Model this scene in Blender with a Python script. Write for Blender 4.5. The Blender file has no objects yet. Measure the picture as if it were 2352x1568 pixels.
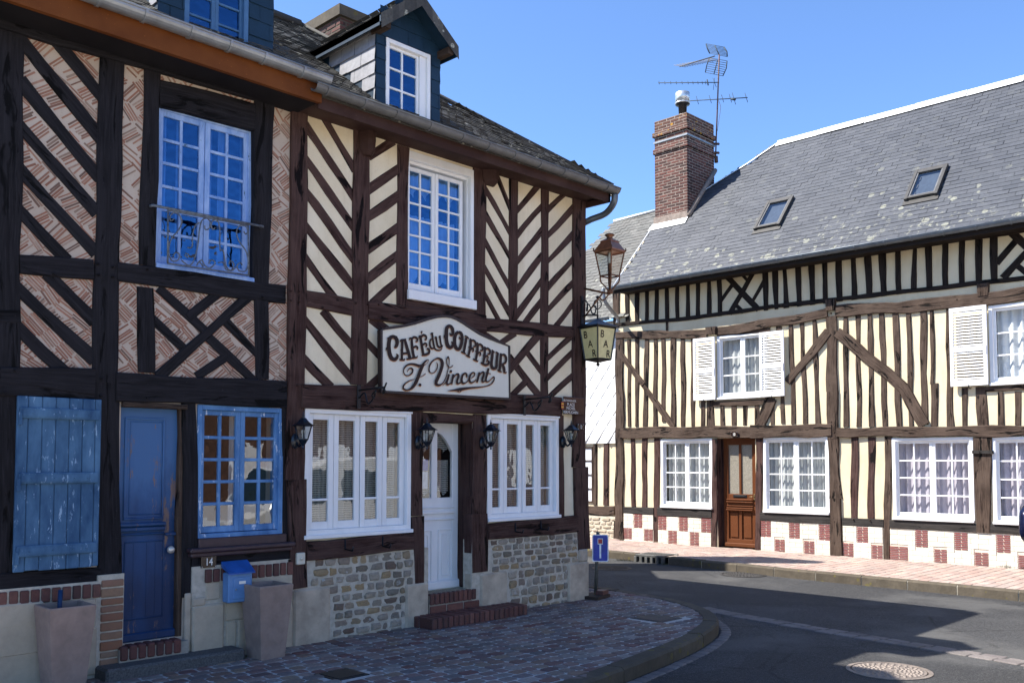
import bpy, bmesh, math, random
from mathutils import Vector, Matrix
random.seed(7)
R = math.radians
SC = bpy.context.scene
COL = SC.collection

# ------------------------------------------------------------------ survey
# The place was surveyed from one photograph: readings on a picture tile are
# turned into metres on the wall, roof or ground plane they lie on.
FOC, PPY, TH, AZ, EYE = 2127.0, 957.0, math.atan(2127 * 2.4e-5), math.atan(2086 / 2127.0), 1.7
FW = Vector((math.cos(AZ) * math.cos(TH), math.sin(AZ) * math.cos(TH), math.sin(TH)))
RT = Vector((math.sin(AZ), -math.cos(AZ), 0))
UP = RT.cross(FW)
EYEP = Vector((0, 0, EYE))
TILE = dict(A=(0, 0), B=(0, 700), C=(0, 1500), D=(0, 1898), E=(1000, 0), F=(1100, 700), G=(1100, 1400), H=(1100, 1898),
            I=(2250, 100), J=(2250, 900), K=(2250, 1600), L=(2250, 1898), M=(2846, 200), N=(2846, 900), O=(2846, 1600), Q=(2846, 1898))
SIGNT = (1500, 1250, 4.2)
def pt(k, x, y):
    if k == 'S': return ((1500 + x / 4.2) / 1.7415, (1250 + y / 4.2) / 1.7415)
    if k == 'P': return ((2220 + x / 7.84) / 1.7415, (1560 + y / 7.84) / 1.7415)
    o = TILE[k]
    return ((o[0] + x / 1.8816) / 1.7415, (o[1] + y / 1.8816) / 1.7415)
def onplane(p, n, k, x, y):
    px, py = pt(k, x, y)
    d = FW * FOC + RT * (px - 1176) + UP * (PPY - py)
    n = Vector(n); p = Vector(p)
    return EYEP + d * ((p - EYEP).dot(n) / d.dot(n))
Y0, X1 = 7.62, 16.54
def cu(k, x, y, Y=Y0):      # point on the café row's street wall -> (u, z)
    w = onplane((0, Y, 0), (0, 1, 0), k, x, y); return (w.x, w.z)
def hu(k, x, y, X=X1):      # point on the facing house's wall -> (v, z)
    w = onplane((X, 0, 0), (1, 0, 0), k, x, y); return (w.y, w.z)
def gr(k, x, y, z=0.0):
    return onplane((0, 0, z), (0, 0, 1), k, x, y)

class Frame:
    def __init__(s, kind, base): s.kind, s.base = kind, base
    def w(s, u, z, d=0.0):
        if s.kind == 'c': return (u, s.base - d, z)
        return (s.base - d, u, z)
    def px(s, k, x, y):
        return cu(k, x, y, s.base) if s.kind == 'c' else hu(k, x, y, s.base)
CF = Frame('c', Y0)
HF = Frame('h', X1)

# ------------------------------------------------------------------ mesh builder
ORG = {}
class MB:
    def __init__(s): s.v, s.f, s.m, s.uv, s.sm = [], [], [], {}, set()
    def q(s, pts, mi=0, uv=None, smooth=False):
        b = len(s.v); s.v += [tuple(p) for p in pts]
        s.f.append(list(range(b, b + len(pts)))); s.m.append(mi)
        if uv: s.uv[len(s.f) - 1] = uv
        if smooth: s.sm.add(len(s.f) - 1)
    def mesh(s, vs, fs, mi=0, smooth=False, uvs=None):
        b = len(s.v); s.v += [tuple(p) for p in vs]
        for i, f in enumerate(fs):
            s.f.append([b + j for j in f]); s.m.append(mi)
            if smooth: s.sm.add(len(s.f) - 1)
            if uvs: s.uv[len(s.f) - 1] = uvs[i]
    def box(s, a, b, mi=0, bev=0.0):
        x0, y0, z0 = [min(a[i], b[i]) for i in range(3)]; x1, y1, z1 = [max(a[i], b[i]) for i in range(3)]
        if bev > 0 and min(x1 - x0, y1 - y0, z1 - z0) > 2.2 * bev:
            X = (x0, x0 + bev, x1 - bev, x1); Y = (y0, y0 + bev, y1 - bev, y1); Z = (z0, z0 + bev, z1 - bev, z1)
            vs, idx = [], {}
            def V(i, j, k):
                key = (i, j, k)
                if key not in idx: idx[key] = len(vs); vs.append((X[i], Y[j], Z[k]))
                return idx[key]
            fs = []
            for sx in (0, 3):
                fs.append([V(sx, 1, 1), V(sx, 2, 1), V(sx, 2, 2), V(sx, 1, 2)])
            for sy in (0, 3):
                fs.append([V(1, sy, 1), V(2, sy, 1), V(2, sy, 2), V(1, sy, 2)])
            for sz in (0, 3):
                fs.append([V(1, 1, sz), V(2, 1, sz), V(2, 2, sz), V(1, 2, sz)])
            for sx, ix in ((0, 1), (3, 2)):
                for sy, iy in ((0, 1), (3, 2)):
                    fs.append([V(sx, iy, 1), V(ix, sy, 1), V(ix, sy, 2), V(sx, iy, 2)])
                for sz, iz in ((0, 1), (3, 2)):
                    fs.append([V(sx, 1, iz), V(ix, 1, sz), V(ix, 2, sz), V(sx, 2, iz)])
            for sy, iy in ((0, 1), (3, 2)):
                for sz, iz in ((0, 1), (3, 2)):
                    fs.append([V(1, sy, iz), V(1, iy, sz), V(2, iy, sz), V(2, sy, iz)])
                    for sx, ix in ((0, 1), (3, 2)):
                        fs.append([V(sx, iy, iz), V(ix, sy, iz), V(ix, iy, sz)])
            s.mesh(vs, fs, mi); return
        vs = [(x, y, z) for x in (x0, x1) for y in (y0, y1) for z in (z0, z1)]
        s.mesh(vs, [[0, 1, 3, 2], [4, 6, 7, 5], [0, 4, 5, 1], [2, 3, 7, 6], [0, 2, 6, 4], [1, 5, 7, 3]], mi)
    def fbox(s, f, u0, u1, z0, z1, d0, d1, mi=0, bev=0.0):
        if hasattr(f, 'ax'): s.prism(f, [(u0, z0), (u1, z0), (u1, z1), (u0, z1)], d0, d1, mi); return
        s.box(f.w(u0, z0, d0), f.w(u1, z1, d1), mi, bev)
    def prism(s, f, poly, d0, d1, mi=0):          # polygon in wall coordinates, pushed from depth d0 to d1
        n = len(poly)
        vs = [f.w(u, z, d0) for u, z in poly] + [f.w(u, z, d1) for u, z in poly]
        s.mesh(vs, [list(range(n)), list(range(n, 2 * n))] + [[i, (i + 1) % n, n + (i + 1) % n, n + i] for i in range(n)], mi)
    def loft(s, rings, mi=0, cap=True, smooth=False, closed=True):
        n = len(rings[0]); vs = [p for r in rings for p in r]; fs = []
        for i in range(len(rings) - 1):
            for j in range(n if closed else n - 1):
                fs.append([i * n + j, i * n + (j + 1) % n, (i + 1) * n + (j + 1) % n, (i + 1) * n + j])
        if cap: fs += [list(range(n))[::-1], list(range((len(rings) - 1) * n, len(rings) * n))]
        s.mesh(vs, fs, mi, smooth)
    def tube(s, pts, r, mi=0, n=8, smooth=True):
        P = [Vector(p) for p in pts]; rings = []
        rr = r if isinstance(r, (list, tuple)) else [r] * len(P)
        up = None
        for i, p in enumerate(P):
            t = (P[min(i + 1, len(P) - 1)] - P[max(i - 1, 0)]).normalized()
            if up is None: up = Vector((0, 0, 1)) if abs(t.z) < .9 else Vector((1, 0, 0))
            a = t.cross(up).normalized(); b = a.cross(t).normalized(); up = b
            rings.append([p + a * math.cos(2 * math.pi * k / n) * rr[i] + b * math.sin(2 * math.pi * k / n) * rr[i] for k in range(n)])
        s.loft(rings, mi, True, smooth)
    def lathe(s, c, prof, mi=0, n=16, smooth=True, rot=0.0):
        rings = [[(c[0] + r * math.cos(2 * math.pi * k / n + rot), c[1] + r * math.sin(2 * math.pi * k / n + rot), c[2] + z) for k in range(n)] for r, z in prof]
        s.loft(rings, mi, True, smooth)
    def build(s, name, mats, parent=None, nrm=True):
        me = bpy.data.meshes.new(name)
        o = bpy.data.objects.new(name, me)
        org = Vector((0, 0, 0))
        if parent is not None: org = ORG[parent.name]
        elif s.v:
            xs = [min(p[i] for p in s.v) for i in range(3)]; xe = [max(p[i] for p in s.v) for i in range(3)]
            org = Vector(((xs[0] + xe[0]) / 2, (xs[1] + xe[1]) / 2, xs[2])); o.location = org
        me.from_pydata([Vector(p) - org for p in s.v], [], s.f)
        if not isinstance(mats, (list, tuple)): mats = [mats]
        for m in mats: me.materials.append(m)
        for i, p in enumerate(me.polygons):
            p.material_index = s.m[i]
            if i in s.sm: p.use_smooth = True
        if s.uv:
            ul = me.uv_layers.new(name='grain')
            for i, uv in s.uv.items():
                p = me.polygons[i]
                for k, li in enumerate(p.loop_indices): ul.data[li].uv = uv[k]
        if nrm:
            bm = bmesh.new(); bm.from_mesh(me); bmesh.ops.recalc_face_normals(bm, faces=bm.faces); bm.to_mesh(me); bm.free()
        COL.objects.link(o); ORG[o.name] = org
        if parent is not None: o.parent = parent
        return o
def thing(name, loc, label, cat, group=None):
    o = bpy.data.objects.new(name, None); o.location = loc; COL.objects.link(o); o.empty_display_size = .2
    ORG[o.name] = Vector(loc); o['label'] = label; o['category'] = cat
    if group: o['group'] = group
    return o
def tag(o, label, cat, group=None):
    o['label'] = label; o['category'] = cat
    if group: o['group'] = group
    return o
def struct(o): o['kind'] = 'structure'; return o
def smoothpath(pts, per=6):
    out = []
    P = [Vector(p) for p in pts]
    for i in range(len(P) - 1):
        p0, p1, p2, p3 = P[max(i - 1, 0)], P[i], P[i + 1], P[min(i + 2, len(P) - 1)]
        for k in range(per):
            t = k / per
            out.append(.5 * ((2 * p1) + (p2 - p0) * t + (2 * p0 - 5 * p1 + 4 * p2 - p3) * t * t + (3 * p1 - p0 - 3 * p2 + p3) * t ** 3))
    out.append(P[-1]); return out

# ------------------------------------------------------------------ materials
class NT:
    def __init__(s, name):
        s.mat = bpy.data.materials.new(name); s.mat.use_nodes = True
        s.t = s.mat.node_tree; s.t.nodes.clear()
        s.out = s.n('ShaderNodeOutputMaterial')
    def n(s, typ, **kw):
        nd = s.t.nodes.new(typ)
        for k, v in kw.items():
            if k.startswith('i_'): nd.inputs[k[2:].replace('_', ' ')].default_value = v
            else: setattr(nd, k, v)
        return nd
    def l(s, a, b): s.t.links.new(a, b)
    def coord(s, which='Object', scale=(1, 1, 1), rot=(0, 0, 0), loc=(0, 0, 0)):
        if which == 'World':
            g = s.n('ShaderNodeNewGeometry').outputs['Position']
        else: g = s.n('ShaderNodeTexCoord').outputs[which]
        mp = s.n('ShaderNodeMapping'); mp.inputs['Scale'].default_value = scale; mp.inputs['Rotation'].default_value = rot; mp.inputs['Location'].default_value = loc
        s.l(g, mp.inputs[0]); return mp.outputs[0]
    def noise(s, vec, scale, detail=4, rough=.6, dist=0):
        nd = s.n('ShaderNodeTexNoise'); nd.inputs['Scale'].default_value = scale; nd.inputs['Detail'].default_value = detail
        nd.inputs['Roughness'].default_value = rough; nd.inputs['Distortion'].default_value = dist
        s.l(vec, nd.inputs['Vector']); return nd.outputs['Fac']
    def voro(s, vec, scale, feature='F1', out='Distance', rnd=1):
        nd = s.n('ShaderNodeTexVoronoi', feature=feature); nd.inputs['Scale'].default_value = scale; nd.inputs['Randomness'].default_value = rnd
        s.l(vec, nd.inputs['Vector']); return nd.outputs[out]
    def ramp(s, fac, stops, interp='LINEAR'):
        nd = s.n('ShaderNodeValToRGB'); cr = nd.color_ramp; cr.interpolation = interp
        while len(cr.elements) > 1: cr.elements.remove(cr.elements[0])
        cr.elements[0].position = stops[0][0]; cr.elements[0].color = col(stops[0][1])
        for p, c in stops[1:]:
            e = cr.elements.new(p); e.color = col(c)
        s.l(fac, nd.inputs[0]); return nd.outputs[0]
    def mix(s, fac, a, b, blend='MIX'):
        nd = s.n('ShaderNodeMix', data_type='RGBA', blend_type=blend)
        for sock, v in ((nd.inputs[0], fac), (nd.inputs[6], a), (nd.inputs[7], b)):
            if hasattr(v, 'links'): s.l(v, sock)
            elif isinstance(v, (int, float)): sock.default_value = v
            else: sock.default_value = col(v)
        return nd.outputs[2]
    def math(s, op, a, b=0.0, c=None, clamp=False):
        nd = s.n('ShaderNodeMath', operation=op); nd.use_clamp = clamp
        for i, v in enumerate((a, b) + ((c,) if c is not None else ())):
            if hasattr(v, 'links'): s.l(v, nd.inputs[i])
            else: nd.inputs[i].default_value = v
        return nd.outputs[0]
    def bsdf(s, color, rough=.8, metal=0, bump=None, bstr=.3, bdist=.01, spec=.5, coat=0):
        b = s.n('ShaderNodeBsdfPrincipled')
        if hasattr(color, 'links'): s.l(color, b.inputs['Base Color'])
        else: b.inputs['Base Color'].default_value = col(color)
        if hasattr(rough, 'links'): s.l(rough, b.inputs['Roughness'])
        else: b.inputs['Roughness'].default_value = rough
        b.inputs['Metallic'].default_value = metal
        b.inputs['Specular IOR Level'].default_value = spec
        b.inputs['Coat Weight'].default_value = coat
        if bump is not None:
            bn = s.n('ShaderNodeBump'); bn.inputs['Strength'].default_value = bstr; bn.inputs['Distance'].default_value = bdist
            s.l(bump, bn.inputs['Height']); s.l(bn.outputs[0], b.inputs['Normal'])
        s.l(b.outputs[0], s.out.inputs[0]); s.b = b
        return s.mat
def col(c):
    return (c[0], c[1], c[2], 1.0) if len(c) == 3 else c
def sc(c, k): return tuple(min(1, x * k) for x in c)

def wood(name, dark, mid, light, bump=.6, gloss=.7, patch=.35):
    m = NT(name); uv = m.n('ShaderNodeTexCoord').outputs['UV']
    mp = m.n('ShaderNodeMapping'); mp.inputs['Scale'].default_value = (1.6, 26, 1); m.l(uv, mp.inputs[0])
    g1 = m.noise(mp.outputs[0], 2.2, 6, .65, .4)
    mp2 = m.n('ShaderNodeMapping'); mp2.inputs['Scale'].default_value = (1.2, 7, 1); m.l(uv, mp2.inputs[0])
    g2 = m.noise(mp2.outputs[0], 1.4, 4, .6, .8)
    wp = m.coord('World', (1, 1, 1)); g3 = m.noise(wp, 2.3, 3)
    c = m.ramp(g1, [(.32, dark), (.5, mid), (.72, light)])
    c = m.mix(m.ramp(g3, [(.4, (0, 0, 0)), (.65, (patch,) * 3)]), c, light)
    crack = m.ramp(g2, [(.37, (0, 0, 0)), (.42, (1, 1, 1))])
    mp3 = m.n('ShaderNodeMapping'); mp3.inputs['Scale'].default_value = (.5, 9, 1); m.l(uv, mp3.inputs[0]); c = m.mix(m.ramp(m.noise(mp3.outputs[0], 2.0, 3), [(.40, (0, 0, 0)), (.70, (.55,) * 3)]), c, light)
    c = m.mix(crack, sc(dark, .35), c)
    wear = m.noise(m.coord('World'), 55, 2)
    c = m.mix(m.ramp(wear, [(.70, (0, 0, 0)), (.74, (.45,) * 3)]), c, sc(light, 2.2))
    h = m.math('ADD', m.math('MULTIPLY', g1, .6), m.math('MULTIPLY', crack, .6))
    return m.bsdf(c, gloss, 0, h, bump, .012, .14)
def plaster(name, base, dirt, gsc=1.0, stain=.5):
    m = NT(name); w = m.coord('World')
    a = m.noise(w, 1.3, 5); b = m.noise(w, 90, 3, .7); d = m.noise(m.coord('World', (3, 3, .5)), 2.0, 4)
    c = m.mix(m.ramp(a, [(.38, (0, 0, 0)), (.7, (stain,) * 3)]), base, dirt)
    c = m.mix(m.ramp(d, [(.5, (0, 0, 0)), (.75, (stain * .6,) * 3)]), c, sc(dirt, .85))
    c = m.mix(m.ramp(b, [(.60, (0, 0, 0)), (.68, (.35,) * 3)]), c, sc(dirt, .6))
    h = m.math('ADD', m.math('MULTIPLY', b, .25), m.math('MULTIPLY', m.noise(w, 14, 3), .8))
    return m.bsdf(c, .92, 0, h, .35, .01, .2)
def island(name, cols, rough=.85, speck=None, bump=.4, nsc=40, lichen=None, spec=.3, bsc=30):
    m = NT(name); g = m.n('ShaderNodeNewGeometry'); rnd = g.outputs['Random Per Island']
    stops = [(i / max(1, len(cols) - 1) if len(cols) > 1 else 0, c) for i, c in enumerate(cols)]
    c = m.ramp(rnd, stops); w = m.coord('World')
    n1 = m.noise(w, nsc, 4, .7)
    c = m.mix(m.ramp(n1, [(.3, (.55,) * 3), (.7, (0, 0, 0))]), c, (0.02, .02, .02) if speck is None else speck)
    if lichen:
        lc, dens, sz = lichen
        v = m.voro(w, sz, 'F1', 'Distance'); vc = m.voro(w, sz, 'F1', 'Color')
        sep = m.n('ShaderNodeSeparateColor'); m.l(vc, sep.inputs[0])
        rad = m.math('MULTIPLY', m.math('GREATER_THAN', sep.outputs[0], 1 - dens), m.math('MULTIPLY_ADD', sep.outputs[1], .35, .10))
        wob = m.math('MULTIPLY_ADD', m.noise(w, 30, 3), .25, -.12)
        inside = m.math('LESS_THAN', m.math('ADD', v, wob), rad)
        ring = m.math('MULTIPLY', inside, m.ramp(m.noise(w, 60, 3), [(.38, (.25,) * 3), (.55, (1, 1, 1))]))
        big = m.ramp(m.noise(w, 1.1, 4), [(.50, (0, 0, 0)), (.62, (1, 1, 1))])
        lf = m.math('MULTIPLY', ring, .85)
        if sz < 10:
            zz = m.n('ShaderNodeSeparateXYZ'); m.l(w, zz.inputs[0])
            hi = m.ramp(m.math('MULTIPLY_ADD', zz.outputs[2], .1, m.math('MULTIPLY_ADD', m.noise(w, .9, 3), .6, -.3)), [(.60, (1, 1, 1)), (.72, (.10,) * 3)])
            lf = m.math('MULTIPLY', lf, hi)
            fine = m.ramp(m.noise(w, 7, 6, .75), [(.57, (0, 0, 0)), (.62, (.8,) * 3)])
            lo = m.ramp(m.math('MULTIPLY_ADD', zz.outputs[2], .1, m.math('MULTIPLY_ADD', m.noise(w, .7, 3), .4, -.2)), [(.57, (1, 1, 1)), (.64, (0, 0, 0))])
            lf = m.math('MAXIMUM', lf, m.math('MULTIPLY', fine, lo))
        c = m.mix(lf, c, lc)
    c = m.mix(m.ramp(m.noise(w, .9, 4, .65), [(.42, (.0,) * 3), (.68, (.35,) * 3)]), c, (0.03, .028, .025) if speck is None else speck)
    h = m.noise(w, bsc, 5, .7)
    return m.bsdf(c, rough, 0, h, bump, .006, spec)
def paint(name, a, b, rough=.5, scale=3, peel=None, psz=6, bump=.25):
    m = NT(name); w = m.coord('World', (1, 1, .35)); n = m.noise(w, scale, 5, .65)
    c = m.ramp(n, [(.35, a), (.68, b)])
    if peel:
        p = m.noise(m.coord('World', (1, 1, .28)), psz, 6, .75)
        c = m.mix(m.ramp(p, [(peel[1], (0, 0, 0)), (peel[1] + .03, (1, 1, 1))]), c, peel[0])
    return m.bsdf(c, rough, 0, m.noise(m.coord('World', (1, 1, .1)), 60, 3), bump, .003, .45)
def plain(name, c, rough=.6, metal=0, spec=.5, var=.25, nsc=12, bump=.15, coat=0):
    m = NT(name); w = m.coord('World'); n = m.noise(w, nsc, 4)
    cc = m.ramp(n, [(.3, sc(c, 1 - var)), (.7, sc(c, 1 + var))])
    return m.bsdf(cc, rough, metal, m.noise(w, nsc * 4, 3), bump, .003, spec, coat)
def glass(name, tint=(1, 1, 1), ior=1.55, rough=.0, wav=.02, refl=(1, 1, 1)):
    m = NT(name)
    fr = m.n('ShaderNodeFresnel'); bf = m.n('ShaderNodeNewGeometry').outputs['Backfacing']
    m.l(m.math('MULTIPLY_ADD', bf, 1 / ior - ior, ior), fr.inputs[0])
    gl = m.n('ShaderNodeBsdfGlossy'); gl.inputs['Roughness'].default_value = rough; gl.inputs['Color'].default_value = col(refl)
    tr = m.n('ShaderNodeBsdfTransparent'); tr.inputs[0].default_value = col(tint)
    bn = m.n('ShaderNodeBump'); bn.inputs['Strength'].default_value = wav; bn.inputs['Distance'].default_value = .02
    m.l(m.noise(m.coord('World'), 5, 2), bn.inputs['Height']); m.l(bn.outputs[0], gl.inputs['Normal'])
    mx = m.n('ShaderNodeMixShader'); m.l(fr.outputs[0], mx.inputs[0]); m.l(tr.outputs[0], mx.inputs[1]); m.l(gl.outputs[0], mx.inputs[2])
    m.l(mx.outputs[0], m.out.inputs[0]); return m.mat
def fabric(name, c, lace=None, fold=1.0):
    m = NT(name); w = m.coord('World')
    b = m.bsdf(m.mix(m.ramp(m.noise(w, 8, 3), [(.35, (0, 0, 0)), (.7, (.5,) * 3)]), c, sc(c, .75)), .9, 0, m.noise(w, 150, 2), .2, .002, .1)
    if lace:
        wv = m.n('ShaderNodeTexWave', wave_type='BANDS', bands_direction='Z'); wv.inputs['Scale'].default_value = lace; wv.inputs['Distortion'].default_value = 1.5; wv.inputs['Detail'].default_value = 1
        m.l(w, wv.inputs['Vector']); nz = m.noise(m.coord('World', (14, 14, .6)), 1, 3)
        a = m.math('MULTIPLY_ADD', wv.outputs['Fac'], .35, m.math('MULTIPLY_ADD', nz, .9, -.12), clamp=True)
        tr = m.n('ShaderNodeBsdfTransparent'); mx = m.n('ShaderNodeMixShader')
        m.l(a, mx.inputs[0]); m.l(tr.outputs[0], mx.inputs[1]); m.l(m.b.outputs[0], mx.inputs[2]); m.l(mx.outputs[0], m.out.inputs[0])
    return m.mat
W_BLACK = wood('timber_black_stained', (.0045, .0042, .0052), (.0095, .0088, .0105), (.024, .022, .026), .5, .75, .3)
W_BROWN = wood('timber_dark_brown', (.013, .0050, .0042), (.034, .0145, .0120), (.095, .056, .047), .8, .7, .5)
W_OLD = wood('timber_old_brown', (.011, .007, .005), (.034, .021, .0155), (.105, .074, .056), .9, .8, .6)
W_FRIEZE = wood('timber_frieze', (.006, .004, .003), (.013, .009, .007), (.03, .021, .017), .5, .75, .25)
W_GREY = wood('timber_sill_black', (.009, .008, .008), (.021, .019, .018), (.052, .046, .042), .6, .75, .35)
W_ORANGE = wood('fascia_orange_pine', (.045, .011, .003), (.105, .030, .006), (.19, .062, .015), .2, .6, .5)
W_DOOR = wood('varnished_door_wood', (.05, .016, .007), (.10, .034, .014), (.17, .065, .028), .15, .3, .2)
P_CAFE = plaster('cream_render_cafe', (.80, .71, .53), (.60, .49, .31), 1, .7)
P_H10 = plaster('cream_render_facing_house', (.68, .59, .41), (.46, .36, .22), 1, .4)
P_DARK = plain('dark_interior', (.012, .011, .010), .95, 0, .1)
HERR = plaster('pinkish_lime_mortar', (.50, .42, .345), (.40, .31, .24), 1, .6)
SHARD = island('brick_shards', [(.34, .135, .085), (.42, .24, .165), (.26, .10, .065), (.38, .29, .22), (.13, .085, .07), (.40, .18, .12), (.44, .34, .27)], .95, (.20, .12, .09), .5, 40, None, .1)
SLATE10 = island('slate_blue_grey', [(.038, .043, .054), (.052, .057, .069), (.068, .073, .085), (.044, .049, .060), (.060, .065, .076)], .6, (.022, .026, .035), .25, 25, ((.24, .24, .18), .5, 5.5), .5)
SLATE12 = island('slate_old_dark', [(.045, .043, .040), (.085, .080, .070), (.060, .058, .052), (.12, .115, .10), (.05, .047, .045)], .8, (.02, .02, .018), .5, 30, ((.42, .41, .33), .25, 16), .35)
SLATEN = island('slate_neighbour', [(.09, .09, .082), (.13, .13, .12), (.11, .106, .096), (.155, .15, .137)], .7, (.05, .05, .047), .4, 20, ((.33, .33, .27), .15, 6), .4)
SLATED = island('dormer_slate_light', [(.30, .30, .32), (.38, .38, .40), (.34, .34, .36)], .4, (.14, .14, .15), .3, 14, None, .6)
SLATEB = island('dormer_slate_blue', [(.008, .028, .055), (.014, .040, .075), (.010, .033, .065)], .5, (.006, .02, .035), .3, 14, None, .3)
BRICK_CH = island('chimney_brick', [(.085, .026, .019), (.15, .048, .035), (.045, .018, .014), (.19, .066, .048), (.024, .014, .012), (.11, .04, .03)], .85, (.06, .03, .025), .5, 30, ((.55, .30, .03), .10, 5), .3)
BRICK_DK = island('dark_red_brick', [(.10, .028, .022), (.16, .05, .038), (.07, .022, .02), (.20, .075, .055), (.12, .035, .03)], .6, (.04, .018, .015), .5, 35, None, .5)
BRICK_OR = island('worn_orange_brick', [(.34, .15, .075), (.28, .11, .06), (.36, .22, .13), (.25, .075, .05), (.33, .24, .16)], .9, (.2, .13, .09), .6, 30, None, .2)
MORTAR = plain('grey_mortar', (.30, .275, .23), .95, 0, .2, .2, 18, .4)
MORTARW = plain('pale_mortar', (.46, .42, .34), .95, 0, .2, .2, 18, .4)
BRICK_LI = island('chimney_brick_lichen', [(.10, .05, .04), (.16, .07, .05), (.08, .045, .035)], .9, (.05, .03, .025), .5, 30, ((.60, .30, .02), .75, 11), .2)
MORTARC = plain('chimney_mortar', (.25, .20, .165), .95, 0, .2, .3, 18, .4)
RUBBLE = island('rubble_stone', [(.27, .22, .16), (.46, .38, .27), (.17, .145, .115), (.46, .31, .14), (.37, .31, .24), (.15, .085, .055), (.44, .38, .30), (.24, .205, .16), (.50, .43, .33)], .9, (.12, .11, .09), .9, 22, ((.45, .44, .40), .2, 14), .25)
LIME = plain('limestone_block', (.44, .37, .28), .92, 0, .2, .28, 5, .6)
LIMEP = island('pale_limestone_blocks', [(.60, .50, .36), (.50, .42, .31), (.68, .57, .42)], .92, (.33, .28, .21), .5, 8, None, .2)
SETT1 = island('pavement_setts_grey_red', [(.23, .13, .11), (.31, .23, .19), (.12, .065, .06), (.35, .30, .26), (.21, .18, .165), (.16, .06, .052), (.30, .21, .14), (.15, .135, .135), (.25, .16, .145)], .8, (.055, .045, .042), .25, 45, None, .45)
SETT2 = island('pavement_setts_pink', [(.38, .27, .23), (.47, .38, .33), (.30, .215, .19), (.45, .38, .31), (.35, .30, .27), (.41, .28, .235)], .85, (.18, .12, .10), .4, 40, None, .3)
SETTG = island('channel_setts_grey', [(.17, .15, .14), (.22, .19, .18), (.13, .11, .11)], .8, (.06, .055, .05), .5, 45, None, .35)
JOINT1 = plain('sett_joint_grey', (.42, .40, .37), .95, 0, .2, .25, 25, .5)
JOINT2 = plain('sett_joint_dark', (.27, .225, .19), .95, 0, .2, .3, 25, .5)
KERBM = island('kerb_stone', [(.095, .078, .058), (.12, .10, .074), (.08, .066, .05)], .9, (.045, .038, .028), .7, 9, ((.13, .11, .03), .3, 11), .2)
GRANITE = plain('granite_doorstep', (.085, .083, .08), .8, 0, .4, .5, 70, .5)
ZINC = plain('zinc_gutter', (.26, .275, .285), .45, .55, .5, .22, 7, .1)
ZINCG = plain('grey_patina_gutter', (.135, .135, .132), .55, .35, .5, .18, 7, .1)
ZINCD = plain('dark_zinc_gutter', (.13, .15, .17), .45, .6, .5, .2, 7, .1)
ZINCW = plain('bright_zinc_flashing', (.72, .73, .72), .5, .15, .5, .06, 4, .1)
WHITE = paint('white_gloss_paint', (.74, .75, .76), (.82, .83, .83), .32, 5, None, 6, .08)
WHITEO = paint('old_white_paint', (.66, .64, .58), (.78, .76, .70), .55, 5, ((.30, .22, .15), .69), 9, .3)
BLUEW = paint('weathered_pale_blue', (.014, .058, .135), (.085, .19, .32), .8, 4, ((.24, .36, .50), .60), 22, .6)
BLUEF = paint('blue_window_paint', (.035, .125, .30), (.13, .29, .54), .6, 6, ((.55, .62, .72), .60), 14, .5)
BLUEP = paint('pale_lilac_blue_paint', (.15, .28, .58), (.36, .50, .78), .6, 8, ((.05, .10, .16), .63), 20, .5)
m = NT('deep_blue_door_paint'); w = m.coord('World', (1, 1, .35)); zz = m.n('ShaderNodeSeparateXYZ'); m.l(m.coord('World'), zz.inputs[0])
c = m.ramp(m.noise(w, 3, 5), [(.35, (.002, .022, .075)), (.68, (.008, .055, .165))])
fz = m.math('ADD', m.math('MULTIPLY', zz.outputs[2], .5), m.math('MULTIPLY_ADD', m.noise(m.coord('World', (3, 3, 1.2)), 2.2, 5), .5, -.25))
c = m.mix(m.ramp(fz, [(.60, (0, 0, 0)), (.84, (.9,) * 3)]), c, (.045, .13, .29))
pl = m.noise(m.coord('World', (1, 1, .2)), 9, 6, .8); c = m.mix(m.ramp(pl, [(.59, (0, 0, 0)), (.64, (.8,) * 3)]), c, (.20, .12, .075))
BLUED = m.bsdf(c, .5, 0, m.noise(m.coord('World', (1, 1, .1)), 60, 3), .3, .003, .4)
BLUEB = plain('letterbox_blue', (.10, .23, .45), .5, 0, .5, .15, 8, .1)
DBLUE = plain('dormer_frame_blue', (.05, .13, .26), .5, 0, .5, .15, 8, .1)
IRON = plain('black_iron', (.008, .009, .011), .42, .3, .5, .3, 20, .3)
IRONB = plain('blue_black_lantern_paint', (.006, .010, .018), .28, .2, .6, .2, 20, .1)
RUSTI = plain('weathered_rail_iron', (.13, .15, .18), .6, .4, .5, .5, 30, .4)
COPPER = plain('copper', (.34, .16, .095), .38, .75, .5, .3, 12, .1)
COPPERD = plain('dull_copper', (.16, .07, .035), .5, .6, .5, .4, 14, .2)
GLASSC = glass('window_glass', (.93, .95, .95), 2.0, 0, .035)
GLASSU = glass('upper_window_glass', (.45, .65, .9), 3.0, 0, .35, (.13, .38, .78))  # blue of the reflected sky is put into the tint and reflection colours
GLASSL = glass('lantern_glass', (.8, .82, .8), 1.5, .05, .05)
CURT = fabric('white_curtain', (.72, .73, .74)); LACE = fabric('lace_curtain', (.60, .58, .52), 14)
SHEER = fabric('sheer_blue_curtain', (.42, .50, .62))
LILAC = fabric('lilac_print_curtain', (.50, .46, .52)); CURT10 = fabric('grey_white_curtain', (.52, .53, .53))
SIGNW = plaster('painted_sign_board', (.72, .69, .60), (.60, .56, .46), 1, .4)
LETTER = plain('sign_lettering_dark', (.022, .010, .008), .6, 0, .3, .2)
LETTSH = plain('sign_lettering_orange', (.42, .20, .10), .6, 0, .3, .15)
PLATE = plain('enamel_dark_brown', (.020, .010, .008), .2, 0, .6, .15, 5, .02)
WLET = plain('plate_white', (.78, .76, .70), .5, 0, .4, .05)
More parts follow.
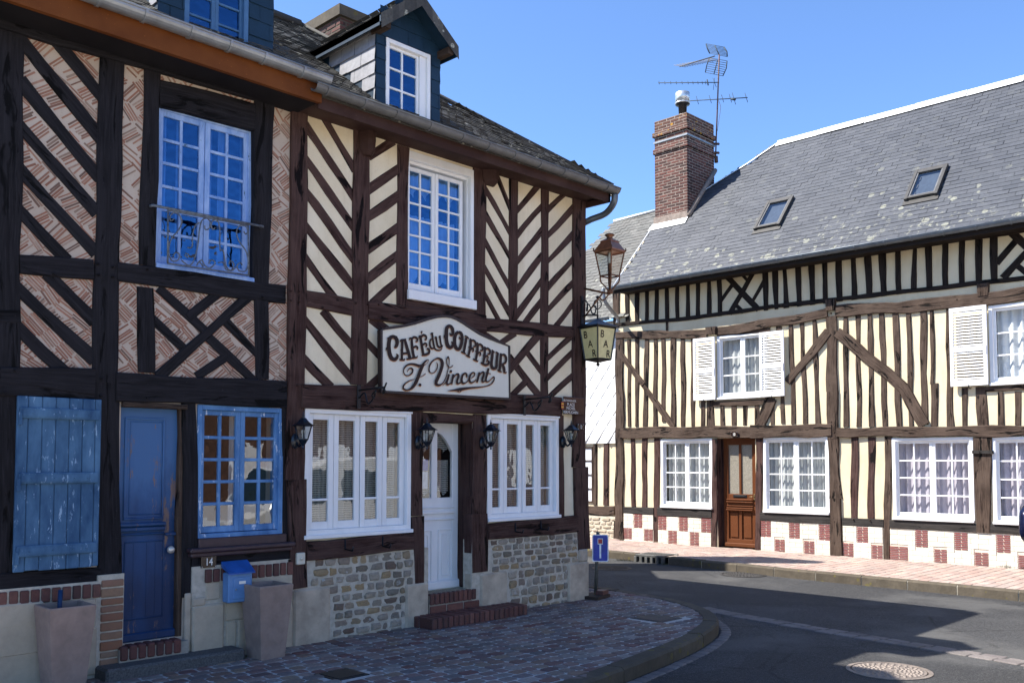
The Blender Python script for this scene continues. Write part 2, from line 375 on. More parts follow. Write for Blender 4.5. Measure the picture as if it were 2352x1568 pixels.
TAUPE = plain('taupe_planter', (.27, .20, .165), .85, 0, .2, .16, 9, .35)
SOIL = plain('potting_soil', (.03, .022, .016), .95)
CREAMP = plain('cream_plastic', (.62, .58, .47), .45, 0, .4, .05)
LAMPY = plain('bar_lantern_pane', (.66, .58, .28), .4, 0, .5, .08, 20, .05)
MOSS = island('moss', [(.05, .07, .02), (.08, .09, .02), (.04, .05, .015)], .95)

# ------------------------------------------------------------------ building helpers
def timber_mb(mb, f, A, B, wA, wB, d0=-.10, d1=0.0, wob=.006, mi=0, mids=None):
    """hewn timber from A to B (wall coordinates, metres); widths wA, wB; wandering edges and a worn arris"""
    pts = [Vector(A)] + [Vector(p) for p in (mids or [])] + [Vector(B)]
    path = []
    for i in range(len(pts) - 1):
        L = (pts[i + 1] - pts[i]).length; n = max(1, int(L / .22))
        for k in range(n): path.append(pts[i].lerp(pts[i + 1], k / n))
    path.append(pts[-1])
    tot = sum((path[i + 1] - path[i]).length for i in range(len(path) - 1)); acc = 0
    n = len(path); c = .009; rings = []; ls = []
    ol, orr = random.uniform(0, 50), random.uniform(0, 50); ph = [random.uniform(0, 6.28) for _ in range(4)]
    for i, p in enumerate(path):
        t = (path[min(i + 1, n - 1)] - path[max(i - 1, 0)]).normalized(); nn = Vector((-t.y, t.x))
        k = acc / max(tot, .01); w = (wA + (wB - wA) * k) / 2
        e1 = wob * (math.sin(acc * 5 + ph[0]) + .6 * random.uniform(-1, 1)); e2 = wob * (math.sin(acc * 4.2 + ph[1]) + .6 * random.uniform(-1, 1))
        a = p + nn * (w + e1); b = p - nn * (w + e2)
        ai = p + nn * (w + e1 - c); bi = p - nn * (w + e2 - c)
        dd = d1 + wob * .5 * math.sin(acc * 3 + ph[2])
        rings.append([f.w(a.x, a.y, d0), f.w(a.x, a.y, dd - c), f.w(ai.x, ai.y, dd), f.w(bi.x, bi.y, dd), f.w(b.x, b.y, dd - c), f.w(b.x, b.y, d0)])
        ls.append((acc, w, dd))
        if i < n - 1: acc += (path[i + 1] - path[i]).length
    off = random.uniform(0, 30); voff = random.uniform(0, 9)
    vs = [p for r in rings for p in r]; fs, uvs = [], []
    vv = lambda w: [voff - w - .1, voff - w, voff - w + c, voff + w - c, voff + w, voff + w + .1]
    for i in range(n - 1):
        va, vb = vv(ls[i][1]), vv(ls[i + 1][1])
        for j in range(5):
            fs.append([i * 6 + j, i * 6 + j + 1, i * 6 + 6 + j + 1, i * 6 + 6 + j])
            uvs.append([(off + ls[i][0], va[j]), (off + ls[i][0], va[j + 1]), (off + ls[i + 1][0], vb[j + 1]), (off + ls[i + 1][0], vb[j])])
        fs.append([i * 6 + 5, i * 6, i * 6 + 6, i * 6 + 11]); uvs.append([(0, 0), (0, .1), (.1, .1), (.1, 0)])
    for r in (0, n - 1):
        fs.append([r * 6 + j for j in range(6)]); uvs.append([(off + .01 * j, voff + .02 * (j % 3)) for j in range(6)])
    mb.mesh(vs, fs, mi, False, uvs)
def timber(f, name, A, B, wA, wB, mat, parent, **kw):
    mb = MB(); timber_mb(mb, f, A, B, wA, wB, **kw); return mb.build(name, mat, parent)
def VP(f, k, yt, xl, xr, yb, xl2, xr2):      # upright: left/right edge at the top and at the foot
    a, b = f.px(k, xl, yt), f.px(k, xr, yt)
    k2 = k
    if isinstance(yb, tuple): k2, yb = yb
    c, d = f.px(k2, xl2, yb), f.px(k2, xr2, yb)
    zt, zb = (a[1] + b[1]) / 2, (c[1] + d[1]) / 2
    return ((a[0] + b[0]) / 2, zt), ((c[0] + d[0]) / 2, zb), abs(b[0] - a[0]), abs(d[0] - c[0])
def HB(f, k, xl, yt, yb, xr, yt2, yb2):
    a, b = f.px(k, xl, yt), f.px(k, xl, yb); k2 = k
    if isinstance(xr, tuple): k2, xr = xr
    c, d = f.px(k2, xr, yt2), f.px(k2, xr, yb2)
    return ((a[0] + b[0]) / 2, (a[1] + b[1]) / 2), ((c[0] + d[0]) / 2, (c[1] + d[1]) / 2), abs(a[1] - b[1]), abs(c[1] - d[1])
def post(f, args, mat, parent, name='post', d1=0.0, **kw):
    A, B, wa, wb = VP(f, *args); return timber(f, name, A, B, wa, wb, mat, parent, d1=d1, **kw)
def beam(f, args, mat, parent, name='beam', d1=.006, **kw):
    A, B, wa, wb = HB(f, *args); return timber(f, name, A, B, wa, wb, mat, parent, d1=d1, **kw)
def brace(f, k, x0, y0, x1, y1, w, mat, parent, name='brace', d1=-.006, k2=None, **kw):
    A, B = Vector(f.px(k, x0, y0)), Vector(f.px(k2 or k, x1, y1)); t_ = (B - A).normalized() * .038; A, B = tuple(A - t_), tuple(B + t_)
    return timber(f, name, A, B, w, w * random.uniform(.93, 1.07), mat, parent, d1=d1, **kw)

def wallsheet(mb, f, u0, u1, z0, z1, holes, d=-.02, reveal=.22, mi=0):
    us = sorted(set([u0, u1] + [h[i] for h in holes for i in (0, 1) if u0 < h[i] < u1]))
    zs = sorted(set([z0, z1] + [h[i] for h in holes for i in (2, 3) if z0 < h[i] < z1]))
    for i in range(len(us) - 1):
        for j in range(len(zs) - 1):
            cu_, cz = (us[i] + us[i + 1]) / 2, (zs[j] + zs[j + 1]) / 2
            if any(h[0] < cu_ < h[1] and h[2] < cz < h[3] for h in holes): continue
            mb.q([f.w(us[i], zs[j], d), f.w(us[i + 1], zs[j], d), f.w(us[i + 1], zs[j + 1], d), f.w(us[i], zs[j + 1], d)], mi)
    for h in holes:
        a, b, c, e = h
        for p, q in (((a, c), (a, e)), ((b, c), (b, e)), ((a, e), (b, e)), ((a, c), (b, c))):
            mb.q([f.w(*p, d), f.w(*q, d), f.w(*q, d - reveal), f.w(*p, d - reveal)], mi)
def rect(f, k, x0, y0, x1, y1, k2=None, tl=None, br=None):
    """rectangle on the wall from its top-left and bottom-right readings"""
    a = f.px(k, x0, y0); b = f.px(k2 or k, x1, y1)
    return (min(a[0], b[0]), max(a[0], b[0]), min(a[1], b[1]), max(a[1], b[1]))
def rect4(f, TL, TR, BL, BR):
    p = [f.px(*t) for t in (TL, TR, BL, BR)]
    if f.kind == 'c': us = ((p[0][0] + p[2][0]) / 2, (p[1][0] + p[3][0]) / 2)
    else: us = ((p[1][0] + p[3][0]) / 2, (p[0][0] + p[2][0]) / 2)
    return (us[0], us[1], (p[2][1] + p[3][1]) / 2, (p[0][1] + p[1][1]) / 2)
def glasspane(mb, f, u0, u1, z0, z1, d, mi=0):
    a, b = random.uniform(-.0006, .0006), random.uniform(-.0006, .0006)
    mb.q([f.w(u0, z0, d + a), f.w(u1, z0, d - a + b), f.w(u1, z1, d - a), f.w(u0, z1, d + b)], mi)
def curtain(mb, f, u0, u1, z0, z1, d, amp=.02, folds=9, scallop=0, mi=0):
    n = int(folds * 8); cols = []
    ph = random.uniform(0, 6)
    for i in range(n + 1):
        t = i / n; u = u0 + (u1 - u0) * t
        dd = d + amp * math.sin(t * folds * 6.283 + ph) * (1 + .4 * math.sin(t * 5 + ph))
        zb = z0 + (scallop * abs(math.sin(t * folds * .5 * 3.1416)) if scallop else 0)
        cols.append((u, dd, zb))
    for i in range(n):
        a, b = cols[i], cols[i + 1]
        mb.q([f.w(a[0], a[2], a[1]), f.w(b[0], b[2], b[1]), f.w(b[0], z1, b[1]), f.w(a[0], z1, a[1])], mi, smooth=True)
def sashpart(f, parent, u0, u1, z0, z1, d, cols, rows, st, mu, mat, gl, th=.035, bot=None, name='sash', zsplit=None):
    """one opening leaf: stiles, rails, glazing bars; glass is its own piece"""
    mb = MB(); bot = bot or st * 1.3
    mb.fbox(f, u0, u0 + st, z0, z1, d - th, d, 0, .004); mb.fbox(f, u1 - st, u1, z0, z1, d - th, d, 0, .004)
    mb.fbox(f, u0 + st, u1 - st, z1 - st, z1, d - th, d - .001, 0, .004); mb.fbox(f, u0 + st, u1 - st, z0, z0 + bot, d - th, d - .001, 0, .004)
    iu0, iu1, iz0, iz1 = u0 + st, u1 - st, z0 + bot, z1 - st
    us = [iu0 + (iu1 - iu0) * i / cols for i in range(cols + 1)]
    zs = zsplit and [iz0] + [iz0 + (iz1 - iz0) * s for s in zsplit] + [iz1] or [iz0 + (iz1 - iz0) * i / rows for i in range(rows + 1)]
    for u in us[1:-1]: mb.fbox(f, u - mu / 2, u + mu / 2, iz0, iz1, d - th, d - .006, 0, .003)
    for z in zs[1:-1]: mb.fbox(f, iu0, iu1, z - mu / 2, z + mu / 2, d - th, d - .007, 0, .003)
    s = mb.build(name, mat, parent)
    g = MB()
    for i in range(len(us) - 1):
        for j in range(len(zs) - 1): glasspane(g, f, us[i], us[i + 1], zs[j], zs[j + 1], d - th * .6)
    g.build('pane', gl, parent)
def frame_mb(f, u0, u1, z0, z1, bw, d0, d1, top=None, bottom=None):
    mb = MB(); t = top or bw; b = bottom or bw
    mb.fbox(f, u0, u0 + bw, z0, z1, d0, d1, 0, .004); mb.fbox(f, u1 - bw, u1, z0, z1, d0, d1, 0, .004)
    mb.fbox(f, u0 + bw, u1 - bw, z1 - t, z1, d0, d1 - .001, 0, .004); mb.fbox(f, u0 + bw, u1 - bw, z0, z0 + b, d0, d1 - .001, 0, .004)
    return mb
def room(mb, f, u0, u1, z0, z1, d0=-.24, d1=-1.0):
    for p, q in (((u0, z0), (u0, z1)), ((u1, z0), (u1, z1)), ((u0, z1), (u1, z1)), ((u0, z0), (u1, z0))):
        mb.q([f.w(*p, d0), f.w(*q, d0), f.w(*q, d1), f.w(*p, d1)])
    mb.q([f.w(u0, z0, d1), f.w(u1, z0, d1), f.w(u1, z1, d1), f.w(u0, z1, d1)])

def slates(mb, org, ud, sd, ulen, slen, w, e, inside, lift=.008, th=.006, jit=.004, nrm=None, mi=0, warp=0, lim=None):
    ud, sd = Vector(ud).normalized(), Vector(sd).normalized(); n = nrm or ud.cross(sd); n = Vector(n).normalized()
    if n.z < 0: n = -n
    rows = int(slen / e) + 1
    for r in range(rows):
        s0 = r * e; off = (r % 2) * w / 2
        k = int(ulen / w) + 2
        for c in range(-1, k):
            u0 = c * w + off + random.uniform(-jit, jit); u1 = u0 + w - .004
            uc, sc_ = (u0 + u1) / 2, s0 + e / 2
            if not inside(uc, sc_): continue
            lo_, hi_ = lim(s0) if lim else (0, ulen)
            u0, u1 = max(u0, lo_), min(u1, hi_)
            if u1 - u0 < .012: continue
            l = lift + random.uniform(-.3, .5) * lift; j = random.uniform(-jit, jit)
            hh = warp * math.sin(uc * 1.7 + s0 * .9) * .5 + warp * .6 * math.sin(uc * 4.1)
            P = lambda u, s, h: Vector(org) + ud * u + sd * s + n * (h + hh)
            a, b = P(u0, s0 + j, l), P(u1, s0 + j, l); cc, dd = P(u1, s0 + e * 1.06, .001), P(u0, s0 + e * 1.06, .001)
            a2, b2 = P(u0, s0 + j, l - th - .004), P(u1, s0 + j, l - th - .004)
            B = len(mb.v); mb.v += [tuple(x) for x in (a, b, cc, dd, a2, b2)]
            mb.f += [[B, B + 1, B + 2, B + 3], [B + 4, B + 5, B + 1, B]]; mb.m += [mi, mi]
def gutter_mb(mb, P0, P1, r=.062, out=(0, -1, 0), joint=.42, th=.004):
    P0, P1, o = Vector(P0), Vector(P1), Vector(out); up = Vector((0, 0, 1)); L = (P1 - P0).length; t = (P1 - P0).normalized()
    N = 10
    def prof(R_): return [o * (-R_ * math.cos(math.pi * k / N)) - up * (R_ * math.sin(math.pi * k / N)) for k in range(N + 1)]
    ro, ri = prof(r), prof(r - th)
    shape = ro + ri[::-1]
    mb.loft([[P0 + s for s in shape], [P1 + s for s in shape]], 0, True, False)
    mb.tube([P0 + o * r + up * .004, P1 + o * r + up * .004], .010, 0, 6)
    k = 0; x = .12
    while x < L:
        c = P0 + t * x; sh = prof(r + .009) + prof(r - .002)[::-1]
        mb.loft([[c + s for s in sh], [c + t * .022 + s for s in sh]], 0, True, False)
        x += joint * random.uniform(.9, 1.1)
def brickrow(mb, f, u0, u1, z0, z1, w, joint=.012, d=.03, d0=-.05, mi=0, slope=0.0):
    n = max(1, round((u1 - u0) / w)); w = (u1 - u0) / n
    for i in range(n):
        a = u0 + i * w + joint / 2; b = a + w - joint
        dz = slope * i / n; dd = d + random.uniform(-.004, .004)
        mb.fbox(f, a + random.uniform(-.002, .002), b, z0 + dz + random.uniform(-.003, .003), z1 + dz + random.uniform(-.003, .003), d0, dd, mi, .006)
def textmesh(s, f, u, z, h, d, mat, parent, name='lettering', align='CENTER', wide=1.0, bold=0.0, spacing=1.0):
    cu_ = bpy.data.curves.new('t', 'FONT'); cu_.body = s; cu_.size = 1; cu_.align_x = align; cu_.offset = bold; cu_.space_character = spacing
    o = bpy.data.objects.new('t', cu_); COL.objects.link(o)
    dg = bpy.context.evaluated_depsgraph_get(); me = o.evaluated_get(dg).to_mesh()
    vs = [v.co.copy() for v in me.vertices]; fs = [list(p.vertices) for p in me.polygons]
    o.evaluated_get(dg).to_mesh_clear(); bpy.data.objects.remove(o); bpy.data.curves.remove(cu_)
    k = h / .72
    mb = MB()
    sg = 1 if f.kind == 'c' else -1
    mb.mesh([f.w(u + sg * v.x * k * wide, z + v.y * k, d) for v in vs], fs)
    return mb.build(name, mat, parent, nrm=False) if parent else mb

# ================================================================== CAFÉ ROW, house with the café
cafe = thing('cafe_house', (7.0, 8.0, 0), 'half-timbered café house with cream infill, chevron timbers and white ground-floor windows', 'house')
uL, uR = cu('F', 200, 600)[0] - .12, cu('F', 2325, 600)[0]
HC = {}
HC['upper'] = rect4(CF, ('F', 1005, -185), ('F', 1495, -40), ('F', 1000, 925), ('F', 1500, 985))
HC['w1'] = rect4(CF, ('G', 205, 440), ('G', 1015, 463), ('G', 228, 1430), ('G', 1025, 1365))
HC['w2'] = rect4(CF, ('G', 1593, 490), ('G', 2130, 492), ('G', 1597, 1300), ('G', 2135, 1252))
HC['door'] = rect4(CF, ('G', 1104, 530), ('G', 1503, 530), ('H', 1112, 890), ('H', 1482, 868))
holes = [HC[k] for k in HC]
zTop = 5.12
mb = MB(); wallsheet(mb, CF, uL, uR + .01, -.3, zTop, holes, -.016, .3)
mb.fbox(CF, uR - .02, uR + .012, -.3, zTop, -5.2, -.03)       # end wall on the side street
mb.build('infill_wall', P_CAFE, cafe)
mb = MB()
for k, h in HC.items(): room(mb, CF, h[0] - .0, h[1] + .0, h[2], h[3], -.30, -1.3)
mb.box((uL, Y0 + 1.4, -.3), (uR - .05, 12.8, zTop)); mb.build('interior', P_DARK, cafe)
WB, PO = W_BROWN, 'post'
post(CF, ('E', 850, 315, 437, ('G', 975), 75, 215), WB, cafe, d1=.02)
post(CF, ('G', 975, 80, 222, ('H', 850), 118, 235), WB, cafe, d1=.035)
post(CF, ('E', 975, 783, 905, ('G', 262), 575, 695), WB, cafe, d1=.012)
post(CF, ('E', 1100, 1113, 1200, ('F', 980), 920, 1003), WB, cafe)
post(CF, ('E', 1270, 1680, 1785, ('F', 1190), 1500, 1583), WB, cafe, d1=.004)
post(CF, ('E', 1335, 1953, 2022, ('F', 1100), 1765, 1830), WB, cafe)
post(CF, ('F', 80, 2010, 2066, ('F', 1125), 2003, 2060), WB, cafe)
post(CF, ('F', 1215, 2003, 2060, ('G', 345), 2003, 2062), WB, cafe)
post(CF, ('F', 140, 2243, 2335, ('G', 880), 2240, 2335), WB, cafe, d1=.016)
post(CF, ('G', 880, 2245, 2348, ('H', 560), 2268, 2362), WB, cafe, d1=.03)
post(CF, ('G', 462, 1015, 1110, ('G', 1245), 1020, 1112), WB, cafe, d1=.012)
post(CF, ('G', 1250, 1022, 1114, ('H', 815), 1040, 1116), WB, cafe, d1=.03)
post(CF, ('G', 485, 1500, 1592, ('G', 1232), 1478, 1590), WB, cafe, d1=.012)
post(CF, ('G', 1230, 1470, 1592, ('H', 730), 1470, 1595), WB, cafe, d1=.03)
post(CF, ('G', 490, 2133, 2178, ('H', 320), 2136, 2180), WB, cafe)
# corbels under the eave
for k, x0, x1, ya, yb in (('E', 818, 932, 1010, 1195), ('E', 1742, 1860, 1240, 1415)):
    r = rect(CF, k, x0, ya, x1, yb); mb = MB(); uc = (r[0] + r[1]) / 2; w = (r[1] - r[0]) / 2
    poly = [(-.15, -w * .9), (0.02, -w), (.10, -w * .5), (.12, 0), (.10, w * .5), (.02, w), (-.15, w * .9)]
    rings = []
    for zz, s in ((r[2] - .0, .55), (r[2] + .05, .9), (r[3] - .05, 1.0), (r[3] + .05, .95)):
        rings.append([CF.w(uc + b * s, zz, a * s if a > 0 else a) for a, b in poly])
    mb.loft(rings); mb.build('corbel', WB, cafe)
beam(CF, ('E', 437, 770, 862, ('E', 2400), 1372, 1462), WB, cafe, 'wall_plate', d1=.03)
beam(CF, ('F', 200, 862, 985, 592, 930, 1058), WB, cafe, d1=.006)
beam(CF, ('F', 698, 950, 1085, 1585, 1050, 1190), WB, cafe, d1=.02)
beam(CF, ('F', 1585, 1072, 1180, 2280, 1142, 1230), WB, cafe)
beam(CF, ('G', 188, 250, 442, ('G', 2140), 352, 492), WB, cafe, 'bressummer', d1=.045)
beam(CF, ('G', 1108, 470, 546, 1502, 487, 546), WB, cafe, 'lintel', d1=.004)
tm = MB(); timber_mb(tm, CF, CF.px('F', 1000, 960), CF.px('F', 1500, 1040), .17, .17, d1=.0); tm.build('beam', WB, cafe)
beam(CF, ('H', 222, 502, 645, 1027, 430, 560), WB, cafe, 'sill_beam', d1=.05)
beam(CF, ('H', 1590, 368, 490, 2262, 308, 428), WB, cafe, 'sill_beam', d1=.05)
W = .098
for a in [('E', 570, 895, 785, 1255), ('E', 438, 955, 787, 1490), ('F', 215, -150, 597, 385), ('F', 225, 105, 597, 625), ('F', 212, 345, 595, 845), ('F', 205, 585, 445, 915),
          ('F', 385, 1035, 582, 1285), ('F', 190, 1045, 580, 1525), ('F', 192, 1350, 410, 1575),
          ('E', 915, 1165, 1070, 1068), ('E', 902, 1425, 1120, 1275), ('F', 715, 305, 928, 160), ('F', 715, 550, 928, 390), ('F', 714, 770, 925, 610), ('F', 755, 960, 922, 805),
          ('F', 700, 1262, 830, 1400), ('F', 745, 1090, 850, 1170), ('G', 700, 285, 800, 195),
          ('F', 1680, 5, 1772, 240), ('F', 1592, 105, 1772, 432), ('F', 1588, 290, 1770, 612), ('F', 1588, 500, 1770, 830), ('F', 1586, 700, 1770, 1030), ('F', 1586, 900, 1690, 1085),
          ('F', 1832, 262, 1985, 78), ('F', 1830, 455, 2012, 235), ('F', 1830, 655, 2010, 418), ('F', 1829, 855, 2008, 618), ('F', 1828, 1050, 2006, 800), ('F', 1890, 1112, 2005, 955),
          ('F', 2064, 262, 2195, 128), ('F', 2064, 445, 2252, 248), ('F', 2064, 645, 2254, 438), ('F', 2064, 835, 2258, 622), ('F', 2060, 1015, 2262, 795), ('F', 2120, 1132, 2255, 965),
          ('F', 1582, 1195, 1720, 1290), ('F', 1695, 1270, 1800, 1195), ('F', 1905, 1330, 2006, 1475), ('G', 1778, 350, 1885, 245),
          ('F', 2058, 1375, 2220, 1232), ('F', 2058, 1525, 2250, 1330), ('G', 2085, 345, 2240, 195)]:
    brace(CF, *a, W * (.82 if a[1] > 1500 else 1), WB, cafe, wob=.008)
brace(CF, 'F', 1755, 1480, 1985, 1210, .10, WB, cafe, d1=.0)
brace(CF, 'G', 1780, 70, 1995, 338, .10, WB, cafe, d1=-.004)

# --- plinth of rubble between dressed blocks
def rubble(mb, f, u0, u1, z0, z1, rows, d=.03, mi=0, wmin=.09, wmax=.2, keep=lambda u, z: True):
    h = (z1 - z0) / rows
    for r in range(rows):
        u = u0 + random.uniform(0, .05)
        while u < u1 - .05:
            w = random.uniform(wmin, wmax); w = min(w, u1 - u)
            zc = z0 + (r + .5) * h + random.uniform(-.008, .008); hh = h * random.uniform(.38, .47); uc = u + w / 2; ww = w / 2 - .006
            if keep(uc, zc):
                n = 12; rings = []; ph = [random.uniform(.78, 1.1) for _ in range(n)]; D = random.uniform(.012, .035)
                for rr, dd in ((1.0, -.02), (1.0, D * .35), (.82, D * .85), (.45, D)):
                    ring = []
                    for k in range(n):
                        a = 2 * math.pi * k / n; cx, cz = math.cos(a), math.sin(a)
                        sx = (abs(cx) ** .42) * (1 if cx > 0 else -1); sz = (abs(cz) ** .42) * (1 if cz > 0 else -1)
                        ring.append(f.w(uc + sx * ww * rr * ph[k], zc + sz * hh * rr * ph[k], d + dd + random.uniform(-.003, .003)))
                    rings.append(ring)
                mb.loft(rings, mi, True, False)
            u += w
def pegs(f, parent, spots, mat, r=.011):
    for k, x, y in spots:
        u, z = f.px(k, x, y); m_ = MB(); m_.loft([[f.w(u + r * q * math.cos(a * .785), z + r * q * math.sin(a * .785), d) for a in range(8)] for q, d in ((1, -.01), (1, .032), (.6, .040))]); m_.build('peg', mat, parent)
def plinthbox(f, u0, u1, z0, z1, d, mat, parent, name): m_ = MB(); m_.fbox(f, u0, u1, z0, z1, -.12, d, 0, .015); return m_.build(name, mat, parent)
dl, dr = HC['door'][0], HC['door'][1]
zs1 = cu('H', 620, 590)[1]
uA = cu('H', 120, 1000)[0]; uB = cu('H', 400, 1000)[0]; uC = cu('H', 968, 950)[0]; uD = cu('H', 1142, 950)[0]
zA = cu('H', 260, 850)[1]; zC = cu('H', 1050, 815)[1]
mb = MB(); mb.fbox(CF, uL, uD, -.3, zs1, -.12, .022); mb.fbox(CF, cu('H', 1470, 900)[0], uR + .02, -.3, cu('H', 1900, 455)[1], -.12, .022)
mb.build('plinth_mortar', MORTARW, cafe)
mb = MB()
rubble(mb, CF, cu('H', 250, 700)[0], cu('H', 1030, 700)[0], zC - .02, zs1 - .01, 4, .012, keep=lambda u, z: not (u < uB and z < zA + .03))
rubble(mb, CF, uB + .01, uC, -.06, zC - .02, 6, .012, keep=lambda u, z: True)
mb.build('rubble_plinth', RUBBLE, cafe); mb = MB()
uE = cu('H', 1735, 850)[0]; uF = cu('H', 2190, 850)[0]; zE = cu('H', 1600, 735)[1]; zF = cu('H', 2270, 560)[1]; uG = cu('H', 2268, 500)[0]
rubble(mb, CF, cu('H', 1605, 600)[0], uG, zE, cu('H', 1900, 455)[1] - .01, 5, .012, keep=lambda u, z: True)
rubble(mb, CF, uE, uF, -.06, zE, 5, .012)
rubble(mb, CF, uE, uG, zE - .16, zE, 2, .012, keep=lambda u, z: u > uF)
mb.build('rubble_plinth', RUBBLE, cafe)
def block(a, b, c, e, d=.05): m_ = MB(); m_.fbox(CF, a + .004, b - .004, c, e, -.1, d, 0, .018); m_.build('dressed_stone', LIME, cafe)
block(uA, uB, -.2, zA, .05); block(uC, uD, -.2, zC, .045)
block(cu('H', 1466, 900)[0], cu('H', 1530, 900)[0], -.2, zE + .02, .02); block(cu('H', 1530, 900)[0], uE, -.2, zE, .045)
block(uF, uR + .03, -.2, zF - .16, .05); block(uG, uR + .02, zF - .16, zF, .045)


# --- white shop windows
def shopwin(h, splits, label):
    u0, u1, z0, z1 = h
    fr = frame_mb(CF, u0, u1, z0, z1, .055, -.16, .012, .05, .085)
    o = fr.build('window', WHITE, cafe); o['label'] = label
    ms = MB(); ms.fbox(CF, u0 - .01, u1 + .01, z0, z0 + .04, -.05, .045, 0, .006); ms.build('sill', WHITE, o); ms = MB(); ms.fbox(CF, u0 - .005, u1 + .005, z1 - .012, z1 + .01, -.05, .03, 0, .004); ms.build('drip_strip', WHITE, o)
    a, b = u0 + .055, u1 - .055; us = [a + (b - a) * s for s in splits]
    for i in range(len(us) - 1):
        sashpart(CF, o, us[i] + .004, us[i + 1] - .004, z0 + .085, z1 - .05, -.028 - .006 * (i % 2), 1, 2, .058, .022, WHITE, GLASSC, bot=.075, zsplit=[.215])
    c = MB(); curtain(c, CF, a, b, z0 + .05, z1 - .03, -.17, .018, 13); c.build('curtain', LACE, o)
    return o
shopwin(HC['w1'], (0, .255, .52, .755, 1), 'white four-light window left of the café door')
shopwin(HC['w2'], (0, .22, .5, .74, 1), 'white four-light window right of the café door')
# upper white window
u0, u1, z0, z1 = HC['upper']
o = frame_mb(CF, u0, u1, z0, z1, .06, -.16, -.055, .12, .06).build('window', WHITE, cafe); o['label'] = 'white many-paned window above the shop sign'
m_ = MB(); m_.fbox(CF, u0 - .01, u1 + .02, z0 - .03, z0 + .075, -.08, .035, 0, .006); m_.build('sill', WHITE, o); m_ = MB(); m_.fbox(CF, u1 - .05, u1, z0 + .07, z1, -.055, .0, 0, .003); m_.fbox(CF, u0, u1 - .05, z1 - .09, z1, -.055, .0, 0, .003)
m_.fbox(CF, u0, u0 + .02, z0 + .07, z1 - .09, -.055, 0, 0, .003); m_.build('casing', WHITE, o)
a, b = u0 + .03, u1 - .11; m = (a + b) / 2
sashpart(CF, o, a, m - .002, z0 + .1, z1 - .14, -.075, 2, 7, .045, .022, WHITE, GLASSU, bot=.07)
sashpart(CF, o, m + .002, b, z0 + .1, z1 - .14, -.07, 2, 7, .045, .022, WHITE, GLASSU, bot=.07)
c = MB(); zz = z0 + (z1 - z0) * .72
curtain(c, CF, a, b, zz, z1 - .1, -.2, .02, 9, .12); curtain(c, CF, a, b, z0 + .14, z0 + .95, -.2, .02, 9, .14); c.build('curtain', CURT, o)
# café door (set back), half glazed
u0, u1, z0, z1 = HC['door']; D = -.25
du0, du1 = u0 - .02, cu('G', 1385, 1000, )[0] + .16
du1 = min(du1, u1 + .02)
z1d = z1 + .02
P = lambda k, x, y: cu(k, x, y, Y0 + .25)
mb = MB(); dd = D - .045
g0, g1 = P('G', 1110, 900)[0], P('G', 1335, 900)[0]; gz0, gz1 = P('G', 1220, 1110)[1], P('G', 1260, 605)[1]
gm0, gm1 = P('G', 1180, 900)[0], P('G', 1222, 900)[0]; dR = P('G', 1388, 900)[0]; dL = g0 - .20; gL = g0 - .06
mb.fbox(CF, dL, gL, z0, z1d, dd, D, 0, .004); mb.fbox(CF, g1, dR, z0, z1d, dd, D, 0, .004)
mb.fbox(CF, gm0, gm1, gz0, gz1 + .05, dd, D - .002, 0, .003)
mb.fbox(CF, gL, g1, z0, gz0, dd, D - .001, 0, .003); 
# arched head
n = 10; top = []
for i in range(n + 1):
    t = i / n; u = gL + (g1 - gL) * t; top.append((u, gz1 - .02 - .22 * (2 * t - 1) ** 2 * (1.0 if t > .5 else 1.0)))
poly = [(gL, z1d), ] + top + [(g1, z1d)]
for i in range(n):
    a, b = top[i], top[i + 1]
    mb.prism(CF, [a, b, (b[0], z1d), (a[0], z1d)], dd, D - .0015)
# mouldings and panels
zm = P('G', 1230, 1230)[1]
for zz, hh, pr in ((zm + .06, .02, .02), (zm, .035, .03), (zm - .07, .02, .022)): mb.fbox(CF, gL, g1 + .02, zz, zz + hh, D - .01, D + pr, 0, .006)
for a, b in ((gL, gm0 - .0), (gm1 + .01, g1)):
    zt, zb = P('G', 1280, 1345)[1], P('H', 1280, 790)[1]
    for k, pr in ((0, .012), (.03, -.004), (.05, .008)):
        w_ = .012
        mb.fbox(CF, a + k, b - k, zt - k - w_, zt - k, D - .01, D + pr, 0, .003); mb.fbox(CF, a + k, b - k, zb + k, zb + k + w_, D - .01, D + pr, 0, .003)
        mb.fbox(CF, a + k, a + k + w_, zb + k + w_, zt - k - w_, D - .01, D + pr, 0, .003); mb.fbox(CF, b - k - w_, b - k, zb + k + w_, zt - k - w_, D - .01, D + pr, 0, .003)
mb.fbox(CF, dL, dR + .01, z0 + .0, z0 + .09, D - .01, D + .035, 0, .012)
door = mb.build('door', WHITE, cafe); door['label'] = 'white half-glazed café door with arched panes'
mb = MB(); glasspane(mb, CF, gL, gm0, gz0, gz1, D - .02); glasspane(mb, CF, gm1, g1, gz0, gz1, D - .02); mb.build('pane', GLASSC, door)
mb = MB(); curtain(mb, CF, gL, g1, gz0 + .02, gz0 + .42, D - .07, .01, 7, .05); curtain(mb, CF, gL, g1, gz0 + .5, gz1, D - .07, .012, 7, .06); mb.build('curtain', LACE, door)
mb = MB(); r = rect(CF, 'G', 1112, 825, 1170, 905); q0, q1, qz0, qz1 = P('G', 1112, 860)[0], P('G', 1168, 860)[0], P('G', 1140, 905)[1], P('G', 1140, 822)[1]
mb.fbox(CF, q0 - .05, q1, qz0, qz1, D - .045, D - .040); mb.build('sticker', plain('blue_sticker', (.02, .05, .35), .5), door)
mb = MB(); mb.fbox(CF, q0 - .05, q1, qz0 - .2, qz0 - .01, D - .045, D - .040); mb.build('sticker', plain('white_sticker', (.6, .62, .66), .5), door)
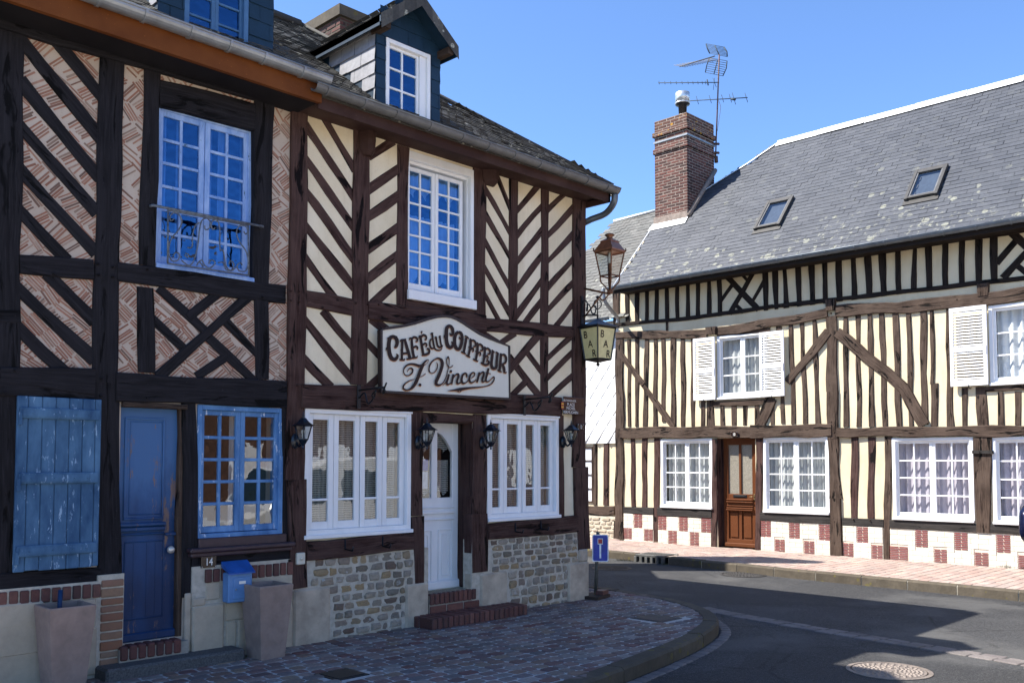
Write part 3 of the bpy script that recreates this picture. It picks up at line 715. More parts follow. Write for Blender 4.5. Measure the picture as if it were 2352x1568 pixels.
textmesh('1', CF, q0 + .01, qz0 + .015, qz1 - qz0 - .03, D - .036, plain('yellow_print', (.7, .55, .04), .5), door, wide=1.4)
# door reveal, right cheek of brown boards
mb = MB(); timber_mb(mb, CF, (u1 + .01, z0), (u1 + .01, z1), .03, .03, -.3, -.02); mb.fbox(CF, dR, u1 + .02, z0, z1d, D - .05, D - .0); mb.fbox(CF, u1 - .015, u1 + .03, z0 + .01, z1 - .002, -.24, -.017); mb.fbox(CF, u0, u1, z1 - .02, z1 + .02, -.24, -.017); mb.build('door_jamb', WB, cafe)
# brick steps
mb = MB(); mo = MB()
sA, sB = cu('H', 1152, 960)[0], cu('H', 1530, 960)[0]; zt = z0
ptR = gr('H', 1525, 1000, 0.0)
mo.box((sA, Y0 - .02, -.1), (sB, Y0 + .3, zt - .015)); 
for i in range(int((sB - sA) / .068)):
    a = sA + i * .068 + .004; mb.box((a, Y0 - .04, zt - .115), (a + .059, Y0 + .22, zt), 0, .008)
for i in range(3):
    a = sA + i * (sB - sA) / 3 + .006; mb.box((a, Y0 - .03, 0.06), (a + (sB - sA) / 3 - .012, Y0 + .1, zt - .13), 0, .008)
mb.build('upper_step', BRICK_DK, cafe); mo.build('step_mortar', MORTAR, cafe)
low = thing('brick_step', (6.6, 7.35, 0), 'long low step of dark red bricks on the pavement below the café door', 'step')
p0 = gr('H', 1150, 1180, .0); p1 = gr('H', 1835, 1045, .0); p2 = gr('H', 975, 1130, 0)
xa, xb = p2.x - .02, p1.x + .02; ya = min(p0.y, p1.y)
mb = MB(); mo = MB(); mo.box((xa + .02, ya + .02, -.05), (xb - .02, Y0 - .0, .10))
n = int((xb - xa) / .072)
for i in range(n):
    a = xa + (xb - xa) * i / n
    mb.box((a + .005, ya, .0), (a + (xb - xa) / n - .005, ya + .22, .118 + random.uniform(-.003, .003)), 0, .01)
    mb.box((a + .005, ya + .23, .0), (a + (xb - xa) / n - .005, Y0 - .03, .116 + random.uniform(-.003, .003)), 0, .008)
mb.build('brick_edging', BRICK_DK, low); mo.build('mortar_bed', MORTAR, low)

# --- roof of the café
EZ, EY = 5.22, 7.22           # eave edge
PK = math.tan(R(36.4)); RY, XH = 10.05, 9.20
def roofz(y): return EZ + (y - EY) * PK
ridge_z = roofz(RY); hipx = XH - (RY - EY)
mb = MB()
A0, A1 = Vector((4.75, EY, EZ)), Vector((XH, EY, EZ)); Rg0, Rg1 = Vector((4.75, RY, ridge_z)), Vector((hipx, RY, ridge_z))
Bk0, Bk1 = Vector((4.75, 2 * RY - EY, EZ)), Vector((XH, 2 * RY - EY, EZ))
th = Vector((0, 0, -.03)); 
mb.q([A0 + th, A1 + th, Rg1 + th, Rg0 + th]); mb.q([A1 + th, Bk1 + th, Rg1 + th]); mb.q([Bk1 + th, Bk0 + th, Rg0 + th, Rg1 + th])
mb.q([A0 + th * 3, A1 + th * 3, Bk1 + th * 3, Bk0 + th * 3]); mb.q([A0 + th, A1 + th, A1 + th * 3, A0 + th * 3]); mb.q([A1 + th, Bk1 + th, Bk1 + th * 3, A1 + th * 3])
mb.build('roof', SLATE12, cafe)
mb = MB()
sl = math.hypot(RY - EY, ridge_z - EZ); sdir = Vector((0, RY - EY, ridge_z - EZ)).normalized()
slates(mb, A0, (1, 0, 0), sdir, XH - 4.75, sl, .12, .085, lambda u, s: 4.75 + u < XH - s * sdir.y + .03 and s < sl, .011, .008, .006, warp=.02)
sd2 = Vector((-(RY - EY), 0, ridge_z - EZ)).normalized()
slates(mb, A1, (0, 1, 0), sd2, 2 * (RY - EY), sl, .12, .085, lambda u, s: s * sdir.y - .03 < u < 2 * (RY - EY) - s * sdir.y + .03, .011, .008, .006, warp=.02)
mb.build('roof_slates', SLATE12, cafe, nrm=False)
mb = MB(); mb.tube([Rg0 + Vector((0, 0, .02)), Rg1 + Vector((0, 0, .02))], .05, 0, 8); mb.tube([A1 + Vector((0, 0, .015)), Rg1 + Vector((0, 0, .02))], .03, 0, 6); mb.build('ridge_tiles', SLATE12, cafe)
# fascia + soffit + gutter
mb = MB(); mb.box((4.80, EY + .02, EZ - .20), (XH - .03, EY + .055, EZ - .035)); mb.box((4.80, EY + .056, EZ - .13), (XH - .06, Y0 + .1, EZ - .10)); mb.box((XH - .065, EY + .02, EZ - .20), (XH - .03, 12.6, EZ - .035))
mb.box((uR, EY + .1, EZ - .13), (XH - .07, 12.6, EZ - .105)); mb.build('fascia', W_BROWN, cafe)
gx0 = onplane((0, EY - .06, 0), (0, 1, 0), 'E', 478, 700).x
mb = MB(); gutter_mb(mb, (gx0, EY - .065, EZ - .03), (XH + .0, EY - .065, EZ - .05)); 
gutter_mb(mb, (XH + .04, EY + .05, EZ - .05), (XH + .04, 12.6, EZ - .04), .05, out=(1, 0, 0), joint=.6)
mb.build('gutter', ZINCG, cafe)
mb = MB()
px, py = uR + .045, Y0 + .13
mb.tube(smoothpath([(XH - .03, EY - .05, EZ - .11), (XH - .02, EY - .02, EZ - .22), (XH + .03, EY + .16, EZ - .31), (px + .03, py - .14, EZ - .37), (px, py, EZ - .48), (px, py, 4.2)], 5), .042, 0, 10)
mb.tube([(px, py, 4.25), (px, py, .25)], .042, 0, 10)
for z in (4.3, 3.1, 1.9, 1.02): mb.tube([(px, py, z), (px, py, z + .03)], .05, 0, 10)
mb.tube([(px + .01, py - .01, .95), (px + .015, py - .02, -.02)], .058, 0, 10)
mb.build('downpipe', ZINCD, cafe)
# chimney behind the dormer, tall stack further back
def brickstack(mb, mo, x0, x1, y0, y1, z0, z1, bw=.21, bh=.062, j=.017, d=.004):
    mo.box((x0 + d, y0 + d, z0), (x1 - d, y1 - d, z1 - .004)); z = z0; r = 0
    while z < z1 - .02:
        h = min(bh, z1 - z)
        for (a, b, axis, fixed, sgn) in ((x0, x1, 0, y0, -1), (y0, y1, 1, x0, -1), (y0, y1, 1, x1, 1), (x0, x1, 0, y1, 1)):
            u = a - (bw / 2 if r % 2 else 0)
            while u < b - .005:
                ua, ub = max(u, a), min(u + bw - j, b)
                if ub - ua > .02:
                    o = random.uniform(-.003, .003)
                    if axis == 0: mb.box((ua, fixed + o, z), (ub, fixed + sgn * -.05, z + h - j), 0, .004)
                    else: mb.box((fixed + sgn * o, ua + .0005, z), (fixed + sgn * -.05, ub - .0005, z + h - j), 0, .004)
                u += bw
        z += bh; r += 1
CY = 9.75
e0 = onplane((0, CY, 0), (0, 1, 0), 'E', 680, 40); e1 = onplane((0, CY, 0), (0, 1, 0), 'E', 860, 100)
ch = MB(); mo = MB(); cx0, cz1 = e0.x, e0.z
brickstack(ch, mo, cx0, cx0 + .75, CY, CY + .95, roofz(CY) - .4, cz1 - .14)
o = ch.build('chimney', BRICK_CH, cafe); mo.box((cx0 - .04, CY - .04, cz1 - .14), (cx0 + .79, CY + .99, cz1)); mo.build('chimney_cap', KERBM, o)
rear = MB(); rear.box((5.2, 12.62, -.2), (9.95, 17, 5.1)); rear.prism(Frame('c', 12.62), [(5.0, 5.1), (10.1, 5.1), (7.55, 7.2)], 0, -4.3)
rear.build('rear_wing', P_CAFE, cafe)
ch = MB(); mo = MB(); brickstack(ch, mo, 10.02, 10.42, 12.65, 13.95, -.1, 8.75); o = ch.build('rear_chimney', BRICK_CH, cafe); mo.build('chimney_core', MORTAR, o)

# --- dormers
def dormer(parent, fy, x0, x1, zb, ze, apex, win, wmat, paned, deepx=0, overh=.13, frm=WHITE):
    f = Frame('c', fy); cx = (x0 + x1) / 2
    yback = EY + (ze - EZ) / PK; yr = EY + (apex - EZ) / PK
    wx0, wx1, wz0, wz1 = win
    mb = MB(); wallsheet(mb, f, x0, x1, zb, ze, [win], 0, .12)
    mb.q([f.w(x0, ze, 0), f.w(x1, ze, 0), f.w(cx, apex, 0)])
    for x in (x0, x1): mb.q([(x, fy, zb - .05), (x, yback, ze), (x, fy, ze)])
    o = mb.build('dormer', SLATEB, parent)
    mb = MB(); mb.box((x0 + .02, fy + .34, zb), (x1 - .02, fy + .36, ze - .05)); mb.build('dormer_interior', P_DARK, o)
    # slate hanging on the front and cheeks
    gx = lambda s: max(0, (s - (ze - zb)) * (x1 - x0) / 2 / (apex - ze))
    for lo_f, hi_f, s_from, s_to in ((lambda s: 0, lambda s: wx0 - .004 - x0, 0, wz1 - zb), (lambda s: wx1 + .004 - x0, lambda s: x1 - x0, 0, wz1 - zb), (gx, lambda s: x1 - x0 - gx(s), wz1 + .004 - zb, apex - zb)):
        mb = MB(); slates(mb, (x0, fy - .002, zb + s_from), (1, 0, 0), (0, 0, 1), x1 - x0, s_to - s_from - .10, .21, .15, lambda u, s: True, .010, .006, .004, nrm=(0, -1, 0.001), lim=lambda s: (lo_f(s + s_from), hi_f(s + s_from)))
        if mb.v: mb.build('slate_hanging', SLATEB, o, nrm=False)
    for x, s_ in ((x0, -1), (x1, 1)):
        mb = MB(); slates(mb, (x + s_ * .002, fy, zb), (0, 1, 0), (0, 0, 1), yback - fy, ze - zb, .235, .145, lambda u, s: fy + u < EY + (zb + s - EZ) / PK + .06, .009, .006, .004, nrm=(s_, 0, .001), lim=lambda s: (0, EY + (zb + s - EZ) / PK + .03 - fy))
        mb.build('cheek_slates', SLATED, o, nrm=False)
    # little gabled roof
    ew = (x1 - x0) / 2 + overh; pitch = (apex - ze) / ((x1 - x0) / 2); zo = apex + .05 - ew * pitch; fo = fy - .2
    mb = MB(); RF = Frame('c', fo)
    for s_ in (-1, 1):
        e = (cx + s_ * ew, zo)
        yb_ = EY + (zo - EZ) / PK + .02
        top = [Vector((cx, fo, apex + .05)), Vector((cx, yr + .1, apex + .05)), Vector((e[0], yb_, zo)), Vector((e[0], fo, zo))]
        nn = Vector((-s_ * pitch, 0, -1)).normalized() * -.045 * -1
        mb.mesh(top + [t - Vector((0, 0, .07)) for t in top], [[0, 1, 2, 3], [4, 7, 6, 5], [0, 3, 7, 4], [3, 2, 6, 7], [0, 4, 5, 1]])
        xe = cx + s_ * (ew - .012); mb.box((xe, fo + .02, zo - .10), (xe + s_ * .012, yb_ - .02, zo + .0))
    rf = mb.build('dormer_roof', SLATEB, o)
    mb = MB()
    for s_ in (-1, 1):
        L = math.hypot(ew, ew * pitch)
        slates(mb, (cx + s_ * ew, fo, zo), (0, 1, 0), (-s_, 0, pitch), yr - fo, L, .15, .09, lambda u, s: fo + u < EY + (zo + s / L * ew * pitch - EZ) / PK, .012, .007, .004)
        # bargeboard edge slates hanging along the gable
        for i in range(7):
            t0, t1 = i / 7, (i + 1.0) / 7
            xa_, xb_ = cx + s_ * ew * t0, cx + s_ * ew * t1; za_, zb_ = apex + .05 - ew * t0 * pitch, apex + .05 - ew * t1 * pitch
            mb.q([(xa_, fo - .012 + .004 * (i % 2), za_ - .14), (xb_, fo - .012, zb_ - .14), (xb_, fo - .004, zb_ + .012), (xa_, fo - .004, za_ + .012)])
    mb.tube([(cx, fo, apex + .06), (cx, yr, apex + .06)], .03, 0, 6)
    mb.build('dormer_roof_slates', SLATE12, rf, nrm=False)
    # timber ends under the eaves
    for s_ in (-1, 1): mb = MB(); mb.box((cx + s_ * (ew - .10) - .035, fo + .01, zo - .10), (cx + s_ * (ew - .10) + .035, fy + .05, zo - .03)); mb.build('eave_bracket', W_OLD, rf)
    # window
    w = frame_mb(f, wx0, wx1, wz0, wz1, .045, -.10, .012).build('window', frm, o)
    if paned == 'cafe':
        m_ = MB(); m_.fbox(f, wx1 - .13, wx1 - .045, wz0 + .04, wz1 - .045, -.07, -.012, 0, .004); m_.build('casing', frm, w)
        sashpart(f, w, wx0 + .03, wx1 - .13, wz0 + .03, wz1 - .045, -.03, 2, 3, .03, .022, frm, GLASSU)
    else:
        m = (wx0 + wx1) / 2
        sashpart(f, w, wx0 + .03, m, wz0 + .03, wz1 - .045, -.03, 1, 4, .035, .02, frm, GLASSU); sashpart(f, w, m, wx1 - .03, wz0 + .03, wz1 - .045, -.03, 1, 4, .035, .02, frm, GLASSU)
    return o
FY = 7.40
def dp(k, x, y): w = onplane((0, FY, 0), (0, 1, 0), k, x, y); return (w.x, w.z)
x0, x1 = dp('E', 945, 500)[0], dp('E', 1427, 600)[0]; ze = dp('E', 945, 165)[1]; zb = dp('E', 945, 800)[1] - .1
ww = (dp('E', 1020, 500)[0], dp('E', 1354, 700)[0], dp('E', 1022, 830)[1] + .0, dp('E', 1022, 280)[1])
dormer(cafe, FY, x0, x1, zb, ze, ze + .335, ww, None, 'cafe', overh=.09)

# ================================================================== HOUSE WITH BLUE SHUTTERS (number 14)
blue = thing('blue_house', (3.6, 8.0, 0), 'half-timbered house with black timbers, brick-shard infill, blue door and blue shutter', 'house')
b0, b1 = 1.2, cu('B', 2160, 700)[0] + .03
HB_ = {}
HB_['upper'] = rect4(CF, ('A', 1210, 770), ('A', 1930, 950), ('B', 1172, 690), ('B', 1925, 800))
HB_['win'] = rect4(CF, ('C', 1482, 222), ('C', 2125, 245), ('C', 1485, 1240), ('C', 2140, 1190))
HB_['door'] = rect4(CF, ('C', 888, 222), ('C', 1385, 220), ('D', 912, 1275), ('D', 1375, 1212))
EZ2 = 5.33
mb = MB(); wallsheet(mb, CF, b0, b1, -.3, 5.2, list(HB_.values()), -.022, .3); mb.build('infill_wall', HERR, blue)
def shards(u0, u1, z0, z1, holes):
    mb = MB(); S = .118; n = int((u1 - u0 + z1 - z0) / S) + 2
    for i in range(-n, n):
        for j in range(-n, n):
            cu_ = u0 + (i + j) * S * .98; cz = z0 + (i - j) * S * .72
            if not (u0 < cu_ < u1 and z0 < cz < z1): continue
            if any(h[0] - .10 < cu_ < h[1] + .10 and h[2] - .10 < cz < h[3] + .10 for h in holes): continue
            ang = (R(40) if (i % 2) else R(-42)) + random.uniform(-.22, .22); ca, sa = math.cos(ang), math.sin(ang); L = random.uniform(.13, .17); k = 6
            worn = .10 + max(0, cz - 3.3) * .16
            for q in range(k):
                if random.random() < worn: continue
                off = (q - (k - 1) / 2) * .0215 + random.uniform(-.003, .003); l = L / 2 * random.uniform(.75, 1.05); t = random.uniform(.006, .009); s = random.uniform(-.012, .012)
                pts = [(-l + s, -t), (l + s, -t * random.uniform(.6, 1)), (l + s, t), (-l + s, t * random.uniform(.6, 1))]
                mb.prism(CF, [(cu_ + a * ca - (b + off) * sa, cz + a * sa + (b + off) * ca) for a, b in pts], -.03, -.0205 + random.uniform(0, .003))
    return mb
shards(1.7, b1, 2.35, 5.15, list(HB_.values())).build('brick_shard_infill', SHARD, blue)
mb = MB()
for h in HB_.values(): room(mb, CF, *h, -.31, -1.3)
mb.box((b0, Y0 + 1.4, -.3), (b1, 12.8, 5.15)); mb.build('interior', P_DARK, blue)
WK = W_BLACK
post(CF, ('A', 200, -300, 188, ('B', 1440), -330, 150), WK, blue)
post(CF, ('B', 1440, -330, 152, ('D', 860), -300, 100), WK, blue, d1=-.002)
post(CF, ('A', 360, 757, 942, ('B', 1560), 692, 885), WK, blue, d1=.002)
post(CF, ('C', 0, 700, 893, ('D', 755), 745, 916), WK, blue, d1=.004)
post(CF, ('A', 470, 1090, 1215, ('B', 680), 1050, 1175), WK, blue)
post(CF, ('B', 845, 1040, 1168, ('B', 1485), 1042, 1168), WK, blue)
post(CF, ('A', 760, 1922, 2068, ('B', 820), 1908, 2030), WK, blue)
post(CF, ('C', 238, 2118, 2165, ('C', 1260), 2132, 2180), WK, blue, d1=-.004)
post(CF, ('B', 935, 1920, 2025, ('B', 1535), 1925, 2030), WK, blue)
post(CF, ('C', 205, 1374, 1482, ('D', 915), 1374, 1502), WK, blue, d1=.004)
beam(CF, ('A', -100, 100, 190, ('A', 2330), 750, 870), WK, blue, 'wall_plate', d1=.03)
beam(CF, ('B', 150, 590, 742, 705, 640, 782), WK, blue)
beam(CF, ('B', 885, 652, 800, 2150, 830, 970), WK, blue)
beam(CF, ('B', 0, 1437, 1567, ('B', 710), 1462, 1660), WK, blue, 'bressummer', d1=.02)
beam(CF, ('C', -100, -50, 160, 705, -20, 185), WK, blue, 'bressummer', d1=.018)
beam(CF, ('C', 868, -15, 195, 2152, 45, 245), WK, blue, 'bressummer', d1=.024)
beam(CF, ('A', 1205, 590, 795, 1965, 790, 990), WK, blue, 'lintel', d1=-.004)
beam(CF, ('D', -100, 745, 870, 755, 690, 800), WK, blue, 'sill_beam', d1=.012)
beam(CF, ('D', 1495, 600, 695, 2180, 555, 645), WK, blue, 'sill_beam', d1=.008)
beam(CF, ('B', 0, 1010, 1115, 155, 1010, 1115), WK, blue, d1=.006)
for a in [('A', 415, 285, 750, 705), ('A', 190, 325, 745, 1018), ('A', 178, 630, 732, 1318), ('A', 164, 955, 712, 1575), ('B', 158, -45, 705, 560), ('B', 155, 268, 485, 612),
          ('B', 390, 760, 697, 1075), ('B', 150, 865, 695, 1365), ('B', 150, 1155, 480, 1470),
          ('B', 1228, 865, 1560, 1185), ('B', 1590, 1235, 1910, 1535), ('B', 1168, 1095, 1400, 1305), ('B', 1440, 1045, 1640, 900), ('B', 1715, 1110, 1925, 1330), ('B', 1510, 1500, 1690, 1372)]:
    brace(CF, *a, .105 if a[1] < 1000 else .085, WK, blue, wob=.007)
brace(CF, 'B', 1215, 1500, 1860, 925, .09, WK, blue, d1=.003)
# upper window with railing
u0, u1, z0, z1 = HB_['upper']
o = frame_mb(CF, u0, u1, z0, z1, .045, -.17, -.07, .045, .05).build('window', BLUEP, blue); o['label'] = 'lilac-blue upstairs window behind a wrought-iron rail'
m_ = MB(); m_.fbox(CF, u0, u1, z0 - .015, z0 + .035, -.16, .0, 0, .006); m_.build('sill', BLUEP, o)
m = (u0 + u1) / 2
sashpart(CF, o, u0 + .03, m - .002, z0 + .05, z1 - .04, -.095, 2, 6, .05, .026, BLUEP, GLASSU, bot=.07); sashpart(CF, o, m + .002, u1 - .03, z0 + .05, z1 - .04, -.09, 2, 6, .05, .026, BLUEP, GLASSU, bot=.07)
c = MB(); curtain(c, CF, u0 + .07, u0 + .17, z0, z1, -.22, .015, 2); curtain(c, CF, u0 + .27, u0 + .33, z0, z1, -.24, .015, 1); curtain(c, CF, u1 - .27, u1 - .17, z0, z1, -.22, .015, 2); curtain(c, CF, (u0 + u1) / 2 + .08, (u0 + u1) / 2 + .14, z0, z1, -.24, .015, 1); c.build('curtain', SHEER, o)
# blue window by the door
u0, u1, z0, z1 = HB_['win']
o = frame_mb(CF, u0, u1, z0, z1, .045, -.16, -.004).build('window', BLUEF, blue); o['label'] = 'blue twenty-pane window right of the blue door'
m = (u0 + u1) / 2
for a, b, d in ((u0 + .035, m, -.035), (m, u1 - .035, -.03)): sashpart(CF, o, a, b, z0 + .05, z1 - .045, d, 2, 5, .045, .028, BLUEF, GLASSC, bot=.055)
c = MB(); curtain(c, CF, u0 + .05, u0 + .17, z0, z1, -.27, .02, 3); curtain(c, CF, m + .02, m + .12, z0, z1, -.27, .02, 2); c.build('curtain', CURT, o)
mb = MB(); r = rect4(CF, ('C', 1485, 1240), ('C', 2140, 1195), ('C', 1485, 1300), ('C', 2150, 1255)); mb.fbox(CF, r[0], r[1], r[2], r[3] + .01, -.06, .03, 0, .006)
s0, s1 = cu('C', 1400, 1300)[0], cu('C', 2190, 1280)[0]
mb.fbox(CF, s0 + .02, s1 - .02, r[2] - .075, r[2] - .035, -.05, .06, 0, .01); mb.fbox(CF, s0, s1, r[2] - .035, r[2] + .004, -.05, .09, 0, .01); mb.build('window_ledge', plain('plum_brown_paint', (.045, .025, .03), .5), blue)
# blue door
u0, u1, z0, z1 = HB_['door']; D = -.07; dR = cu('C', 1352, 700, Y0 + .07)[0]
P = lambda k, x, y: cu(k, x, y, Y0 + .07)
mb = MB(); mb.fbox(CF, u0 - .01, dR, z0, z1, D - .05, D, 0, .004)
def molded(a, b, c, e, pr=.014, w=.018, f=CF, D=D):
    mb.fbox(f, a, b, e - w, e, D - .01, D + pr, 0, .004); mb.fbox(f, a, b, c, c + w, D - .01, D + pr, 0, .004)
    mb.fbox(f, a, a + w, c + w, e - w, D - .01, D + pr, 0, .004); mb.fbox(f, b - w, b, c + w, e - w, D - .01, D + pr, 0, .004)
a, b = P('C', 935, 500)[0], P('C', 1238, 500)[0]; zt, zb = P('C', 1090, 320)[1], P('C', 1090, 1085)[1]
molded(a, b, zb, zt); molded(a + .045, b - .02, zb + .04, zt - .03, .006, .01)
zm = P('C', 1090, 1160)[1]
for dz, hh, pr in ((.03, .03, .05), (-.01, .035, .035), (-.045, .02, .02)): mb.fbox(CF, u0, b + .01, zm + dz, zm + dz + hh, D - .01, D + pr, 0, .007)
zr = P('C', 1290, 1190)[1]; mb.fbox(CF, P('C', 1235, 1190)[0], dR, zr - .015, zr + .012, D - .01, D + .03, 0, .006)
z2t, z2b = P('D', 1090, 495)[1], P('D', 1090, 1080)[1]; molded(P('D', 930, 700)[0], P('D', 1232, 700)[0], z2b, z2t, .008, .012)
for x in (1000, 1100, 1165): uu = P('D', x, 700)[0]; mb.fbox(CF, uu, uu + .004, z2b + .01, z2t - .01, D - .002, D + .003)
mb.fbox(CF, u0, dR, z0, z0 + .07, D - .01, D + .035, 0, .012)
ux, uz = P('D', 1268, 560); mb.prism(CF, [(ux - .05, uz + .14), (ux + .03, uz + .14), (ux + .03, uz - .10), (ux - .01, uz - .14), (ux - .05, uz - .10)], D - .005, D + .006)
door = mb.build('door', BLUED, blue); door['label'] = 'weathered deep blue stable-style door'
mb = MB(); c = CF.w(ux, uz, D + .045)
def ball(mb, c, r, mi=0, n=12, m_=8):
    mb.lathe((c[0], c[1], c[2]), [(max(.0006, r * math.sin(math.pi * k / m_)), -r * math.cos(math.pi * k / m_)) for k in range(m_ + 1)], mi, n)
ball(mb, c, .032); mb.tube([CF.w(ux, uz, D), CF.w(ux, uz, D + .03)], .012); mb.build('door_knob', plain('brass_white_knob', (.62, .58, .52), .3, .4), door)
mb = MB(); timber_mb(mb, CF, (u1 - .012, z0), (u1 - .012, z1), .06, .06, -.3, -.012); mb.fbox(CF, dR, u1, z0, z1, -.2, D - .02); mb.fbox(CF, u0, u1 + .01, z1 - .03, z1 + .012, -.06, .03, 0, .006); mb.build('door_jamb', W_OLD, blue)
# shutter
r = rect4(CF, ('C', 105, 155), ('C', 722, 185), ('C', 98, 1465), ('C', 752, 1440))
mb = MB(); n = 6; xs = [105, 186, 291, 395, 497, 596, 692, 735]; us = [cu('C', x, 800)[0] for x in xs]; us[0], us[-1] = r[0], r[1]
for i in range(len(us) - 1):
    mb.fbox(CF, us[i] + .0015, us[i + 1] - .0015, r[2] + random.uniform(-.004, .004), r[3], .012, .045 + random.uniform(-.002, .002), 0, .005)
sh = mb.build('shutter', BLUEW, blue); sh['label'] = 'closed pale blue plank shutter with strap battens'
for y in (290, 770, 1305):
    zc = cu('C', 400, y)[1]; k2 = 0
    mb = MB(); mb.fbox(CF, r[0] + .015, r[1] - .02, zc - .045, zc + .04, .045, .07, 0, .006); mb.fbox(CF, r[0] + .03, r[1] - .1, zc - .028, zc + .022, .07, .078, 0, .004)
    mb.fbox(CF, r[0] + .005, r[0] + .03, zc - .10, zc - .0, .05, .075, 0, .004)
    for x in (.12, .32, .5, .62): ball(mb, CF.w(r[0] + x * (r[1] - r[0]) / .75, zc - .003, .078), .007, 0, 6, 4)
    mb.build('batten', BLUEW, sh)
# plinth: brick courses, pier, blocks
rr = rect4(CF, ('D', 1522, 720), ('D', 2195, 645), ('D', 1530, 808), ('D', 2195, 745))
rl = rect4(CF, ('D', 0, 885), ('D', 750, 810), ('D', 0, 995), ('D', 750, 905))
pA, pB = cu('D', 718, 1100)[0], cu('D', 920, 1100)[0]; zP = cu('D', 830, 755)[1]
qL = cu('D', 1430, 1100)[0]
mb = MB(); mb.fbox(CF, b0, pA + .02, -.3, rl[3] + .02, -.12, .03); mb.fbox(CF, pA, pB - .005, -.3, zP + .01, -.3, .032); mb.fbox(CF, qL, b1 + .06, -.3, rr[3] + .03, -.12, .022); mb.build('plinth_mortar', MORTARW, blue)
mb = MB(); brickrow(mb, CF, b0, rl[1], rl[2], rl[3], .075, .016, .05); mb.build('brick_course', BRICK_DK, blue); mb = MB(); brickrow(mb, CF, rr[0], rr[1], rr[2], rr[3], .075, .016, .045); mb.build('brick_course', BRICK_DK, blue)
mb = MB(); z = .0; k = 0
while z < zP - .03:
    h = random.uniform(.045, .07)
    if k % 2: brickrow(mb, CF, pA + .02, pB - .005, z, min(z + h, zP), .14, .014, .045, -.06)
    else: brickrow(mb, CF, pA + .02, pB - .005, z, min(z + h, zP), .2, .014, .045, -.06)
    z += h + .014; k += 1
mb.build('brick_pier', BRICK_OR, blue)
mb = MB()
def pb(k, xa, ya, xb, yb, d=.05): r = rect(CF, k, xa, ya, xb, yb); mb = MB(); mb.fbox(CF, r[0], r[1], max(r[2], -.2), r[3], -.1, d + random.uniform(-.006, .008), 0, .014); mb.build('limestone_block', LIMEP, blue)
pb('D', 1432, 985, 1662, 1400, .05); pb('D', 1432, 925, 1530, 980, .045); pb('D', 1535, 805, 1650, 935, .03); pb('D', 1680, 960, 1850, 1080, .035); pb('D', 1690, 1100, 1765, 1400, .035)
pb('D', 1780, 1085, 1900, 1400, .035); pb('D', 1850, 770, 2190, 1000, .03); pb('D', 1900, 1010, 2190, 1400, .03)
pb('D', -300, 1000, 310, 1120, .05); pb('D', -300, 1130, 315, 1330, .052); pb('D', -300, 1345, 350, 1700, .05); pb('D', 600, 930, 710, 1140, .04); pb('D', 600, 1150, 712, 1500, .045)

mb = MB(); mb.fbox(CF, cu('D', 1385, 1000)[0], qL, -.2, cu('D', 1400, 890)[1], -.3, .02, 0, .008); mb.build('door_cheek', LIME, blue)
mb = MB(); mo = MB(); sA, sB = u0 - .01, u1 + .03
for i in range(int((sB - sA) / .075)): a = sA + i * .075; mb.box((a + .004, Y0 - .09, z0 - .12), (a + .068, Y0 + .06, z0 - .005 + random.uniform(-.004, .003)), 0, .01)
mb.build('brick_threshold', BRICK_DK, blue); mo.box((sA, Y0 - .075, -.1), (sB, Y0 + .3, z0 - .03)); mo.build('threshold_mortar', MORTAR, blue)
# roof, fascia, gutter
ex = onplane((0, 7.16, 0), (0, 1, 0), 'E', 578, 600).x
EYb = 7.16
ga = onplane((0, EYb, 0), (0, 1, 0), 'A', 1260, 200); gz = onplane((0, EYb, 0), (0, 1, 0), 'E', 500, 540).z; gz = (ga.z + gz) / 2
PZ = gz + .045
mb = MB(); fb = onplane((0, EY, 0), (0, 1, 0), 'A', 1500, 478).z
mb.box((1.2, EY - .01, fb), (ex - .02, EY + .035, gz - .01)); mb.build('fascia', W_ORANGE, blue)
mb = MB(); mb.box((1.2, EY + .036, fb + .012), (ex - .03, Y0 + .1, fb + .045)); mb.build('soffit', W_BLACK, blue)
mb = MB(); gutter_mb(mb, (1.2, EYb, gz + .02), (ex + .02, EYb, gz), .07, joint=.36); mb.build('gutter', ZINC, blue)
mb = MB(); zz2 = lambda y: PZ + (y - EY) * PK; XE = ex - .06
mb.q([(1.0, EY - .03, PZ - .03), (XE, EY - .03, PZ - .03), (XE, RY, zz2(RY) - .03), (1.0, RY, zz2(RY) - .03)]); mb.q([(1.0, 2 * RY - EY, PZ), (XE, 2 * RY - EY, PZ), (XE, RY, zz2(RY) - .03), (1.0, RY, zz2(RY) - .03)])
mb.q([(XE, EY, PZ - .03), (XE, RY, zz2(RY) - .03), (XE, 2 * RY - EY, PZ), (XE, 2 * RY - EY, PZ - .2), (XE, EY, PZ - .2)])
mb.build('roof', SLATE12, blue)
mb = MB(); slates(mb, (1.0, EY - .03, PZ), (1, 0, 0), sdir, XE - 1.0, sl, .12, .085, lambda u, s: s < sl and u < XE - 1.0, .010, .008, .006, warp=.015); mb.build('roof_slates', SLATE12, blue, nrm=False)
x0, x1 = dp('A', 1185, 130)[0], dp('A', 2052, 400)[0]; wz = dp('A', 1430, 300)[1]
w0, w1 = dp('A', 1385, 100)[0], dp('A', 1865, 300)[0]
ezs, EZ = EZ, PZ
dormer(blue, FY, x0, x1, dp('A', 1185, 140)[1] - .15, dp('A', 1185, 140)[1] + .88, dp('A', 1185, 140)[1] + 1.30, (w0, w1, dp('A', 1420, 290)[1] - .02, dp('A', 1185, 140)[1] + .8), None, 'blue', frm=DBLUE)
EZ = ezs

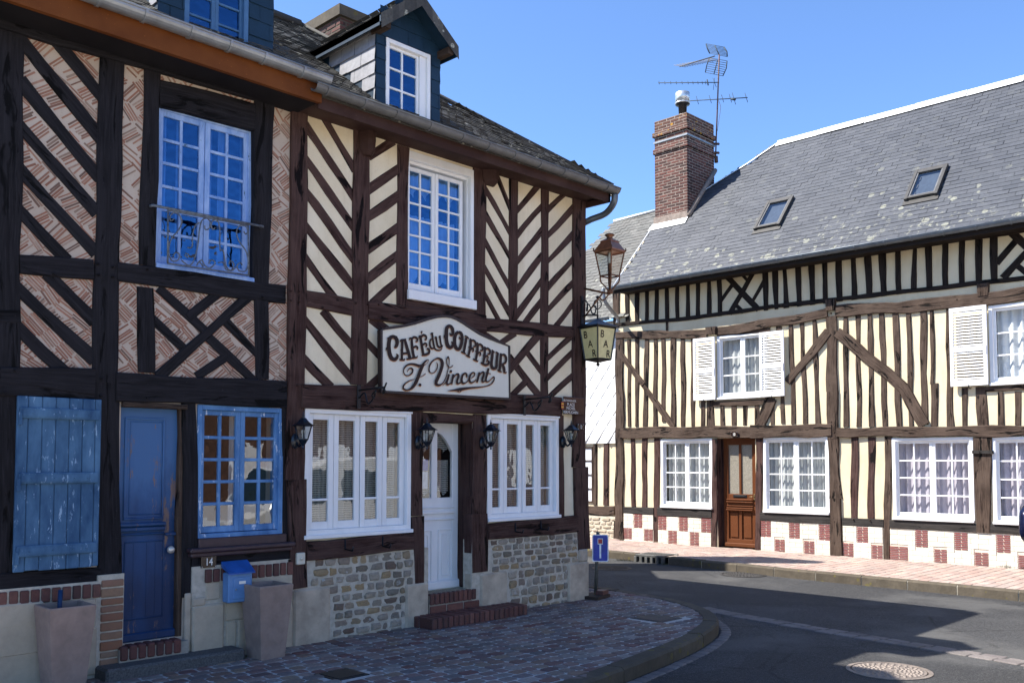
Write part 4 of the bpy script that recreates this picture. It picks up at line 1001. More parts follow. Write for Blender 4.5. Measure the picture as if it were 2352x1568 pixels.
# --- wrought-iron window rail (hooked onto the jambs)
rail = thing('window_rail', (3.6, 7.6, 2.9), 'scrolled wrought-iron rail hooked across the upstairs blue window', 'railing')
RF = Frame('c', Y0 - .05)
def RP(x, y): u, z = RF.px('B', x, y); return RF.w(u, z, 0)
mb = MB(); A_, B_ = RP(1150, 228), RP(1980, 388); mb.tube([A_, B_], .012, 0, 6)
for p in (A_, B_): mb.tube([p, (p[0], Y0 + .02, p[2])], .012, 0, 6)
mb.build('top_bar', RUSTI, rail)
mb = MB()
for a in (((1265, 262), (1262, 665)), ((1868, 378), (1872, 755)), ((1262, 665), (1872, 755)), ((1265, 265), (1870, 380))): mb.tube([RP(*a[0]), RP(*a[1])], .008, 0, 6)
mb.build('rail_frame', RUSTI, rail)
def scroll(pts): 
    m_ = MB(); m_.tube(smoothpath([RP(*p) for p in pts], 4), .0065, 0, 5); return m_.build('scroll', RUSTI, rail)
scroll([(1310, 330), (1285, 345), (1280, 310), (1310, 285), (1350, 300), (1368, 360), (1340, 420), (1290, 480), (1270, 560), (1290, 640), (1340, 640), (1350, 595), (1320, 585), (1305, 610)])
scroll([(1835, 425), (1850, 445), (1865, 420), (1845, 385), (1800, 385), (1780, 430), (1800, 500), (1850, 570), (1868, 650), (1850, 720), (1800, 720), (1785, 680), (1810, 660), (1822, 680)])
scroll([(1365, 640), (1420, 680), (1460, 640), (1490, 520), (1500, 420), (1515, 350), (1550, 325), (1580, 350), (1575, 400), (1545, 410), (1540, 380)])
scroll([(1620, 395), (1600, 410), (1590, 370), (1610, 338), (1640, 350), (1655, 420), (1655, 560), (1680, 570), (1700, 680), (1740, 720), (1780, 690)])
scroll([(1395, 590), (1420, 600), (1410, 620), (1390, 600)]); scroll([(1490, 660), (1520, 640), (1540, 680), (1580, 700), (1620, 660), (1590, 640), (1570, 665)]); scroll([(1640, 660), (1680, 660), (1700, 710), (1740, 715), (1760, 670), (1735, 645), (1722, 670)])
scroll([(1480, 680), (1500, 655), (1530, 690)]); scroll([(1410, 545), (1445, 540), (1450, 450), (1470, 380), (1500, 360)])

# --- things fixed to the two houses
def plate(name, k, xa, ya, xb, yb, txt, label, cat, f=CF, d=.05, th=.62, off=0.0, wide=.8):
    r = rect(f, k, xa, ya, xb, yb); mb = MB(); mb.fbox(f, r[0], r[1], r[2], r[3], d - .02, d, 0, .003)
    o = mb.build(name, PLATE); tag(o, label, cat)
    if txt: textmesh(txt, f, (r[0] + r[1]) / 2, r[2] + (r[3] - r[2]) * (1 - th) / 2, (r[3] - r[2]) * th, d + .002, WLET, o, 'number', wide=wide, bold=.01)
    m_ = MB()
    for u in (r[0] + .008, r[1] - .008):
        for z in (r[2] + .008, r[3] - .008): ball(m_, f.w(u, z, d), .004, 0, 6, 4)
    m_.build('screw', WLET, o); return o
plate('number_plate', 'D', 1502, 608, 1614, 690, '14', 'dark enamel house number 14 under the blue window', 'house number', d=.035)
plate('number_plate', 'G', 2257, 555, 2303, 600, '12', 'small dark house number 12 on the café corner post', 'house number', d=.05, wide=.62)
# street name plate
r = rect(CF, 'G', 2137, 350, 2293, 490); D = .075
mb = MB(); mb.fbox(CF, r[0], r[1], r[2], r[3], D - .012, D, 0, .003); o = mb.build('street_name_plate', PLATE); tag(o, 'brown street name plate reading Place Michel Vermughen on the café corner', 'street sign')
def sg(x, y): return cu('P', x, y, Y0 - D)
for s, x, y, h in (('PLACE', 497, 497, .062), ('MICHEL', 495, 612, .060), ('VERMUGHEN', 492, 735, .058)):
    u, z = sg(x, y); textmesh(s, CF, u, z, h * .62, D + .002, WLET, o, 'lettering', wide=.95)
u, z = sg(460, 358); textmesh('BEUVRON-EN-AUGE', CF, u, z, .026, D + .002, WLET, o, 'lettering', wide=.72)
u, z = sg(232, 482); mb = MB(); mb.prism(CF, [(u - .024, z + .045), (u + .024, z + .045), (u + .024, z - .035), (u, z - .05), (u - .024, z - .035)], D, D + .002, 0)
for i, zz in enumerate((.022, -.018)): mb.fbox(CF, u - .02, u + .02, z + zz - .009, z + zz + .009, D + .001, D + .0035, 1)
mb.build('coat_of_arms', [plain('arms_red', (.35, .04, .02), .4), plain('arms_gold', (.75, .45, .04), .4)], o)
# bell box
r = rect(CF, 'D', 2210, 585, 2270, 668); mb = MB(); mb.fbox(CF, r[0], r[1], r[2], r[3], .03, .065, 0, .006); o = mb.build('bell_box', CREAMP); tag(o, 'cream plastic bell box on the post between the two houses', 'doorbell')
mb = MB(); c = CF.w((r[0] + r[1]) / 2, (r[2] + r[3]) / 2, .066); mb.tube([c, (c[0], c[1] - .006, c[2])], .018, 0, 14); mb.build('button', CREAMP, o)
# letterbox
r = rect4(CF, ('D', 1655, 740), ('D', 1830, 705), ('D', 1650, 950), ('D', 1830, 935)); o = thing('letterbox', CF.w(r[0], r[2], .1), 'bright blue metal letterbox on the wall beside the number 14', 'letterbox')
mb = MB(); mb.fbox(CF, r[0], r[1], r[2], r[3], .05, .16, 0, .008); mb.build('box', BLUEB, o)
mb = MB(); pr = [(.045, r[3] + .095), (.19, r[3] + .0), (.19, r[3] - .012), (.045, r[3] + .05)]
for (a, b) in ((r[0] - .012, r[1] + .012),): mb.loft([[CF.w(a, z, d) for d, z in pr], [CF.w(b, z, d) for d, z in pr]])
mb.build('lid', plain('letterbox_lid_blue', (.02, .10, .36), .35, .1), o)
mb = MB(); a, b, c_, e = r[0] + .045, r[1] - .02, r[2] + .03, r[3] - .04; mb.fbox(CF, a, b, c_, e, .158, .168, 0, .004); m2 = mb.build('door', BLUEB, o)
mb = MB(); mb.fbox(CF, a + .05, b - .05, e - .06, e - .035, .166, .172, 0, .002); mb.build('name_tag', WLET, m2); mb = MB(); ball(mb, CF.w(a + .02, (c_ + e) / 2 - .01, .17), .009, 0, 8, 6); mb.build('lock', ZINC, m2)
# planters
def planter(x0, y0, zt, top, bot, label, stick=None):
    o = thing('planter', (x0, y0, 0), label, 'planter', 'tall tapered planters by the blue house')
    mb = MB(); t = .025
    def ring(cx, cy, h, z): return [(cx - h, cy - h, z), (cx + h, cy - h, z), (cx + h, cy + h, z), (cx - h, cy + h, z)]
    mb.loft([ring(x0, y0, bot, 0), ring(x0, y0, bot * 1.01, .01), ring(x0, y0, top, zt - .01), ring(x0, y0, top - .004, zt), ring(x0, y0, top - t, zt), ring(x0, y0, top - t - .02, zt - .2), ring(x0, y0, .01, zt - .21)], 0, True)
    mb.build('pot', TAUPE, o)
    mb = MB(); mb.box((x0 - top + .04, y0 - top + .04, zt - .17), (x0 + top - .04, y0 + top - .04, zt - .12)); mb.build('soil', SOIL, o)
    if stick: mb = MB(); mb.tube([(x0 - .02, y0 + .06, zt - .15), (x0 + .0, y0 + .10, zt + .10)], .018, 0, 8); mb.build('stake', BLUED, o)
fcorner = gr('D', 1965, 1400); rcorner = gr('D', 2150, 1372); bw = (rcorner.x - fcorner.x) / 2
top = onplane((fcorner.x, fcorner.y - .05, 0), (0, 1, 0), 'D', 1950, 845)
pz = top.z
planter(fcorner.x + bw, fcorner.y + bw, pz, bw * 1.0 + .05, bw, 'taupe tapered planter under the letterbox, standing on the pavement')
p2x = onplane((0, fcorner.y, 0), (0, 1, 0), 'D', 400, 1450).x
planter(p2x + bw, fcorner.y + bw + .0, pz, bw + .05, bw, 'taupe tapered planter in front of the shutter, holding a blue stake', True)
# granite doorstep
mb = MB(); mb.box((3.0, 7.36, -.05), (4.2, Y0 - .0, .10), 0, .02); o = mb.build('doorstep', GRANITE); tag(o, 'worn dark granite slab lying before the blue door', 'doorstep')

# --- café sign board
sign = thing('shop_sign', CF.w(6.9, 2.4, .1), 'cream painted café sign board with arched top hung on the bressummer', 'shop sign')
SD = .12; SF = Frame('c', Y0 - SD)
def SP(x, y): return SF.px('S', x, y)
outline = [(118, 300), (190, 287), (300, 272), (430, 255), (560, 230), (680, 198), (800, 160), (920, 122), (1030, 95), (1120, 85), (1200, 85), (1280, 98), (1370, 135), (1480, 200), (1600, 280), (1750, 375), (1900, 445), (2050, 505), (2235, 570), (2250, 1430), (1200, 1370), (118, 1305)]
po = [SP(*p) for p in outline]
mb = MB(); mb.prism(SF, po, -.03, 0.0); mb.build('board', SIGNW, sign)
mb = MB(); loop = [Vector(p) for p in po]; n = len(loop); cen = sum(loop, Vector((0, 0))) / n
rings = []
for i, p in enumerate(loop):
    t = (loop[(i + 1) % n] - loop[i - 1]).normalized(); nn = Vector((t.y, -t.x)); 
    if nn.dot(p - cen) < 0: nn = -nn
    q = p + nn * .028; rings.append([SF.w(p.x, p.y, .012), SF.w(q.x, q.y, .012), SF.w(q.x, q.y, -.045), SF.w(p.x, p.y, -.045)])
rings.append(rings[0]); mb.loft(rings, 0, False); mb.build('sign_frame', plain('sign_frame_brown', (.022, .012, .010), .5), sign)
STROKES = [
 [(308,572,16),(335,572,50),(360,515,60),(350,445,60),(302,404,55),(250,420,58),(226,480,64),(220,580,66),(232,680,66),(264,760,64),(312,786,58),(350,762,50),(368,720,36),(342,688,6)],
 [(174,640,4),(182,598,24),(212,584,24)], [(190,440,4),(205,425,14),(230,415,20)], [(340,400,20),(365,405,4)], [(240,795,4),(245,770,20)],
 [(405,490,6),(425,462,26),(470,458,32),(515,438,6)],[(447,460,44),(445,560,42),(440,700,40),(438,785,42)],[(492,455,36),(515,550,48),(548,660,50),(575,765,46)],[(448,688,32),(530,678,32)],[(405,772,8),(412,790,24),(478,790,24),(482,768,8)],[(518,765,8),(530,778,24),(600,768,22),(612,752,8)],[(408,625,4),(440,622,16)],
 [(560,465,6),(572,432,24),(606,430,30)],[(604,432,36),(610,560,44),(628,680,42),(648,758,40)],[(606,440,30),(640,412,34),(680,420,34),(700,450,28),(690,482,26),(662,478,8)],[(625,588,30),(672,566,30),(704,585,26),(696,612,18),(680,600,6)],[(610,745,8),(618,760,26),(690,748,24),(698,722,8)],[(588,595,4),(615,592,16)],
 [(722,432,8),(732,398,26),(765,395,30)],[(750,400,38),(768,520,42),(785,620,42),(800,712,38)],[(765,410,30),(795,376,34),(835,388,34),(850,420,30),(838,452,24),(815,445,8)],[(785,545,28),(830,514,28),(856,538,24),(846,568,16),(830,555,6)],[(772,715,14),(800,710,34),(850,700,40),(894,672,38),(895,625,34),(868,600,22),(856,628,5)],[(752,325,4),(770,322,26),(785,312,4)],[(770,322,22),(766,358,5)],[(750,575,4),(775,572,16)],
 [(948,438,14),(916,462,26),(908,540,30),(935,598,28),(978,592,18)],[(920,365,4),(935,348,18),(965,345,20)],[(948,345,32),(958,450,30),(978,560,28),(1000,612,24),(1060,632,20),(1100,612,12),(1118,580,6)],[(900,545,4),(920,545,12)],
 [(985,420,6),(1005,412,26),(1025,410,10)],[(1012,415,30),(1022,480,28),(1038,552,30),(1070,580,30),(1108,568,22),(1130,540,5)],[(1052,410,6),(1075,398,26),(1092,392,8)],[(1076,400,26),(1086,480,26),(1102,560,26)],
 [(1238,338,6),(1262,375,36),(1290,352,48),(1292,290,52),(1262,234,48),(1220,228,50),(1190,270,58),(1184,360,60),(1186,460,60),(1206,548,60),(1248,584,54),(1284,560,46),(1294,515,34),(1264,482,5)],[(1146,430,4),(1152,385,24),(1185,368,20)],[(1165,245,4),(1185,238,16)],[(1300,265,16),(1318,262,4)],[(1190,590,4),(1200,570,20)],
 [(1390,325,44),(1345,360,54),(1324,450,56),(1330,550,54),(1366,610,52),(1412,592,50),(1442,500,50),(1448,410,50),(1430,345,46),(1390,325,40)],[(1448,440,20),(1412,432,22),(1398,400,8)],[(1304,440,4),(1325,440,16)],[(1450,370,16),(1468,362,4)],
 [(1520,420,42),(1500,540,42),(1474,668,44)],[(1488,388,6),(1508,394,22),(1545,418,22),(1560,440,6)],[(1432,645,5),(1446,662,22),(1500,686,22),(1512,690,5)],[(1478,535,4),(1500,535,14)],
 [(1590,455,38),(1592,560,40),(1572,650,40),(1550,735,40)],[(1572,432,5),(1592,446,22),(1602,470,22)],[(1598,480,28),(1630,462,28),(1668,490,30),(1676,540,28),(1655,572,24),(1632,558,6)],[(1592,618,26),(1622,595,26),(1640,620,22),(1632,652,14),(1612,640,5)],[(1512,702,5),(1524,716,22),(1572,742,22),(1588,738,5)],[(1545,572,4),(1570,575,14)],
 [(1712,520,38),(1706,630,40),(1692,720,40),(1676,800,40)],[(1690,498,5),(1706,512,22),(1722,535,22)],[(1718,545,28),(1750,530,28),(1788,562,30),(1794,610,28),(1774,636,24),(1748,622,6)],[(1708,688,26),(1740,664,26),(1758,690,22),(1750,718,14),(1730,705,5)],[(1634,768,5),(1646,785,22),(1700,812,22),(1718,798,5)],[(1664,640,4),(1688,642,14)],
 [(1834,590,38),(1826,700,40),(1812,790,40),(1800,850,38)],[(1812,568,5),(1830,582,22),(1846,605,22)],[(1842,615,28),(1874,598,28),(1910,628,30),(1916,670,28),(1894,696,22),(1870,680,6)],[(1830,748,26),(1862,722,26),(1884,748,22),(1874,780,14),(1850,768,5)],[(1762,828,5),(1780,850,26),(1840,878,38),(1882,862,38),(1894,825,32),(1866,802,20),(1850,828,5)],[(1788,712,4),(1812,715,14)],
 [(1962,648,38),(1954,740,44),(1940,850,46),(1950,915,46),(1986,938,46),(2022,905,44),(2028,820,42),(2038,720,40),(2044,690,36)],[(1940,628,5),(1956,635,22),(1984,662,20),(1992,668,5)],[(2008,655,5),(2024,665,22),(2050,682,22),(2066,690,5)],[(1922,765,4),(1940,768,14)],
 [(2100,700,38),(2094,800,42),(2084,900,42),(2074,972,40)],[(2078,685,5),(2094,694,24),(2110,702,20)],[(2104,712,28),(2150,704,32),(2180,742,36),(2186,800,36),(2162,846,32),(2118,862,24)],[(2124,866,30),(2148,920,42),(2160,985,38)],[(2042,950,5),(2056,972,22),(2100,990,22),(2112,985,5)],[(2140,990,24),(2178,1008,22),(2196,990,5)],[(2190,740,14),(2204,742,4)],[(2064,820,4),(2090,822,14)],
 [(528,988,8),(545,950,12),(585,930,18),(615,958,26),(604,1010,22),(555,1050,14),(505,1052,12),(468,1012,14),(470,940,18),(520,882,24),(590,862,28),(660,872,36),(720,890,36),(770,880,30),(820,825,26),(865,790,12),(882,800,7),(855,848,5),(800,885,10)],
 [(808,862,30),(768,920,50),(735,1000,54),(702,1090,56),(662,1180,54),(605,1258,42),(545,1294,22),(482,1290,24),(454,1255,24),(478,1200,20),(548,1148,14),(620,1120,8),(650,1112,5)],[(718,1086,6),(780,1060,8),(832,1022,10)],
 [(748,1192,24),(738,1212,50),(730,1230,26)],
 [(1015,832,6),(1034,880,14),(1018,950,14),(972,1004,10),(922,1010,12),(892,970,18),(897,900,24),(932,830,20),(990,782,18),(1048,765,26),(1100,800,46),(1112,870,52),(1090,960,52),(1052,1060,54),(1012,1150,54),(1014,1200,44),(1060,1216,32),(1118,1182,14),(1170,1090,10),(1200,990,12),(1226,880,10),(1228,790,12),(1208,740,18),(1186,790,14),(1192,860,12),(1214,908,10),(1250,916,10),(1292,882,10)],
 [(1225,1032,36),(1205,1110,36),(1186,1170,36),(1205,1205,26),(1255,1180,10)],[(1262,965,20),(1256,985,42),(1250,1003,22)],[(1115,1218,6),(1155,1182,10),(1195,1130,8)],
 [(1300,1034,36),(1284,1115,36),(1264,1200,36)],[(1290,1115,8),(1335,1045,16),(1375,1030,30),(1386,1065,34),(1362,1140,34),(1366,1190,30),(1412,1175,14),(1440,1150,8)],
 [(1522,1080,20),(1524,1040,26),(1495,1015,22),(1455,1050,32),(1436,1130,38),(1460,1185,30),(1512,1170,14),(1555,1125,8)],
 [(1595,1098,8),(1640,1065,14),(1658,1022,20),(1625,1004,18),(1582,1050,28),(1566,1125,36),(1592,1174,28),(1645,1155,14),(1682,1115,8)],
 [(1736,1002,34),(1716,1085,36),(1694,1168,36)],[(1722,1085,8),(1765,1012,16),(1800,998,30),(1808,1040,34),(1784,1115,34),(1790,1160,26),(1838,1140,10)],
 [(1890,932,36),(1870,1020,36),(1848,1095,34),(1848,1148,28),(1885,1155,16),(1930,1115,10),(1965,1080,14),(1985,1088,18),(1975,1140,18),(1925,1200,14),(1830,1236,12),(1700,1252,20),(1560,1264,30),(1420,1285,46),(1300,1302,24),(1198,1310,3)],[(1838,1002,10),(1925,1028,12)],[(1440,1285,36),(1400,1338,3)],[(1350,1295,30),(1400,1338,3)]]
def ribbons(dx, dy, d0, grow=0.0):
    mb = MB(); lvl = 0
    for st in STROKES:
        P_ = smoothpath([Vector((x, y, w)) for x, y, w in st], 6); n = len(P_); vs = []
        for i, p in enumerate(P_):
            t = (P_[min(i + 1, n - 1)] - P_[max(i - 1, 0)]); t = Vector((t.x, t.y, 0)); t = t.normalized() if t.length > 1e-6 else Vector((1, 0, 0))
            w = max(p.z, 2) / 2 + grow; dd = d0 + lvl * .00008 + i / n * .0012
            for s in (1, -1):
                u, z = SP(p.x + dx - t.y * w * s, p.y + dy + t.x * w * s); vs.append(SF.w(u, z, dd))
        mb.mesh(vs, [[2 * i, 2 * i + 1, 2 * i + 3, 2 * i + 2] for i in range(n - 1)]); lvl += 1
    return mb
ribbons(9, 14, .0005).build('lettering_shadow', LETTSH, sign, nrm=False)
ribbons(0, 0, .012).build('lettering', LETTER, sign, nrm=False)

# --- iron brackets and planter hooks
def bracket(k, xs, ys, label):
    o = thing('iron_bracket', CF.w(*CF.px(k, xs[0], ys[0]), .06), label, 'bracket', 'scrolled iron brackets on the café bressummer')
    F_ = Frame('c', Y0 - .06); u, z0_ = F_.px(k, xs[0], ys[1]); _, z1_ = F_.px(k, xs[0], ys[0]); L = .42
    mb = MB(); mb.fbox(F_, u - .02, u + .02, z0_, z1_, 0, .014, 0, .003); mb.build('back_plate', IRON, o)
    za = z1_ - .055
    mb = MB(); mb.tube([F_.w(u, za, .01), F_.w(u, za + .01, L)], .010, 0, 6); mb.tube(smoothpath([F_.w(u, za, L - .02), F_.w(u, za - .03, L + .01), F_.w(u, za - .05, L - .03), F_.w(u, za + .05, L + .03)], 4), .009, 0, 6); mb.build('arm', IRON, o)
    mb = MB(); mb.tube(smoothpath([F_.w(u, z0_ + .1, .01), F_.w(u, z0_ + .15, .10), F_.w(u, za - .14, .16), F_.w(u, za - .08, .25), F_.w(u, za - .02, .28), F_.w(u, za - .06, .22), F_.w(u, za - .09, .26)], 4), .009, 0, 6); mb.build('strut', IRON, o)
bracket('G', (628, 628), (262, 438), 'scrolled black iron bracket left of the shop sign')
bracket('G', (1876, 1876), (337, 490), 'scrolled black iron bracket right of the shop sign')
for i, (x, y, l) in enumerate(((505, 480, 'iron planter hook under the left café window, the left one'), (787, 460, 'iron planter hook under the left café window, the right one'), (1785, 360, 'iron planter hook under the right café window, the left one'), (1978, 342, 'iron planter hook under the right café window, the right one'))):
    u, z = CF.px('H', x, y); mb = MB(); w = .10
    mb.tube([CF.w(u, z, .05), CF.w(u, z - .10, .055), CF.w(u + .01, z - .11, .16), CF.w(u + .012, z - .07, .17)], .009, 0, 6); o = mb.build('planter_hook', IRON); tag(o, l, 'hook', 'planter hooks below the café windows')

# --- wall lanterns
def wall_lantern(k, bx, by, cx, top, bot, label):
    """bracket rose at (bx,by) on the wall; lantern body centred cx between readings top and bot"""
    pr = .17; F_ = Frame('c', Y0 - pr); u, zt = F_.px(k, cx, top); _, zb = F_.px(k, cx, bot); H = zt - zb
    root = thing('wall_lantern', (u, Y0 - pr, zb), label, 'lantern', 'black wall lanterns on the café front')
    bu, bz = CF.px(k, bx, by); c = (u, Y0 - pr, zb)
    mb = MB()
    mb.loft([[CF.w(bu + r * .8 * math.cos(a * .5236), bz + r * 1.35 * math.sin(a * .5236), d) for a in range(12)] for r, d in ((.055, .01), (.055, .03), (.04, .045), (.012, .055))])
    mb.tube(smoothpath([CF.w(bu, bz - .01, .05), CF.w((bu + u) / 2, bz - .05, .10), (c[0], c[1], zb + .06)], 5), .012, 0, 7); mb.build('bracket', IRONB, root)
    mb = MB(); N = 6
    mb.lathe(c, [(.004, 0), (.012, .01), (.008, .03), (.03, .05), (.05, H * .24), (.056, H * .25), (.056, H * .27)], 0, N, False)
    for i in range(N):
        a = 2 * math.pi * i / N; mb.tube([(c[0] + .05 * math.cos(a), c[1] + .05 * math.sin(a), zb + H * .26), (c[0] + .088 * math.cos(a), c[1] + .088 * math.sin(a), zb + H * .62)], .005, 0, 5)
    mb.build('cage', IRONB, root)
    mb = MB(); mb.lathe(c, [(.115, H * .61), (.118, H * .625), (.095, H * .65), (.06, H * .72), (.035, H * .80), (.030, H * .82), (.012, H * .84), (.014, H * .88), (.006, H * .91), (.003, H)], 0, N, False); mb.build('cap', IRONB, root)
    mb = MB(); mb.lathe(c, [(.048, H * .265), (.084, H * .61)], 0, N, False); mb.build('glass', GLASSL, root)
    mb = MB(); mb.tube([(c[0], c[1], zb + H * .27), (c[0], c[1], zb + H * .42)], .012, 0, 8); ball(mb, (c[0], c[1], zb + H * .46), .022, 0, 8, 6); mb.build('bulb', plain('bulb_white', (.6, .6, .58), .3), root)
wall_lantern('G', 140, 685, 214, 462, 742, 'black six-sided wall lantern on the post between the two houses')
wall_lantern('G', 1068, 695, 1145, 508, 748, 'black six-sided wall lantern left of the café door')
wall_lantern('G', 1552, 700, 1625, 520, 748, 'black six-sided wall lantern right of the café door')
wall_lantern('G', 2160, 690, 2230, 528, 728, 'black six-sided wall lantern under the number 12')

pegs(CF, cafe, [('F', 600, 965), ('F', 108, 875), ('F', 175, 880), ('F', 108, 945), ('F', 175, 955), ('F', 690, 975), ('F', 690, 1055), ('F', 350, 1000), ('F', 770, 975), ('F', 968, 1000), ('F', 2035, 1190), ('F', 2235, 1160), ('G', 160, 265), ('G', 100, 190), ('G', 2170, 1262), ('F', 1840, 1105)], W_BROWN)
pegs(CF, blue, [('B', 735, 670), ('B', 740, 752), ('B', 848, 692), ('B', 845, 766), ('B', 1105, 712), ('B', 400, 745), ('B', 1970, 920), ('B', 105, 1470), ('C', 755, 155), ('C', 760, 25), ('C', 25, 130), ('C', 1095, 170)], W_BLACK)

# ================================================================== things at the café corner
class RFrame:
    """free upright frame: origin, horizontal axis, outward normal; optional backward lean"""
    def __init__(s, o, ax, n, lean=0.0): s.o, s.ax, s.n, s.lean, s.kind = Vector(o), Vector(ax).normalized(), Vector(n).normalized(), lean, 'c'
    def w(s, u, z, d=0.0): return tuple(s.o + s.ax * u + Vector((0, 0, z)) + s.n * (d + s.lean * z))
def lantern4(k, cx, ytop, ybot, Y, cz=None):
    w = onplane((0, Y, 0), (0, 1, 0), k, cx, ytop); b = onplane((0, Y, 0), (0, 1, 0), k, cx, ybot); return Vector((w.x, Y, 0)), w.z, b.z
# bar lantern
c, zt, zb = lantern4('J', 265, 775, 1012, 7.42)
va = math.atan2(c.y, c.x) + math.pi
px_m = (c.length) / FOC / 3.277
bar = thing('bar_lantern', (c.x, c.y, zb), 'hexagonal-looking yellow glass lantern lettered BAR hanging from a scrolled iron arm at the café corner', 'lantern')
bar['label'] = 'four-sided yellow lantern lettered BAR on a scrolled iron arm at the café corner'
rt, rb = 132 * px_m, 96 * px_m
mb = MB()
for i in range(4):
    a0, a1 = va + i * math.pi / 2, va + (i + 1) * math.pi / 2
    mb.q([(c.x + rb * math.cos(a0), c.y + rb * math.sin(a0), zb), (c.x + rb * math.cos(a1), c.y + rb * math.sin(a1), zb), (c.x + rt * math.cos(a1), c.y + rt * math.sin(a1), zt), (c.x + rt * math.cos(a0), c.y + rt * math.sin(a0), zt)])
mb.build('pane', LAMPY, bar)
mb = MB(); rot = va
for i in range(4):
    a0, a1 = va + i * math.pi / 2, va + (i + 1) * math.pi / 2
    P_ = lambda r, a, z: (c.x + r * math.cos(a), c.y + r * math.sin(a), z)
    mb.tube([P_(rb + .003, a0, zb), P_(rt + .003, a0, zt)], .012, 0, 4, False); mb.tube([P_(rb, a0, zb), P_(rb, a1, zb)], .013, 0, 4, False); mb.tube([P_(rt, a0, zt), P_(rt, a1, zt)], .013, 0, 4, False)
mb.lathe((c.x, c.y, zt), [(rt + .05, .0), (rt + .055, .012), (rt * .45, .075), (.03, .11), (.012, .12), (.012, .17)], 0, 4, False, rot)
mb.lathe((c.x, c.y, zb), [(.004, -.085), (.02, -.07), (.022, -.055), (.01, -.04), (rb * .4, -.03), (rb + .01, -.004)], 0, 4, False, rot)
mb.build('lantern_frame', IRON, bar)
bar_let = []
for i in (0, 3):
    a0, a1 = va + i * math.pi / 2, va + (i + 1) * math.pi / 2
    am = (a0 + a1) / 2; n_ = Vector((math.cos(am), math.sin(am), 0)); ap = rt * math.cos(math.pi / 4); apb = rb * math.cos(math.pi / 4)
    lean = (ap - apb) / (zt - zb)
    ax = Vector((-n_.y, n_.x, 0)); 
    F_ = RFrame(c + n_ * (apb) + Vector((0, 0, zb)), ax, n_, lean); H = zt - zb
    for ch, fx, fz in (('B', -.26, .66), ('A', .02, .36), ('R', .22, .06)):
        textmesh(ch, F_, fx * rt * 1.2, fz * H, H * .23, .004, LETTER, bar, 'lettering', wide=.95, bold=.012)
mb = MB(); wallp = Vector((uR - .02, Y0 - .02, 0)); za = zt + .17
pa = Vector((c.x, c.y, za)); pw = Vector((uR - .05, Y0 - .03, za - .0))
mb.tube([pw, pa], .012, 0, 6); dv = (pa - pw); 
g = lambda t, h: pw + dv * t + Vector((0, 0, h))
mb.tube(smoothpath([g(0, -.03), g(-.05, .10), g(.08, .19), g(.25, .17), g(.30, .08), g(.22, .06), g(.30, .14), g(.45, .12), g(.6, .03), g(.8, .02), g(.88, .09), g(.80, .12)], 4), .009, 0, 6)
mb.fbox(CF, uR - .09, uR - .045, za - .12, za + .25, -.02, .03)
mb.tube([pa + Vector((0, 0, -.05)), pa + Vector((0, 0, .2))], .008, 0, 6)
for s_ in (-1, 1): mb.tube(smoothpath([pa + Vector((s_ * .004, 0, .07)), pa + Vector((s_ * .032, -s_ * .03, .11)), pa + Vector((s_ * .03, -s_ * .028, .17)), pa + Vector((0, 0, .2))], 4), .007, 0, 5)
ball(mb, pa + Vector((0, 0, .225)), .022); mb.build('iron_arm', IRON, bar)

# street lamp
c, zt, zb = lantern4('J', 355, 205, 385, 7.22)
va = math.atan2(c.y, c.x) + math.pi + .12
px_m = c.length / FOC / 3.277
lamp = thing('street_lamp', (c.x, c.y, zb - .15), 'copper-roofed four-sided street lamp on a bracket at the café corner, above the bar lantern', 'street lamp')
rt, rb = 110 * px_m, 72 * px_m
P_ = lambda r, a, z: (c.x + r * math.cos(a), c.y + r * math.sin(a), z)
mb = MB()
for i in range(4):
    a0, a1 = va + i * math.pi / 2, va + (i + 1) * math.pi / 2
    mb.tube([P_(rb, a0, zb), P_(rt, a0, zt)], .010, 0, 6, False); mb.tube([P_(rb, a0, zb), P_(rb, a1, zb)], .010, 0, 4, False); mb.tube([P_(rt, a0, zt), P_(rt, a1, zt)], .014, 0, 4, False)
    mb.tube(smoothpath([P_(rb, a0, zb), P_(rb * .95, a0, zb - .07), P_(rb * .5, a0, zb - .13), P_(.02, a0, zb - .19)], 4), .010, 0, 6)
    mb.tube([P_(rt, a0, zt), P_(rt + .02, a0, zt + .015), P_(rt + .018, a0, zt + .05)], .009, 0, 5)
mb.lathe((c.x, c.y, zb - .22), [(.035, 0), (.04, .02), (.02, .05), (.012, .1), (.010, .2)], 0, 10)
mb.tube([(c.x, c.y, zb - .05), (c.x, c.y, zt + .1)], .012, 0, 8)
mb.build('lamp_frame', COPPERD, lamp)
mb = MB(); mb.lathe((c.x, c.y, zt), [(rt + .012, 0), (rt + .015, .02), (rt * .62, .125), (rt * .66, .13), (rt * .64, .142), (rt * .3, .172), (rt * .22, .178)], 0, 4, False, va); mb.build('lamp_roof', COPPER, lamp)
mb = MB(); mb.lathe((c.x, c.y, zt + .165), [(.05, 0), (.038, .015), (.038, .035), (.065, .048), (.06, .06), (.045, .068), (.03, .075)], 0, 14); mb.build('lamp_cap', COPPERD, lamp)
mb = MB(); mb.lathe((c.x, c.y, 0), [(rb - .004, zb), (rt - .004, zt)], 0, 4, False, va)
me_ = mb; me_.f = me_.f[:4]; me_.m = me_.m[:4]; me_.build('glass', GLASSL, lamp)
mb = MB(); mb.tube([(c.x, c.y, zt - .0), (c.x, c.y, zt - .14)], .022, 0, 8); mb.build('bulb', plain('lamp_bulb', (.7, .68, .6), .4), lamp)
mb = MB(); w1 = Vector((uR, Y0 + .02, zb - .10)); e1_ = Vector((c.x, c.y, zb - .225)); mb.tube([w1, e1_], .015, 0, 6)
